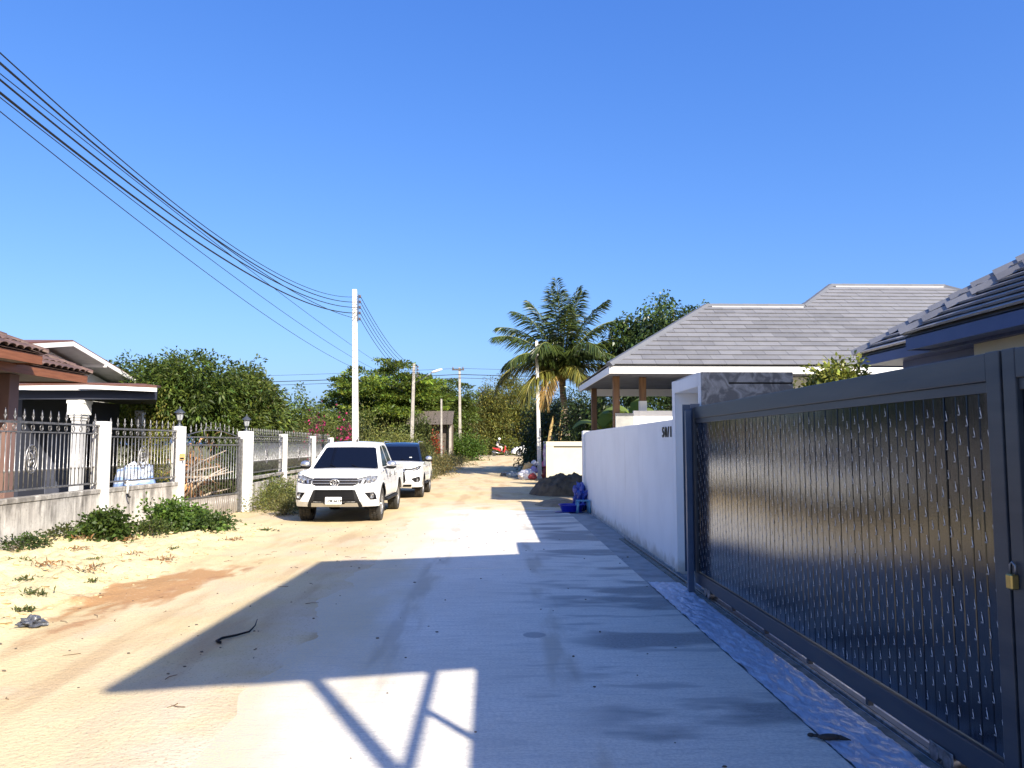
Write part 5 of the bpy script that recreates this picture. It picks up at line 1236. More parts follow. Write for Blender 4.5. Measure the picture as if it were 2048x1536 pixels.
            # black brow under the bonnet edge
            B(MB().tube([front(sg * x, z, 0.012) for x, z in ((0.48, 0.992), (0.62, 1.028), (0.76, 1.072), (0.88, 1.12))], 0.008, 5), 'lamp_brow', M['seam'], hl)
            fp = [(0.645, 0.70), (0.84, 0.70), (0.875, 0.64), (0.895, 0.535), (0.77, 0.535), (0.72, 0.60)]
            fg = B(MB().patch([(x * sg, z) for x, z in (fp if sg > 0 else fp[::-1])], lambda x, z: front(x, z, 0.007), 0.05), 'fog_bezel', M['dark'], smooth=True)
            B(MB().lathe([(0.058, 0.0), (0.058, -0.025), (0.05, -0.03), (0.035, -0.02), (0.0, -0.014)], (sg * 0.79, front(0.79, 0.62)[1], 0.62), 18, 'y'), 'fog_lamp', M['lens'], fg, smooth=True, angle=40)
        # lower intake with black horns and silver skid plate
        F_([(-0.43, 0.75), (0.43, 0.75), (0.46, 0.70), (0.56, 0.43), (0.46, 0.40), (-0.46, 0.40), (-0.56, 0.43), (-0.46, 0.70)], 'lower_intake', M['dark'], 0.008)
        for z in (0.70, 0.65, 0.60, 0.55): 
            w_ = 0.42 + (0.70 - z) * 0.25; B(MB().grid(lambda u, v: front((u * 2 - 1) * w_, z + 0.012 * v, 0.018), 14, 1), 'intake_bar', M['dark'])
        for sg in (1, -1):
            hp_ = [(0.40, 0.765), (0.455, 0.755), (0.60, 0.41), (0.595, 0.385), (0.50, 0.385), (0.44, 0.55), (0.42, 0.68)]
            B(MB().patch([(x * sg, z) for x, z in (hp_ if sg > 0 else hp_[::-1])], lambda x, z: front(x, z, 0.022), 0.06), 'bumper_horn', mat('grey_plastic', (0.014, 0.014, 0.015), 0.6, spec=0.25), smooth=True)
        F_([(-0.41, 0.765), (0.41, 0.765), (0.40, 0.735), (-0.40, 0.735)], 'intake_lip', M['dark'], 0.022)
        F_([(-0.50, 0.475), (-0.24, 0.475), (-0.22, 0.445), (0.22, 0.445), (0.24, 0.475), (0.50, 0.475), (0.52, 0.385), (-0.52, 0.385)], 'skid_plate', M['silver'], 0.025, 0.06)
        yp = front(0, 0.52)[1] - 0.045
        pl = B(MB().box(-0.19, 0.17, yp, yp + 0.02, 0.445, 0.605), 'number_plate', M['plate_white'], bevel=0.008)
        for s_, x, z, sz in (('บพ', -0.155, 0.493, 0.105), ('6619', -0.005, 0.493, 0.088)):
            me = text_mesh(s_, sz, 0.001, 0.003); me.materials.append(M['black_letter'])
            inst('plate_text', me, T @ Matrix.Translation((x, yp - 0.003, z)) @ Matrix.Rotation(math.pi / 2, 4, 'X'), pl)
        B(MB().lathe([(0.028, 0), (0.02, 0.03), (0.006, 0.06)], (0.06, 2.42, 1.825), 8).tube([(0.06, 2.42, 1.84), (0.06, 2.62, 1.93)], 0.006, 5), 'roof_antenna', M['dark'])
        for sg in (1, -1):
            x = sidex(1.15, 0.9); B(MB().box(min(sg * (x + .001), sg * (x + 0.006)), max(sg * (x + .001), sg * (x + 0.006)), 1.12, 1.22, 0.93, 0.955), 'fender_badge', M['chrome'])
    else:
        if kind == 'suv':
            for sg in (1, -1):
                hp_ = [(0.40, 0.965), (0.60, 0.985), (0.76, 1.03), (0.885, 1.10), (0.895, 1.05), (0.85, 0.965), (0.78, 0.915), (0.66, 0.91), (0.58, 0.935), (0.40, 0.925)]
                hl = B(MB().patch([(x * sg, z) for x, z in (hp_ if sg > 0 else hp_[::-1])], lambda x, z: front(x, z, 0.008), 0.035), 'headlight', M['dark'], smooth=True)
                q = [(0.60, 0.948), (0.74, 0.985), (0.84, 1.035), (0.82, 0.965), (0.76, 0.93), (0.67, 0.925)]
                B(MB().patch([(x * sg, z) for x, z in (q if sg > 0 else q[::-1])], lambda x, z: front(x, z, 0.014), 0.04), 'lamp_lens', M['lens'], hl, smooth=True)
                B(MB().lathe([(0.035, 0.0), (0.035, -0.03), (0.0, -0.02)], (sg * 0.74, front(0.74, 0.955)[1], 0.955), 14, 'y'), 'lamp_ring', M['chrome'], hl)
                fp = [(0.60, 0.66), (0.74, 0.70), (0.86, 0.735), (0.88, 0.62), (0.85, 0.555), (0.72, 0.545), (0.66, 0.60)]
                fg = B(MB().patch([(x * sg, z) for x, z in (fp if sg > 0 else fp[::-1])], lambda x, z: front(x, z, 0.008), 0.05), 'fog_bezel', M['dark'], smooth=True)
                B(MB().lathe([(0.045, 0.0), (0.045, -0.025), (0.0, -0.014)], (sg * 0.79, front(0.79, 0.62)[1], 0.615), 14, 'y'), 'fog_lamp', M['lens'], fg)
            gr = F_([(-0.46, 0.99), (0.46, 0.99), (0.40, 0.86), (0.44, 0.60), (0.40, 0.52), (-0.40, 0.52), (-0.44, 0.60), (-0.40, 0.86)], 'grille', M['dark'], 0.007)
            for z in (0.965, 0.925, 0.88): B(MB().grid(lambda u, v: front((u * 2 - 1) * 0.40, z + 0.018 * v, 0.018), 12, 1), 'grille_bar', M['chrome'], gr)
            F_([(-0.62, 0.47), (0.62, 0.47), (0.60, 0.40), (-0.60, 0.40)], 'skid_plate', M['dark'], 0.012)
            yp = front(0, 0.6)[1] - 0.03; B(MB().box(-0.17, 0.17, yp, yp + 0.015, 0.52, 0.66), 'number_plate', M['plate_white'])
            for sg in (1, -1): B(MB().tube([(sg * 0.60, 2.4, 1.80), (sg * 0.60, 2.6, 1.855), (sg * 0.60, 4.0, 1.85), (sg * 0.60, 4.15, 1.79)], 0.016, 6), 'roof_rail', M['chrome'], smooth=True)
            B(MB().box(0.40, 0.48, 1.405, 1.41, 1.29, 1.33), 'permit_sticker', M['plate_white'])
        else:
            for sg in (1, -1):
                hp_ = [(0.50, 0.66), (0.70, 0.72), (0.83, 0.76), (0.83, 0.68), (0.70, 0.62), (0.52, 0.60)]
                B(MB().patch([(x * sg, z) for x, z in (hp_ if sg > 0 else hp_[::-1])], lambda x, z: front(x, z, 0.008), 0.05), 'headlight', M['lens'], smooth=True)
            F_([(-0.45, 0.62), (0.45, 0.62), (0.42, 0.35), (-0.42, 0.35)], 'grille', M['dark'], 0.007)
    for sg in (1, -1):
        x0, x1 = sorted((sg * (hw - 0.16), sg * (hw - 0.05))); zc = 0.75 if low else 0.95
        B(MB().box(x0, x1, L_ - 0.08, L_ - 0.008, zc - 0.12, zc + 0.15), 'tail_lamp', M['red_lens'])
    return t
car('pickup_truck', 'white double-cab pickup parked facing the viewer by the left fence', Matrix.Translation((-3.46, 17.05, 0.0)), 'pickup')
car('sport_utility_vehicle', 'white sport utility car with black roof parked behind the pickup', Matrix.Translation((-3.20, 24.75, 0.0)), 'suv')
# small white car on the cross street, nose to the left
car('parked_car', 'small white car on the cross street half hidden by the dark hedge', Matrix.Translation((1.85, 78.2, 0.605)) @ Matrix.Rotation(R(-90), 4, 'Z'), 'sedan')
# ================================================================ vegetation
def unit(v): return v / np.maximum(np.linalg.norm(v, axis=1, keepdims=True), 1e-6)
def leaf_object(name, P, Dr, L_, W_, col, mt_, parent=None, droop=0.25, fold=0.12):
    """one four-cornered leaf per point: P base, Dr direction, length, width; tip drooped, blade folded"""
    n = len(P); Dr = unit(Dr); L_ = np.broadcast_to(L_, n).reshape(-1, 1); W_ = np.broadcast_to(W_, n).reshape(-1, 1)
    rv = unit(rng.normal(size=(n, 3)) + np.array([0, 0, 0.9])); sd = unit(np.cross(Dr, rv)); up = np.cross(sd, Dr)
    mid = P + Dr * L_ * 0.45; tip = P + Dr * L_; tip[:, 2:] -= droop * L_
    a = mid + sd * W_ * 0.5 + up * W_ * fold; b = mid - sd * W_ * 0.5 + up * W_ * fold
    V = np.stack([P, a, tip, b], 1).reshape(-1, 3); F = np.arange(4 * n).reshape(-1, 4)
    cc = np.repeat(np.concatenate([np.clip(col, 0.003, 1), np.ones((n, 1))], 1), 4, axis=0)
    c = V.mean(0); c[2] = V[:, 2].min()
    me = raw_mesh(name, V - c, F, mt_, cols=cc); o = bpy.data.objects.new(name, me); place(o, Matrix.Translation(Vector(c)), parent); return o

def tint(n, base, var=0.25, hue=0.15):
    base = np.asarray(base); k = np.exp(rng.normal(0, var, (n, 1))); c = base[None] * k
    w = rng.normal(0, hue, (n, 1)); c = c * np.concatenate([1 + 0.8 * w, 1 + 0.25 * w, 1 - 0.3 * w], 1); return np.clip(c, 0.004, 0.9)

def crown_clumps(c, rad, nc, low=-0.55, power=0.45, lumpy=0.18):
    """clump centres spread through an uneven ellipsoid, most of them near its skin"""
    d = unit(rng.normal(size=(nc * 3, 3))); d = d[d[:, 2] > low][:nc]
    r = rng.random((len(d), 1)) ** power
    k = np.array([1 + lumpy * 2 * mnoise.noise(Vector(q * 2.1) + Vector(c)) for q in d])[:, None]
    return np.asarray(c) + d * r * k * np.asarray(rad), d

def tree(name, label, base, c, rad, nc, per, clump, leaf, col, mt_='leaf', droop=0.3, group=None, cat='tree', trunk=0.15, var=0.25, hue=0.15, low=-0.55, flat=1.0, limbs=7, outward=0.7, cvar=0.18, power=0.45, lumpy=0.18, twigs=0):
    t = thing(name, label, cat, base, group)
    cc, dd = crown_clumps(c, rad, nc, low, power, lumpy); m = len(cc)
    idx = np.repeat(np.arange(m), per); n = len(idx)
    off = unit(rng.normal(size=(n, 3))) * rng.random((n, 1)) ** 0.5 * 1.7 * clump * rng.uniform(0.55, 1.3, (m, 1))[idx]; off[:, 2] *= flat
    P = cc[idx] + off
    Dr = unit(off) * outward + dd[idx] * 0.5 + rng.normal(0, 0.5, (n, 3)); Dr[:, 2] -= droop * 0.5
    ct = np.exp(rng.normal(0, cvar, (m, 1)))[idx]
    cl = tint(n, col, var, hue) * ct
    keep = P[:, 2] > base[2] + 0.03; P, Dr, cl = P[keep], Dr[keep], cl[keep]; n = len(P)
    leaf_object('crown', P, Dr, leaf[0] * rng.uniform(0.7, 1.25, n), leaf[1] * rng.uniform(0.75, 1.2, n), cl, M[mt_], t, droop)
    if trunk:
        b = Vector(base); top = Vector(c) + Vector((0, 0, -rad[2] * 0.25)); mb = MB()
        bend = Vector((random.uniform(-1, 1), random.uniform(-1, 1), 0)) * 0.12 * (top - b).length
        pts = [b + Vector((0, 0, -0.15)), b.lerp(top, 0.35) + bend * 0.6, b.lerp(top, 0.7) + bend * 0.4, top]
        mb.tube(pts, [trunk * 1.25, trunk, trunk * 0.75, trunk * 0.45], 8)
        for k in range(limbs):
            e = Vector(cc[int(rng.integers(m))]); s_ = pts[1].lerp(pts[3], random.uniform(0.1, 0.9)); md = s_.lerp(e, 0.5) + Vector((0, 0, -0.08 * (e - s_).length))
            mb.tube([s_, md, e], [trunk * 0.45, trunk * 0.3, trunk * 0.1], 5)
        mb.build('trunk', M['bark'], t, smooth=True)
    return t

def shrub(name, label, c, rad, n, leaf, col, mt_='leaf', group=None, droop=0.25, nstem=5, var=0.28, hue=0.15, cat='shrub', clumps=40, upright=0.3):
    base = (c[0], c[1], c[2]); t = thing(name, label, cat, base, group)
    cc, dd = crown_clumps((c[0], c[1], c[2] + rad[2] * 0.35), (rad[0], rad[1], rad[2] * 0.65), clumps, -0.5, 0.5, 0.25); m = len(cc)
    idx = rng.integers(0, m, n); off = rng.normal(size=(n, 3)) * np.array(rad) * 0.17; P = cc[idx] + off
    P[:, 2] = np.maximum(P[:, 2], c[2] + 0.02 + 0.05 * rng.random(n))
    Dr = unit(off) * 0.7 + dd[idx] * 0.4 + rng.normal(0, 0.5, (n, 3)); Dr[:, 2] += upright
    leaf_object('foliage', P, Dr, leaf[0] * rng.uniform(0.65, 1.25, n), leaf[1] * rng.uniform(0.7, 1.2, n), tint(n, col, var, hue) * np.exp(rng.normal(0, 0.2, (m, 1)))[idx], M[mt_], t, droop)
    mb = MB()
    for k in range(nstem):
        e = Vector(cc[int(rng.integers(m))]); mb.tube([Vector(base) + Vector((random.uniform(-.1, .1) * rad[0], random.uniform(-.1, .1) * rad[1], -0.05)), Vector(base).lerp(e, 0.5) + Vector((0, 0, 0.1 * rad[2])), e], [0.014 * (1 + rad[2]), 0.01 * (1 + rad[2]), 0.004], 5)
    mb.build('stem', M['bark'], t, smooth=True)
    return t

# ---- mango trees in the left yard
G1 = (0.066, 0.098, 0.017)
tree('mango_tree', 'broad dark mango tree rising over the driveway gate', (-12.6, 31.5, 0), (-12.7, 31.5, 3.35), (2.75, 2.6, 2.05), 520, 48, 0.24, (0.22, 0.075), G1, droop=0.25, group='mango trees in the left yard', trunk=0.2, var=0.32, hue=0.2, low=-0.75)
tree('mango_tree', 'rounded mango tree next to the broad one, nearer the pickup', (-10.9, 34.0, 0), (-10.95, 34, 3.05), (1.95, 2.2, 2.05), 450, 48, 0.23, (0.22, 0.075), (0.076, 0.105, 0.02), droop=0.25, group='mango trees in the left yard', trunk=0.17, var=0.32, hue=0.22, low=-0.85)
tree('mango_tree', 'mango tree showing between the gabled roof and the broad mango', (-16.4, 36.0, 0), (-16.3, 36, 3.5), (2.9, 2.3, 2.1), 320, 46, 0.27, (0.23, 0.08), (0.050, 0.078, 0.014), droop=0.25, group='mango trees in the left yard', trunk=0.2, low=-0.7)
# clipped yellow-green shrub and dry branches behind the left railings
shrub('garden_shrub', 'yellow green shrub behind the railings under the carport roof', (-12.2, 27.8, 0.0), (1.0, 0.9, 2.9), 2600, (0.16, 0.05), (0.15, 0.15, 0.03), clumps=50)
shrub('garden_shrub', 'dry brown cordyline leaves behind the driveway gate', (-8.6, 22.6, 0.0), (0.55, 0.6, 1.7), 420, (0.55, 0.05), (0.28, 0.16, 0.08), 'leaf_dry', droop=0.5, clumps=24)
gr_ = thing('fallen_branch', 'bare pale dead branch leaning behind the driveway gate', 'branch', (-8.2, 22.2, 0))
mb = MB()
for k in range(7):
    a = Vector((-8.9 + random.uniform(-0.4, 0.3), 22.2 + random.uniform(-0.3, 0.3), 0.1 + 0.12 * k)); b = a + Vector((random.uniform(0.9, 1.7), random.uniform(-0.3, 0.5), random.uniform(0.1, 1.0)))
    mb.tube([a, a.lerp(b, 0.5) + Vector((0, 0, random.uniform(-0.1, 0.15))), b], [0.05, 0.035, 0.012], 6)
mb.build('limb', mat('dead_wood', (0.42, 0.35, 0.27), 0.9, col2=(0.3, 0.24, 0.18), nscale=8), gr_, smooth=True)

# ---- trees at the end of the lane
tree('rain_tree', 'wide tree of flat layered green foliage tiers behind the white pole', (-8.6, 63, 0.4), (-8.6, 63, 4.9), (5.2, 4.2, 3.75), 330, 120, 0.60, (0.30, 0.13), (0.092, 0.132, 0.018), flat=0.22, droop=0.1, trunk=0.3, var=0.25, hue=0.25, cvar=0.3, low=-0.8, limbs=16, power=0.4, lumpy=0.12)
tree('rain_tree', 'feathery layered tree at the far right of the wide tiered tree', (-4.3, 70, 0.4), (-4.3, 70, 4.9), (2.7, 3, 2.9), 150, 110, 0.52, (0.28, 0.12), (0.075, 0.11, 0.018), flat=0.25, droop=0.1, trunk=0.2, cvar=0.3, low=-0.8, limbs=9)
tree('broadleaf_tree', 'dark leafy tree standing behind the shack roof', (-6.0, 67, 0.4), (-6.2, 67, 3.2), (3.6, 3, 2.7), 150, 60, 0.5, (0.25, 0.12), (0.035, 0.058, 0.014), trunk=0.2, low=-0.9)
tree('broadleaf_tree', 'small pale green tree between the round mango and the layered tree', (-13.6, 56, 0.3), (-13.6, 56, 2.7), (2.9, 2, 2.7), 190, 60, 0.42, (0.24, 0.11), (0.10, 0.14, 0.028), trunk=0.12, low=-0.9)
tree('broadleaf_tree', 'bushy low tree at the far left end of the pale hedge', (-11.2, 50, 0.2), (-11.2, 50, 1.7), (2.3, 1.6, 1.8), 130, 60, 0.35, (0.20, 0.09), (0.10, 0.115, 0.025), trunk=0.1, low=-0.95)
tree('broadleaf_tree', 'olive brown feathery thicket tree left of the palm', (0.0, 86, 0.5), (-0.2, 86, 4.0), (3.6, 2.6, 4.2), 380, 75, 0.5, (0.30, 0.10), (0.125, 0.130, 0.030), trunk=0.15, low=-0.95, var=0.35, hue=0.25, limbs=14)
tree('broadleaf_tree', 'taller olive thicket tree just behind the lower palm fronds', (2.9, 87, 0.5), (2.6, 87, 4.9), (3.0, 2.6, 4.2), 300, 70, 0.5, (0.30, 0.10), (0.13, 0.138, 0.030), trunk=0.15, low=-0.95, var=0.35, hue=0.25)
tree('broadleaf_tree', 'dark rusty thicket around the far pole foot', (-2.8, 85, 0.5), (-2.8, 85, 3.4), (2.3, 2.2, 3.2), 200, 60, 0.46, (0.28, 0.10), (0.085, 0.092, 0.026), trunk=0.15, low=-0.95, var=0.35, hue=0.3)
shrub('green_bush', 'bright green rounded bush in front of the far pole', (-2.45, 63.0, 0.45), (1.9, 1.2, 1.9), 7000, (0.20, 0.10), (0.065, 0.115, 0.018), clumps=60)
tree('broadleaf_tree', 'tree line beyond the cross street on the right', (9.5, 93, 0.5), (9.0, 93, 3.4), (8, 3, 3.6), 300, 50, 0.8, (0.40, 0.18), (0.060, 0.085, 0.02), trunk=0.25, low=-0.95)
tree('broadleaf_tree', 'tree line beyond the cross street on the left', (-13, 96, 0.5), (-14, 96, 3.8), (12, 3, 4.0), 330, 45, 0.9, (0.42, 0.2), (0.060, 0.085, 0.02), trunk=0.25, low=-0.95)
# roadside thicket behind the parked cars
shrub('vine_mound', 'green vine mound climbing over the left half of the shack', (-5.3, 57.2, 0.3), (1.3, 0.8, 3.3), 6000, (0.2, 0.1), (0.075, 0.095, 0.025), clumps=60)
for k_, (x_, y_, lb_) in enumerate(((-8.6, 25.8, 'leafy yard plant behind the bay after the thick post'), (-8.9, 29.0, 'leafy yard plant behind the middle railing bay'), (-9.2, 33.0, 'leafy yard plant at the far corner of the left yard'))):
    shrub('yard_plant', lb_, (x_, y_, 0.0), (0.9, 1.2, 1.6), 2600, (0.16, 0.07), (0.06, 0.08, 0.022), group='yard plants behind the left railings', clumps=40)
PG = 'pale green shrubs along the lane behind the cars'
for (x, y, rx, rz, lb) in ((-7.1, 43.5, 1.5, 2.9, 'tall pale green shrub directly behind the white pole'), (-5.5, 45.5, 1.5, 2.3, 'pale green shrub between the white pole and the street lamp pole'), (-4.3, 47, 1.2, 1.7, 'low pale green shrub over the black roof of the second car'), (-8.8, 41.5, 1.5, 2.2, 'pale yellow shrub behind the end of the fence')):
    shrub('pale_shrub', lb, (x, y, 0.1), (rx, 1.3, rz), 7500, (0.15, 0.055), (0.16, 0.175, 0.045), group=PG, clumps=90, var=0.3)
for (x, y, rx, rz, n_, lb) in ((-2.75, 43.0, 0.75, 1.15, 3000, 'brownish weedy shrub at the lane edge past the second car'), (-2.9, 48.5, 1.0, 0.95, 3000, 'low trailing brown weeds where the lane bends'), (-3.3, 38.2, 0.6, 1.0, 2200, 'weedy shrub close behind the second car'), (-2.6, 54.0, 1.2, 0.6, 2200, 'lowest strip of dry weeds at the lane end')):
    shrub('roadside_weed', lb, (x, y, gz(x, y)), (rx, 1.6, rz), n_, (0.15, 0.035), (0.135, 0.125, 0.045), group='weeds along the lane edge', clumps=50, upright=0.7, hue=0.3)
# bougainvillea: leaves with magenta bracts
def bougainvillea(label, x, y, rx, rz, n_):
    t = shrub('bougainvillea', label, (x, y, 0.1), (rx, 0.8, rz), n_, (0.13, 0.06), (0.075, 0.09, 0.028), group='bougainvilleas behind the fence end', clumps=40)
    m = 150; ph = rng.normal(size=(m, 3)) * np.array([rx * 0.42, 0.4, rz * 0.20]) + np.array([x, y - 0.4, 0.1 + rz * 0.68])
    br_ = leaf_object('bracts', ph, rng.normal(size=(m, 3)), 0.14, 0.11, tint(m, (0.36, 0.03, 0.11), 0.3, 0.1), M['petal'], t, 0.1); br_['kind'] = 'stuff'
bougainvillea('pink bougainvillea rising behind the last fence bay', -8.95, 39.5, 0.75, 3.0, 2400)
bougainvillea('darker pink bougainvillea beside the white pole', -7.55, 40.5, 0.6, 2.9, 2000)
shrub('red_shrub', 'rust red leafed shrub in front of the shack', (-4.2, 56.5, 0.3), (0.55, 0.5, 2.3), 900, (0.18, 0.09), (0.30, 0.055, 0.02), clumps=18)
shrub('dark_shrub', 'dark leafy shrub with pale blossoms left of the white pole', (-8.1, 44.0, 0.1), (1.2, 1.0, 3.1), 3600, (0.15, 0.08), (0.040, 0.058, 0.018), clumps=40)
# right-hand dark thicket below the palm
tree('broadleaf_tree', 'dense dark green tree mass beneath the coconut palm', (3.6, 47, 0.2), (3.5, 47, 2.3), (1.9, 2.4, 2.7), 170, 75, 0.36, (0.20, 0.09), (0.026, 0.045, 0.013), 'leaf_gloss', trunk=0.14, low=-0.95)
tree('broadleaf_tree', 'dark glossy tree behind the cream cross wall', (4.6, 36, 0), (4.5, 36.3, 2.3), (1.6, 1.6, 1.95), 190, 60, 0.27, (0.15, 0.075), (0.036, 0.058, 0.016), 'leaf_gloss', trunk=0.12, low=-0.9)
tree('broadleaf_tree', 'big rounded tree of glossy leaves rising behind the grey tiled roof', (9.3, 40.5, 0), (9.3, 40.5, 6.3), (3.0, 2.8, 3.1), 420, 52, 0.36, (0.25, 0.13), (0.046, 0.076, 0.018), 'leaf_gloss', droop=0.5, trunk=0.25, low=-0.7, cvar=0.25, power=0.35)
tree('broadleaf_tree', 'dim tree filling the gap under the grey roof eave', (7.2, 34, 0), (7.2, 34, 2.9), (3.0, 1.8, 2.6), 200, 50, 0.34, (0.2, 0.1), (0.040, 0.065, 0.016), trunk=0.15, low=-0.9)
shrub('hedge', 'low dark hedge hiding the front of the small white car', (2.75, 52, 0.25), (0.85, 3.6, 1.3), 6500, (0.15, 0.07), (0.028, 0.046, 0.013), 'leaf_gloss', clumps=70)
shrub('hedge', 'bright bush between the motorcycle and the dark hedge', (2.0, 84, 0.5), (1.9, 0.9, 1.9), 2600, (0.26, 0.13), (0.13, 0.15, 0.03), clumps=30)
# lemon shrub peeping over the gate
tree('lemon_tree', 'sunlit yellow green shrub peeping over the sliding gate', (4.8, 10.6, 0), (4.82, 10.6, 2.40), (0.48, 0.40, 0.50), 170, 24, 0.08, (0.085, 0.042), (0.19, 0.21, 0.035), 'leaf_gloss', trunk=0.03, low=-0.6, cat='shrub', droop=0.1, limbs=6)
tree('lemon_tree', 'small sprig beside the cement gate pillar', (4.25, 10.7, 0), (4.25, 10.7, 2.38), (0.10, 0.1, 0.22), 16, 16, 0.05, (0.075, 0.034), (0.15, 0.175, 0.035), 'leaf_gloss', trunk=0.015, low=-0.6, cat='shrub', limbs=2)

# ---- coconut palm
pt_ = thing('coconut_palm', 'tall coconut palm with arching feather fronds by the slim white pole', 'palm tree', (3.85, 41, 0))
kx, ky, kz = 3.72, 41.0, 5.65
tp_ = [Vector((4.05, 41, -0.2)), Vector((4.0, 41, 1.5)), Vector((3.88, 41, 3.4)), Vector((3.75, 41, 4.6)), Vector((kx, ky, kz))]
M['palm_bark'] = mat('palm_bark', (0.30, 0.24, 0.18), 0.9, col2=(0.12, 0.09, 0.065), nscale=2.2, stretch=(0.5, 0.5, 5), ramp=(0.42, 0.58), bump=0.5, bscale=12)
MB().tube(tp_, [0.23, 0.19, 0.17, 0.17, 0.20], 12).build('trunk', M['palm_bark'], pt_, smooth=True)
for k in range(9):
    th = k * 0.7; MB().ell((kx + 0.24 * math.cos(th), ky + 0.24 * math.sin(th), kz - 0.22 - 0.06 * (k % 3)), (0.10, 0.10, 0.13), 8, 6).build('coconut', mat('coconut_husk', (0.20, 0.16, 0.04), 0.6) if k == 0 else bpy.data.materials['coconut_husk'], pt_, smooth=True)
# (azimuth in the picture plane: lean left -, right +; depth; start elevation; length; droop; colour shift)
FR = [(-0.10, -0.25, 86, 4.9, 0.10, 0), (0.16, 0.1, 84, 4.8, 0.12, 0), (-0.34, 0.3, 76, 4.7, 0.25, 0), (0.46, -0.2, 74, 4.5, 0.30, 0), (0.02, -0.7, 74, 4.4, 0.45, 0),
      (-0.75, 0.2, 60, 4.5, 0.42, 0), (-0.95, -0.4, 47, 4.4, 0.42, 0), (0.9, -0.3, 46, 4.3, 0.40, 0), (1.0, 0.3, 52, 4.4, 0.62, 0), (-0.9, 0.7, 40, 4.3, 0.6, 0), (0.5, -0.9, 52, 4.0, 0.72, 0), (-0.45, -0.95, 52, 4.0, 0.72, 0),
      (-1.0, -0.15, 24, 4.2, 0.72, 1), (1.0, -0.4, 20, 3.4, 0.45, 1), (-0.75, -0.7, 4, 3.6, 0.65, 1), (0.7, -0.6, -2, 2.8, 0.6, 1), (-0.5, -0.8, -10, 3.0, 0.65, 2), (0.9, 0.4, 2, 3.6, 0.8, 1), (-0.2, 0.95, 40, 4.0, 0.6, 0), (-0.22, -0.5, 80, 4.6, 0.2, 0), (0.28, -0.5, 79, 4.5, 0.22, 0), (0.05, 0.5, 85, 4.6, 0.1, 0), (-0.5, -0.3, 68, 4.4, 0.4, 0), (0.62, 0.1, 66, 4.4, 0.4, 0), (0.75, -0.6, 38, 3.9, 0.6, 0), (-0.7, -0.6, 34, 4.0, 0.55, 0), (0.3, -1, 20, 3.0, 0.7, 1)]
for dx, dy, el, ln, drp, cs_ in FR:
    h = Vector((dx, dy, 0)).normalized(); e = R(el); n = 15; pts = [Vector((kx, ky, kz)) + h * 0.1]
    for k in range(n):
        ee = e - drp * 2.6 * ((k + 0.5) / n) ** 1.6; pts.append(pts[-1] + (h * math.cos(ee) + Vector((0, 0, math.sin(ee)))) * (ln / n))
    fo = MB().tube(pts, [0.05 * (1 - 0.85 * k / n) + 0.006 for k in range(n + 1)], 5)
    col_st = [(0.14, 0.16, 0.04), (0.25, 0.22, 0.05), (0.34, 0.24, 0.09)][cs_]
    fr_ = fo.build('frond', mat('frond_rib%d' % cs_, col_st, 0.5) if 'frond_rib%d' % cs_ not in bpy.data.materials else bpy.data.materials['frond_rib%d' % cs_], pt_, smooth=True)
    m = 96; Pn = []; Dn = []; Ln = []
    for k in range(m):
        f_ = 0.10 + 0.90 * k / (m - 1); q = f_ * n; i = min(n - 1, int(q)); p = pts[i].lerp(pts[i + 1], q - i); d = (pts[i + 1] - pts[i]).normalized()
        sdv = d.cross(Vector((0, 0, 1))); sdv = sdv.normalized() if sdv.length > 0.05 else Vector((1, 0, 0)); up_ = sdv.cross(d)
        for s_ in (1, -1):
            Pn.append(p); v = sdv * s_ * (0.85 - 0.3 * f_) + d * (0.45 + 0.5 * f_) + up_ * random.uniform(0.0, 0.25) + Vector((0, 0, -0.35 - 0.35 * random.random())); Dn.append(v)
            Ln.append((0.28 + 0.95 * math.sin(math.pi * min(1, f_ * 0.82 + 0.16)) ** 0.8) * random.uniform(0.85, 1.1) * (0.8 if ln < 3.5 else 1))
    k_ = len(Pn); base_c = [(0.056, 0.082, 0.019), (0.15, 0.15, 0.032), (0.30, 0.20, 0.07)][cs_]
    leaf_object('leaflets', np.array(Pn), np.array(Dn), np.array(Ln), 0.075, tint(k_, base_c, 0.25, 0.15), M['leaf_gloss'], fr_, droop=0.28, fold=0.2)
# hanging dead fronds on the trunk
sh_ = [Vector((3.5, 40.8, 3.2)), Vector((3.3, 40.6, 2.2)), Vector((3.2, 40.5, 1.2))]
for k in range(5):
    o_ = Vector((random.uniform(-0.4, 0.3), random.uniform(-0.3, 0.3), random.uniform(-0.3, 0.6))); MB().tube([q + o_ for q in sh_], [0.05, 0.035, 0.015], 5).build('dead_frond', bpy.data.materials['frond_rib2'], pt_, smooth=True)

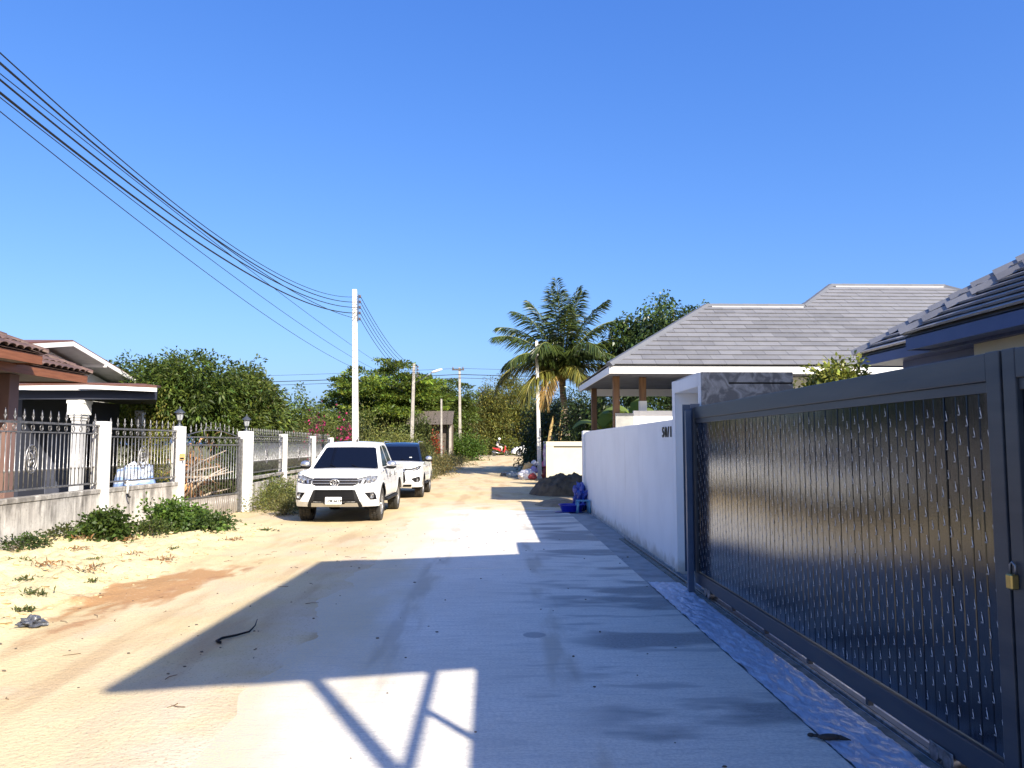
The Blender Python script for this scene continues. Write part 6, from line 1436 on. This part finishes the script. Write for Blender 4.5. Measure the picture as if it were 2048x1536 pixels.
# ---- banana plants behind the grey-roofed house terrace
def banana(label, x, y, z0, h_, leaves):
    t = thing('banana_plant', label, 'banana plant', (x, y, z0), 'banana plants behind the terrace')
    MB().tube([(x, y, z0), (x + 0.05, y, z0 + h_ * 0.6), (x, y, z0 + h_)], [0.13, 0.11, 0.07], 9).build('stem', mat('banana_stem', (0.22, 0.24, 0.08), 0.6) if 'banana_stem' not in bpy.data.materials else bpy.data.materials['banana_stem'], t, smooth=True)
    for dx, dy, el, ln in leaves:
        h = Vector((dx, dy, 0)).normalized(); sd = h.cross(Vector((0, 0, 1))); p = Vector((x, y, z0 + h_ - 0.1)); V = []; n = 12
        for k in range(n + 1):
            f_ = k / n; w_ = 0.30 * math.sin(math.pi * min(1, 0.06 + 0.93 * f_)) ** 0.6
            rag = 1 - 0.25 * (k % 3 == 0); V += [p - sd * w_ * rag + Vector((0, 0, -0.10 * w_ / 0.3)), p + Vector((0, 0, 0.03)), p + sd * w_ * rag + Vector((0, 0, -0.10 * w_ / 0.3))]
            ee = R(el) - 1.9 * f_ ** 1.5; p = p + (h * math.cos(ee) + Vector((0, 0, math.sin(ee)))) * ln / n
        F = []
        for k in range(n): F += [(3*k, 3*k+1, 3*k+4, 3*k+3), (3*k+1, 3*k+2, 3*k+5, 3*k+4)]
        c_ = Vector((x, y, z0 + h_)); me = raw_mesh('leaf', np.array([v - c_ for v in V]), np.array(F), M['leaf'], True, np.tile([0.16, 0.22, 0.045, 1], (len(V), 1)))
        inst('leaf', me, Matrix.Translation(c_), t)
banana('banana plant with broad arching leaves seen between the terrace posts', 5.3, 28.6, 0, 2.7, [(-1, -0.3, 50, 1.6), (1, -0.4, 35, 1.7), (0.1, -1, 75, 1.5), (-0.6, 0.6, 60, 1.5), (0.8, 0.7, 50, 1.6)])
banana('shorter banana plant next to the timber terrace post', 4.2, 28.9, 0, 2.4, [(-1, -0.3, 40, 1.5), (1, -0.2, 60, 1.5), (0.0, -1, 70, 1.3), (0.5, 0.8, 50, 1.4)])

# ---- weeds at the foot of the left fence
WG = 'weeds at the foot of the left fence'
shrub('fence_weed', 'dark green leafy weed clump in front of the first white post', (-6.5, 13.2, gz(-6.5, 13.2) - 0.05), (0.42, 0.45, 0.42), 2600, (0.085, 0.055), (0.05, 0.082, 0.015), group=WG, clumps=45, upright=0.1)
shrub('fence_weed', 'bright creeping vine clump below the lantern post', (-5.95, 14.7, gz(-5.95, 14.7) - 0.05), (0.55, 0.62, 0.46), 4200, (0.085, 0.06), (0.075, 0.13, 0.02), group=WG, clumps=60, upright=0.1)
shrub('fence_weed', 'trailing end of the bright vine towards the driveway gate', (-5.25, 14.4, gz(-5.25, 14.4) - 0.04), (0.5, 0.6, 0.32), 2200, (0.075, 0.05), (0.060, 0.10, 0.02), group=WG, clumps=30, upright=0.1)
shrub('fence_weed', 'small low weed between the two leafy clumps', (-5.9, 13.6, gz(-5.9, 13.6)), (0.4, 0.35, 0.25), 700, (0.07, 0.03), (0.062, 0.085, 0.02), group=WG, clumps=24, upright=0.4)
shrub('fence_weed', 'low dark weed at the wall foot under the medallion railing', (-7.1, 12.0, gz(-7.1, 12)), (0.25, 0.5, 0.2), 500, (0.07, 0.04), (0.036, 0.058, 0.014), group=WG, clumps=26, upright=0.2)
shrub('fence_weed', 'low weed tuft along the wall before the dark clump', (-7.0, 12.9, gz(-7.0, 12.9)), (0.22, 0.4, 0.18), 350, (0.07, 0.035), (0.055, 0.068, 0.02), group=WG, clumps=20, upright=0.4)
shrub('fence_weed', 'yellowish weed clump between the thick post and the pickup', (-5.75, 20.6, 0.0), (0.62, 0.95, 0.75), 2600, (0.09, 0.03), (0.13, 0.145, 0.04), group=WG, clumps=40, upright=0.6)
shrub('fence_weed', 'tall thin weeds in front of the pickup nose corner', (-5.1, 19.2, 0.0), (0.5, 0.6, 0.5), 1500, (0.10, 0.022), (0.14, 0.14, 0.045), group=WG, clumps=30, upright=0.9)
shrub('fence_weed', 'green weeds against the wall beyond the thick post', (-6.15, 22.5, 0.0), (0.4, 1.2, 0.8), 2200, (0.09, 0.04), (0.08, 0.105, 0.025), group=WG, clumps=40, upright=0.4)

def tuft(label, x, y, r, h_, n_, col, mt_='leaf', group='grass tufts on the sandy shoulder'):
    z = gz(x, y); t = thing('grass_tuft', label, 'grass', (x, y, z), group)
    P = np.stack([x + rng.normal(0, r * 0.35, n_), y + rng.normal(0, r * 0.35, n_), np.full(n_, z - 0.01)], 1)
    Dr = rng.normal(0, 0.6, (n_, 3)); Dr[:, 2] = rng.uniform(0.3, 1.1, n_)
    bl_ = leaf_object('blades', P, Dr, h_ * rng.uniform(0.5, 1.2, n_), 0.011 + 0.05 * h_, tint(n_, col, 0.3, 0.25), M[mt_], t, 0.3); bl_['kind'] = 'stuff'
TU = 'sparse green grass tuft on the sandy shoulder'
for x, y, r, h_, n_ in ((-4.85, 8.4, 0.18, 0.13, 90), (-4.65, 7.9, 0.14, 0.11, 60), (-5.45, 9.3, 0.16, 0.10, 70), (-5.1, 10.3, 0.15, 0.09, 60), (-4.4, 15.3, 0.22, 0.12, 90), (-4.95, 12.2, 0.16, 0.10, 60), (-5.6, 11.1, 0.14, 0.09, 50), (-4.75, 9.4, 0.10, 0.08, 40), (-5.3, 7.7, 0.18, 0.1, 60), (-6.2, 10.4, 0.2, 0.12, 70), (-5.8, 12.6, 0.15, 0.1, 50)):
    tuft(TU, x, y, r, h_, n_, (0.085, 0.10, 0.03))
DT = 'dry brown grass wisps on the sandy shoulder'
for x, y in ((-6.1, 11.6), (-6.6, 12.7), (-5.7, 10.1), (-6.3, 9.4), (-5.2, 11.5), (-4.6, 11.0), (-6.0, 13.0), (-5.0, 9.8), (-4.5, 13.6), (-5.5, 8.5)):
    tuft(DT, x, y, 0.25, 0.13, 45, (0.24, 0.14, 0.07), 'leaf_dry', 'dry grass wisps on the sandy shoulder')
# lawn inside the left yard, seen through the driveway gate
n_ = 9000; P = np.stack([rng.uniform(-12, -7.3, n_), rng.uniform(17.5, 27, n_), np.zeros(n_)], 1); P[:, 2] = 0.0
Dr = rng.normal(0, 0.5, (n_, 3)); Dr[:, 2] = 1
lw = leaf_object('lawn_grass', P, Dr, 0.22 * rng.uniform(0.5, 1.2, n_), 0.025, tint(n_, (0.085, 0.115, 0.025), 0.25, 0.2), M['leaf'], None, 0.3); tag(lw, 'green lawn inside the left yard', 'grass', kind='stuff')
# ================================================================ sand pile, blue bundle, rubbish, debris
M['dark_sand'] = mat('damp_sand', (0.165, 0.115, 0.062), 0.95, col2=(0.09, 0.062, 0.036), nscale=4, bump=0.9, bscale=14, grain=0.2, gscale=60)
def heap(u, v):
    x = 0.9 + 2.9 * u; y = 25.6 + 3.6 * v; a = (x - 2.55) / 1.25; b = (y - 27.4) / 1.6
    h = max(0, 1 - (a * a if a < 0 else a * a * 0.35) - b * b); n = fbm(x, y, 1.8, 4, 3.3); e = min(u, 1 - u, v, 1 - v) * 8
    return (x, y, -0.03 + min(1, e) * (0.68 * h ** 0.85 * (1 + 0.22 * n) + (0.16 * fbm(x, y, 3.2, 4, 1.0) + 0.10 * fbm(x, y, 9, 3, 7.0)) * min(1, h * 4) + (0.05 if h > 0 else 0)))
sp = MB().grid(heap, 60, 60).build('sand_pile', M['dark_sand'], smooth=True); tag(sp, 'dark brown heap of building sand beside the end of the white wall', 'sand pile')
def heap2(u, v):
    x = 1.05 + 1.45 * u; y = 21.4 + 2.3 * v; a = (x - 2.1) / 0.9; b = (y - 22.4) / 1.0; h = max(0, 1 - a * a - b * b); e = min(u, 1 - u, v, 1 - v) * 8
    return (x, y, -0.03 + min(1, e) * (0.20 * h + 0.03 * fbm(x, y, 7, 3, 6.0) * (h > 0) + (0.04 if h > 0 else 0)))
sp = MB().grid(heap2, 30, 30).build('sand_pile', mat('spilled_sand', (0.30, 0.235, 0.155), 0.95, col2=(0.2, 0.155, 0.1), nscale=5, bump=0.6, bscale=20), smooth=True); tag(sp, 'low spread of loose sand behind the blue basin', 'sand pile')

M['blue_tarp'] = mat('blue_tarpaulin', (0.008, 0.018, 0.20), 0.3, spec=0.6, col2=(0.03, 0.08, 0.40), nscale=6, bump=0.6, bscale=9)
M['blue_plastic'] = mat('blue_plastic', (0.008, 0.02, 0.34), 0.35, spec=0.5)
M['aqua_plastic'] = mat('aqua_plastic', (0.10, 0.27, 0.42), 0.45)
def lump(cx, cy, cz, rx, ry, rz, seed, rough=0.3, sharp=1.0):
    def fn(u, v):
        th = u * 2 * math.pi; ph = v * math.pi; d = Vector((math.sin(ph) * math.cos(th), math.sin(ph) * math.sin(th), -math.cos(ph)))
        k = 1 + rough * mnoise.noise(d * 2.2 + Vector((seed, 0, 0))) + rough * 0.6 * abs(mnoise.noise(d * 5.0 + Vector((0, seed, 0))))
        z = cz + d.z * rz * k; return (cx + d.x * rx * k, cy + d.y * ry * k, max(z, -0.005))
    return MB().grid(fn, 28, 18)
o = lump(2.36, 20.7, 0.28, 0.17, 0.22, 0.32, 5.0, 0.85).build('tarp_bundle', M['blue_tarp']); tag(o, 'crumpled dark blue tarpaulin bundle leaning on the far end of the white wall', 'tarpaulin')
bs = thing('basin', 'flat deep blue plastic mixing basin on the ground by the white wall', 'basin', (2.05, 20.2, 0))
MB().lathe([(0.26, 0.004), (0.33, 0.17), (0.36, 0.175), (0.36, 0.19), (0.32, 0.185), (0.25, 0.02)], (2.08, 20.3, 0), 24).build('bowl', M['blue_plastic'], bs, smooth=True, angle=40)
MB().grid(lambda u, v: (1.62 + 0.72 * u, 19.88 + 0.42 * v, 0.012 + 0.02 * abs(mnoise.noise(Vector((u * 5, v * 5, 2))))), 14, 10).build('tarp_skirt', M['blue_tarp'], bs, smooth=True)
st = thing('plastic_stool', 'small pale aqua plastic stool beside the blue basin', 'stool', (2.34, 19.75, 0))
MB().box(2.16, 2.50, 19.72, 19.80, 0.30, 0.325).box(2.16, 2.50, 20.02, 20.10, 0.30, 0.325).box(2.16, 2.22, 19.80, 20.02, 0.30, 0.325).box(2.44, 2.50, 19.80, 20.02, 0.30, 0.325).build('seat_frame', M['aqua_plastic'], st, bevel=0.008)
for x in (2.19, 2.47):
    for y in (19.75, 20.07): MB().tube([(x, y, 0.30), (x + (x - 2.33) * 0.15, y, 0.0)], [0.03, 0.036], 8).build('leg', M['aqua_plastic'], st, smooth=True)
# rubbish by the slim pole
RB = [('large white rubbish sack at the foot of the slim pole', (1.72, 38.2, 0.20), (0.42, 0.36, 0.30), (0.72, 0.70, 0.70)), ('red rubbish bag in front of the white sack', (1.95, 37.9, 0.16), (0.20, 0.2, 0.17), (0.42, 0.06, 0.05)),
      ('tan cardboard coloured sack on top of the rubbish', (1.80, 38.8, 0.58), (0.25, 0.22, 0.24), (0.55, 0.38, 0.16)), ('violet and white bag between pole and cardboard sack', (2.05, 38.6, 0.45), (0.2, 0.2, 0.2), (0.36, 0.30, 0.55)),
      ('small white bag on top of the rubbish heap', (2.1, 38.9, 0.80), (0.16, 0.15, 0.15), (0.75, 0.74, 0.73)), ('dark red sack leaning behind the slim pole', (2.75, 38.7, 0.3), (0.26, 0.25, 0.36), (0.30, 0.05, 0.035)),
      ('pink bundle on top of the dark red sack', (2.7, 38.7, 0.80), (0.22, 0.2, 0.2), (0.55, 0.14, 0.28)), ('blue grey bag lying in the shade before the hedge', (1.05, 40.0, 0.15), (0.3, 0.3, 0.2), (0.16, 0.20, 0.24)), ('dark bag lying flat beside the blue grey bag', (0.75, 41.5, 0.12), (0.32, 0.3, 0.15), (0.05, 0.06, 0.07))]
for i, (lb, c, r_, col) in enumerate(RB):
    o = lump(*c, *r_, i * 3.7 + 1, 0.35).build('rubbish_bag', mat('rubbish_bag_%d' % i, col, 0.45, bump=0.4, bscale=20), smooth=True); tag(o, lb, 'rubbish bag', 'rubbish bags by the slim pole')
rs = thing('board_strip', 'white torn banner strip hanging between slim pole and cream wall', 'banner', (2.62, 38.3, 0))
MB().grid(lambda u, v: (2.52 + 0.2 * u + 0.02 * math.sin(9 * v), 38.3 + 0.03 * math.sin(7 * v + u), 0.7 + 1.2 * v), 4, 12).build('banner_sheet', mat('torn_banner', (0.68, 0.64, 0.70), 0.7, col2=(0.4, 0.25, 0.5), nscale=5), rs)
MB().tube([(3.0, 38.0, 0.1), (2.94, 38.1, 2.2)], 0.06, 7).build('stake', M['bark'], rs)
# debris on the lane
wr = MB().tube([(-2.36, 6.90, 0.035), (-2.42, 6.98, 0.03), (-2.40, 7.06, 0.035), (-2.30, 7.14, 0.04), (-2.22, 7.25, 0.045), (-2.22, 7.42, 0.06), (-2.24, 7.55, 0.09)], [0.012, 0.012, 0.011, 0.010, 0.009, 0.006, 0.003], 7).build('rubber_strip', M['dark'], smooth=True); tag(wr, 'curled black rubber strip lying on the shaded sand', 'rubber strip')
o = lump(-4.28, 7.42, 0.035, 0.095, 0.08, 0.045, 8.8, 0.9).xf(Matrix.Translation((0, 0, gz(-4.3, 7.4)))).build('crumpled_bag', mat('slate_plastic_bag', (0.075, 0.08, 0.095), 0.35, bump=0.6, bscale=25)); tag(o, 'crumpled dark grey plastic bag on the sand', 'plastic bag')
dc = MB().ell((2.0, 4.66, 0.022), (0.075, 0.030, 0.017), 12, 6).ell((1.905, 4.70, 0.02), (0.022, 0.016, 0.012), 8, 5).tube([(1.91, 4.70, 0.02), (1.95, 4.675, 0.02)], 0.010, 6).tube([(2.06, 4.655, 0.02), (2.115, 4.63, 0.012)], [0.016, 0.004], 6).build('dry_pod', mat('dry_pod', (0.05, 0.04, 0.035), 0.85, bump=0.5, bscale=60), smooth=True); tag(dc, 'dark dry seed pod shaped like a duck at the plastic sheet edge', 'seed pod')
# pebbles and clods: too many and too small to count
mb = MB(); 
for k in range(260):
    if k < 200: x, y = random.uniform(-7.0, -1.6), random.uniform(4.5, 17)
    else: x, y = random.uniform(-1.5, 2.3), random.uniform(4.3, 16)
    z = max(gz(x, y), 0.0) if x > -2.2 else gz(x, y); r_ = random.uniform(0.006, 0.016) * (1.25 if x < -4.2 else 0.85)
    mb.ell((x, y, z + r_ * 0.3), (r_ * random.uniform(0.8, 1.6), r_, r_ * 0.6), 6, 4)
pb_ = mb.build('pebbles', mat('dark_pebble', (0.10, 0.08, 0.06), 0.9)); tag(pb_, 'scattered dark pebbles and crumbs on the lane', 'pebbles', kind='stuff')
mb = MB()
for k in range(340):
    x = -4.3 - abs(random.gauss(0, 1.3)); y = random.uniform(6, 16)
    if x < -7.2: continue
    r_ = random.uniform(0.010, 0.034) * (1 if random.random() < 0.93 else 1.9); z = gz(x, y); e = MB().ell((0, 0, 0), (r_ * random.uniform(0.8, 1.5), r_, r_ * 0.6), 6, 4)
    mb.add([(v.x * (0.7 + 0.6 * random.random()) + x, v.y * (0.7 + 0.6 * random.random()) + y, v.z * (0.6 + 0.8 * random.random()) + z + r_ * 0.1) for v in e.v], e.f)
cl_ = mb.build('soil_clods', mat('dry_clod', (0.52, 0.42, 0.25), 0.95, col2=(0.42, 0.32, 0.19), nscale=3)); tag(cl_, 'pale dry soil clods on the shoulder by the left fence', 'clods', kind='stuff')
mb = MB()
for k in range(60):
    x = random.uniform(-7, -2.0); y = random.uniform(5, 15); z = gz(x, y) + 0.003; th = random.uniform(0, 6.28); l_ = random.uniform(0.04, 0.14); d = Vector((math.cos(th), math.sin(th), 0))
    p = Vector((x, y, z)); mb.tube([p, p + d * l_ * 0.5 + Vector((0, 0, 0.003)), p + d * l_ + d.cross(Vector((0, 0, 1))) * 0.03], [0.004, 0.003, 0.002], 4)
tw_ = mb.build('twigs', mat('dry_twig', (0.15, 0.10, 0.06), 0.9)); tag(tw_, 'scattered dry twigs and stalks on the sand', 'twigs', kind='stuff')

# ================================================================ motorcycle and rider on the cross street
MX, MY, MZ = 0.78, 77.0, 0.605
mc = thing('motorcycle', 'red motorcycle with its rider on the cross street', 'motorcycle', (MX, MY, MZ))
M['moto_red'] = mat('red_moto_paint', (0.42, 0.02, 0.02), 0.3, coat=0.5)
def mw(x, nm):
    w_ = MB().lathe([(0.21, -0.035), (0.27, -0.045), (0.29, 0.0), (0.27, 0.045), (0.21, 0.035)], (MX + x, MY, MZ + 0.29), 22, 'y', close=True).build('wheel', M['rubber'], mc, smooth=True)
    rb = MB()
    for k in range(6): rb.tube([(MX + x, MY, MZ + 0.29), (MX + x + 0.22 * math.cos(k * 1.047), MY, MZ + 0.29 + 0.22 * math.sin(k * 1.047))], 0.012, 5)
    rb.lathe([(0.22, -0.02), (0.22, 0.02), (0.20, 0.02), (0.20, -0.02)], (MX + x, MY, MZ + 0.29), 20, 'y', close=True); rb.build('rim', M['alloy'], w_)
mw(-0.62, 'rear'); mw(0.62, 'front')
MB().prism([(-0.78, 0.72), (-0.25, 0.58), (0.05, 0.40), (0.30, 0.36), (0.34, 0.46), (0.12, 0.52), (-0.1, 0.74), (-0.45, 0.84), (-0.80, 0.84)], 'y', MY - 0.11, MY + 0.11).xf(Matrix.Translation((MX, 0, MZ))).build('frame_body', M['moto_red'], mc, bevel=0.03, seg=2)
MB().prism([(0.30, 0.36), (0.42, 0.36), (0.58, 0.78), (0.52, 1.02), (0.42, 1.02), (0.44, 0.80)], 'y', MY - 0.17, MY + 0.17).xf(Matrix.Translation((MX, 0, MZ))).build('leg_shield', M['moto_red'], mc, bevel=0.03, seg=2)
MB().prism([(-0.70, 0.83), (-0.1, 0.76), (-0.08, 0.82), (-0.68, 0.92)], 'y', MY - 0.12, MY + 0.12).xf(Matrix.Translation((MX, 0, MZ))).build('seat', M['dark'], mc, bevel=0.02)
MB().tube([(MX + 0.62, MY, MZ + 0.29), (MX + 0.50, MY, MZ + 0.75), (MX + 0.44, MY, MZ + 1.02)], 0.035, 7).build('fork', M['steel'], mc)
MB().tube([(MX + 0.36, MY - 0.33, MZ + 1.06), (MX + 0.45, MY, MZ + 1.04), (MX + 0.36, MY + 0.33, MZ + 1.06)], 0.018, 6).build('handlebar', M['dark'], mc)
MB().ell((MX + 0.53, MY, MZ + 0.95), (0.09, 0.11, 0.09), 10, 7).build('headlight', M['lens'], mc, smooth=True)
MB().tube([(MX + 0.0, MY - 0.15, MZ + 0.28), (MX - 0.35, MY - 0.17, MZ + 0.32), (MX - 0.80, MY - 0.18, MZ + 0.44)], [0.03, 0.05, 0.055], 8).build('exhaust', M['chrome'], mc, smooth=True)
MB().prism([(0.42, 0.50), (0.62, 0.62), (0.86, 0.50), (0.62, 0.66)], 'y', MY - 0.06, MY + 0.06).xf(Matrix.Translation((MX, 0, MZ))).build('front_mudguard', M['moto_red'], mc, bevel=0.01)

def skinned(name, pts, edges, rad, mt_, parent, root=0, sub=2):
    me = bpy.data.meshes.new(name); me.from_pydata(pts, edges, []); o = bpy.data.objects.new(name, me); C.objects.link(o)
    md = o.modifiers.new('skin', 'SKIN'); md.use_smooth_shade = True
    for i, r_ in enumerate(rad): me.skin_vertices[0].data[i].radius = (r_, r_) if not hasattr(r_, '__len__') else r_
    me.skin_vertices[0].data[root].use_root = True
    ms = o.modifiers.new('sub', 'SUBSURF'); ms.levels = ms.render_levels = sub
    dg = bpy.context.evaluated_depsgraph_get(); m2 = bpy.data.meshes.new_from_object(o.evaluated_get(dg)); bpy.data.objects.remove(o)
    m2.materials.clear(); m2.materials.append(mt_); m2.polygons.foreach_set('use_smooth', np.ones(len(m2.polygons), dtype=bool))
    ob = bpy.data.objects.new(name, m2); place(ob, Matrix.Identity(4), parent); return ob
pr_ = thing('person', 'rider in dark jacket, pale vest and white helmet sitting on the red motorcycle', 'person', (MX - 0.3, MY, MZ + 0.86))
SK = mat('rider_skin', (0.30, 0.17, 0.10), 0.6); JK = mat('dark_jacket', (0.02, 0.022, 0.028), 0.85); TR = mat('pale_trousers', (0.52, 0.42, 0.40), 0.85)
bp_ = lambda x, y, z: (MX + x, MY + y, MZ + z)
# body: pelvis, spine, neck, head, arms to the bars with hands, legs to the footboard
pts = [bp_(-0.32, 0, 0.93), bp_(-0.30, 0, 1.14), bp_(-0.22, 0, 1.36), bp_(-0.18, 0, 1.47), bp_(-0.13, 0, 1.58), bp_(-0.10, 0, 1.70)]
edges = [(0, 1), (1, 2), (2, 3), (3, 4), (4, 5)]; rad = [(0.15, 0.12), (0.15, 0.11), (0.17, 0.11), 0.06, 0.075, 0.085]
for s_ in (-1, 1):
    b0 = len(pts); pts += [bp_(-0.20, s_ * 0.19, 1.40), bp_(-0.02, s_ * 0.27, 1.20), bp_(0.22, s_ * 0.29, 1.12), bp_(0.34, s_ * 0.29, 1.08), bp_(0.40, s_ * 0.29, 1.05)]; edges += [(2, b0), (b0, b0+1), (b0+1, b0+2), (b0+2, b0+3), (b0+3, b0+4)]; rad += [0.065, 0.05, 0.038, 0.04, 0.03]
    b0 = len(pts); pts += [bp_(-0.26, s_ * 0.11, 0.92), bp_(0.14, s_ * 0.17, 0.88), bp_(0.12, s_ * 0.17, 0.50), bp_(0.22, s_ * 0.18, 0.42)]; edges += [(0, b0), (b0, b0+1), (b0+1, b0+2), (b0+2, b0+3)]; rad += [0.095, 0.07, 0.048, 0.04]
skinned('body', pts, edges, rad, JK, pr_)
MB().ell(bp_(-0.10, 0, 1.70), (0.135, 0.125, 0.125), 16, 10).build('helmet', M['car_white'], pr_, smooth=True)
MB().ell(bp_(-0.035, 0, 1.665), (0.085, 0.085, 0.085), 12, 8).build('face', SK, pr_, smooth=True)
def vest(u, v):
    th = u * 2 * math.pi; z = 1.02 + 0.40 * v; cx = -0.31 + 0.10 * v; return bp_(cx + 0.135 * math.cos(th), 0.185 * math.sin(th) * (1 - 0.08 * v), z)
MB().grid(vest, 18, 5).build('vest', mat('pale_vest', (0.62, 0.55, 0.48), 0.8), pr_, smooth=True)
for s_ in (-1, 1):
    MB().tube([bp_(-0.24, s_ * 0.11, 0.925), bp_(0.14, s_ * 0.17, 0.89), bp_(0.15, s_ * 0.17, 0.86), bp_(0.125, s_ * 0.17, 0.50)], [0.112, 0.085, 0.082, 0.062], 10).build('trouser_leg', TR, pr_, smooth=True)
    MB().ell(bp_(0.20, s_ * 0.18, 0.40), (0.13, 0.05, 0.05), 10, 6).build('shoe', M['dark'], pr_, smooth=True)
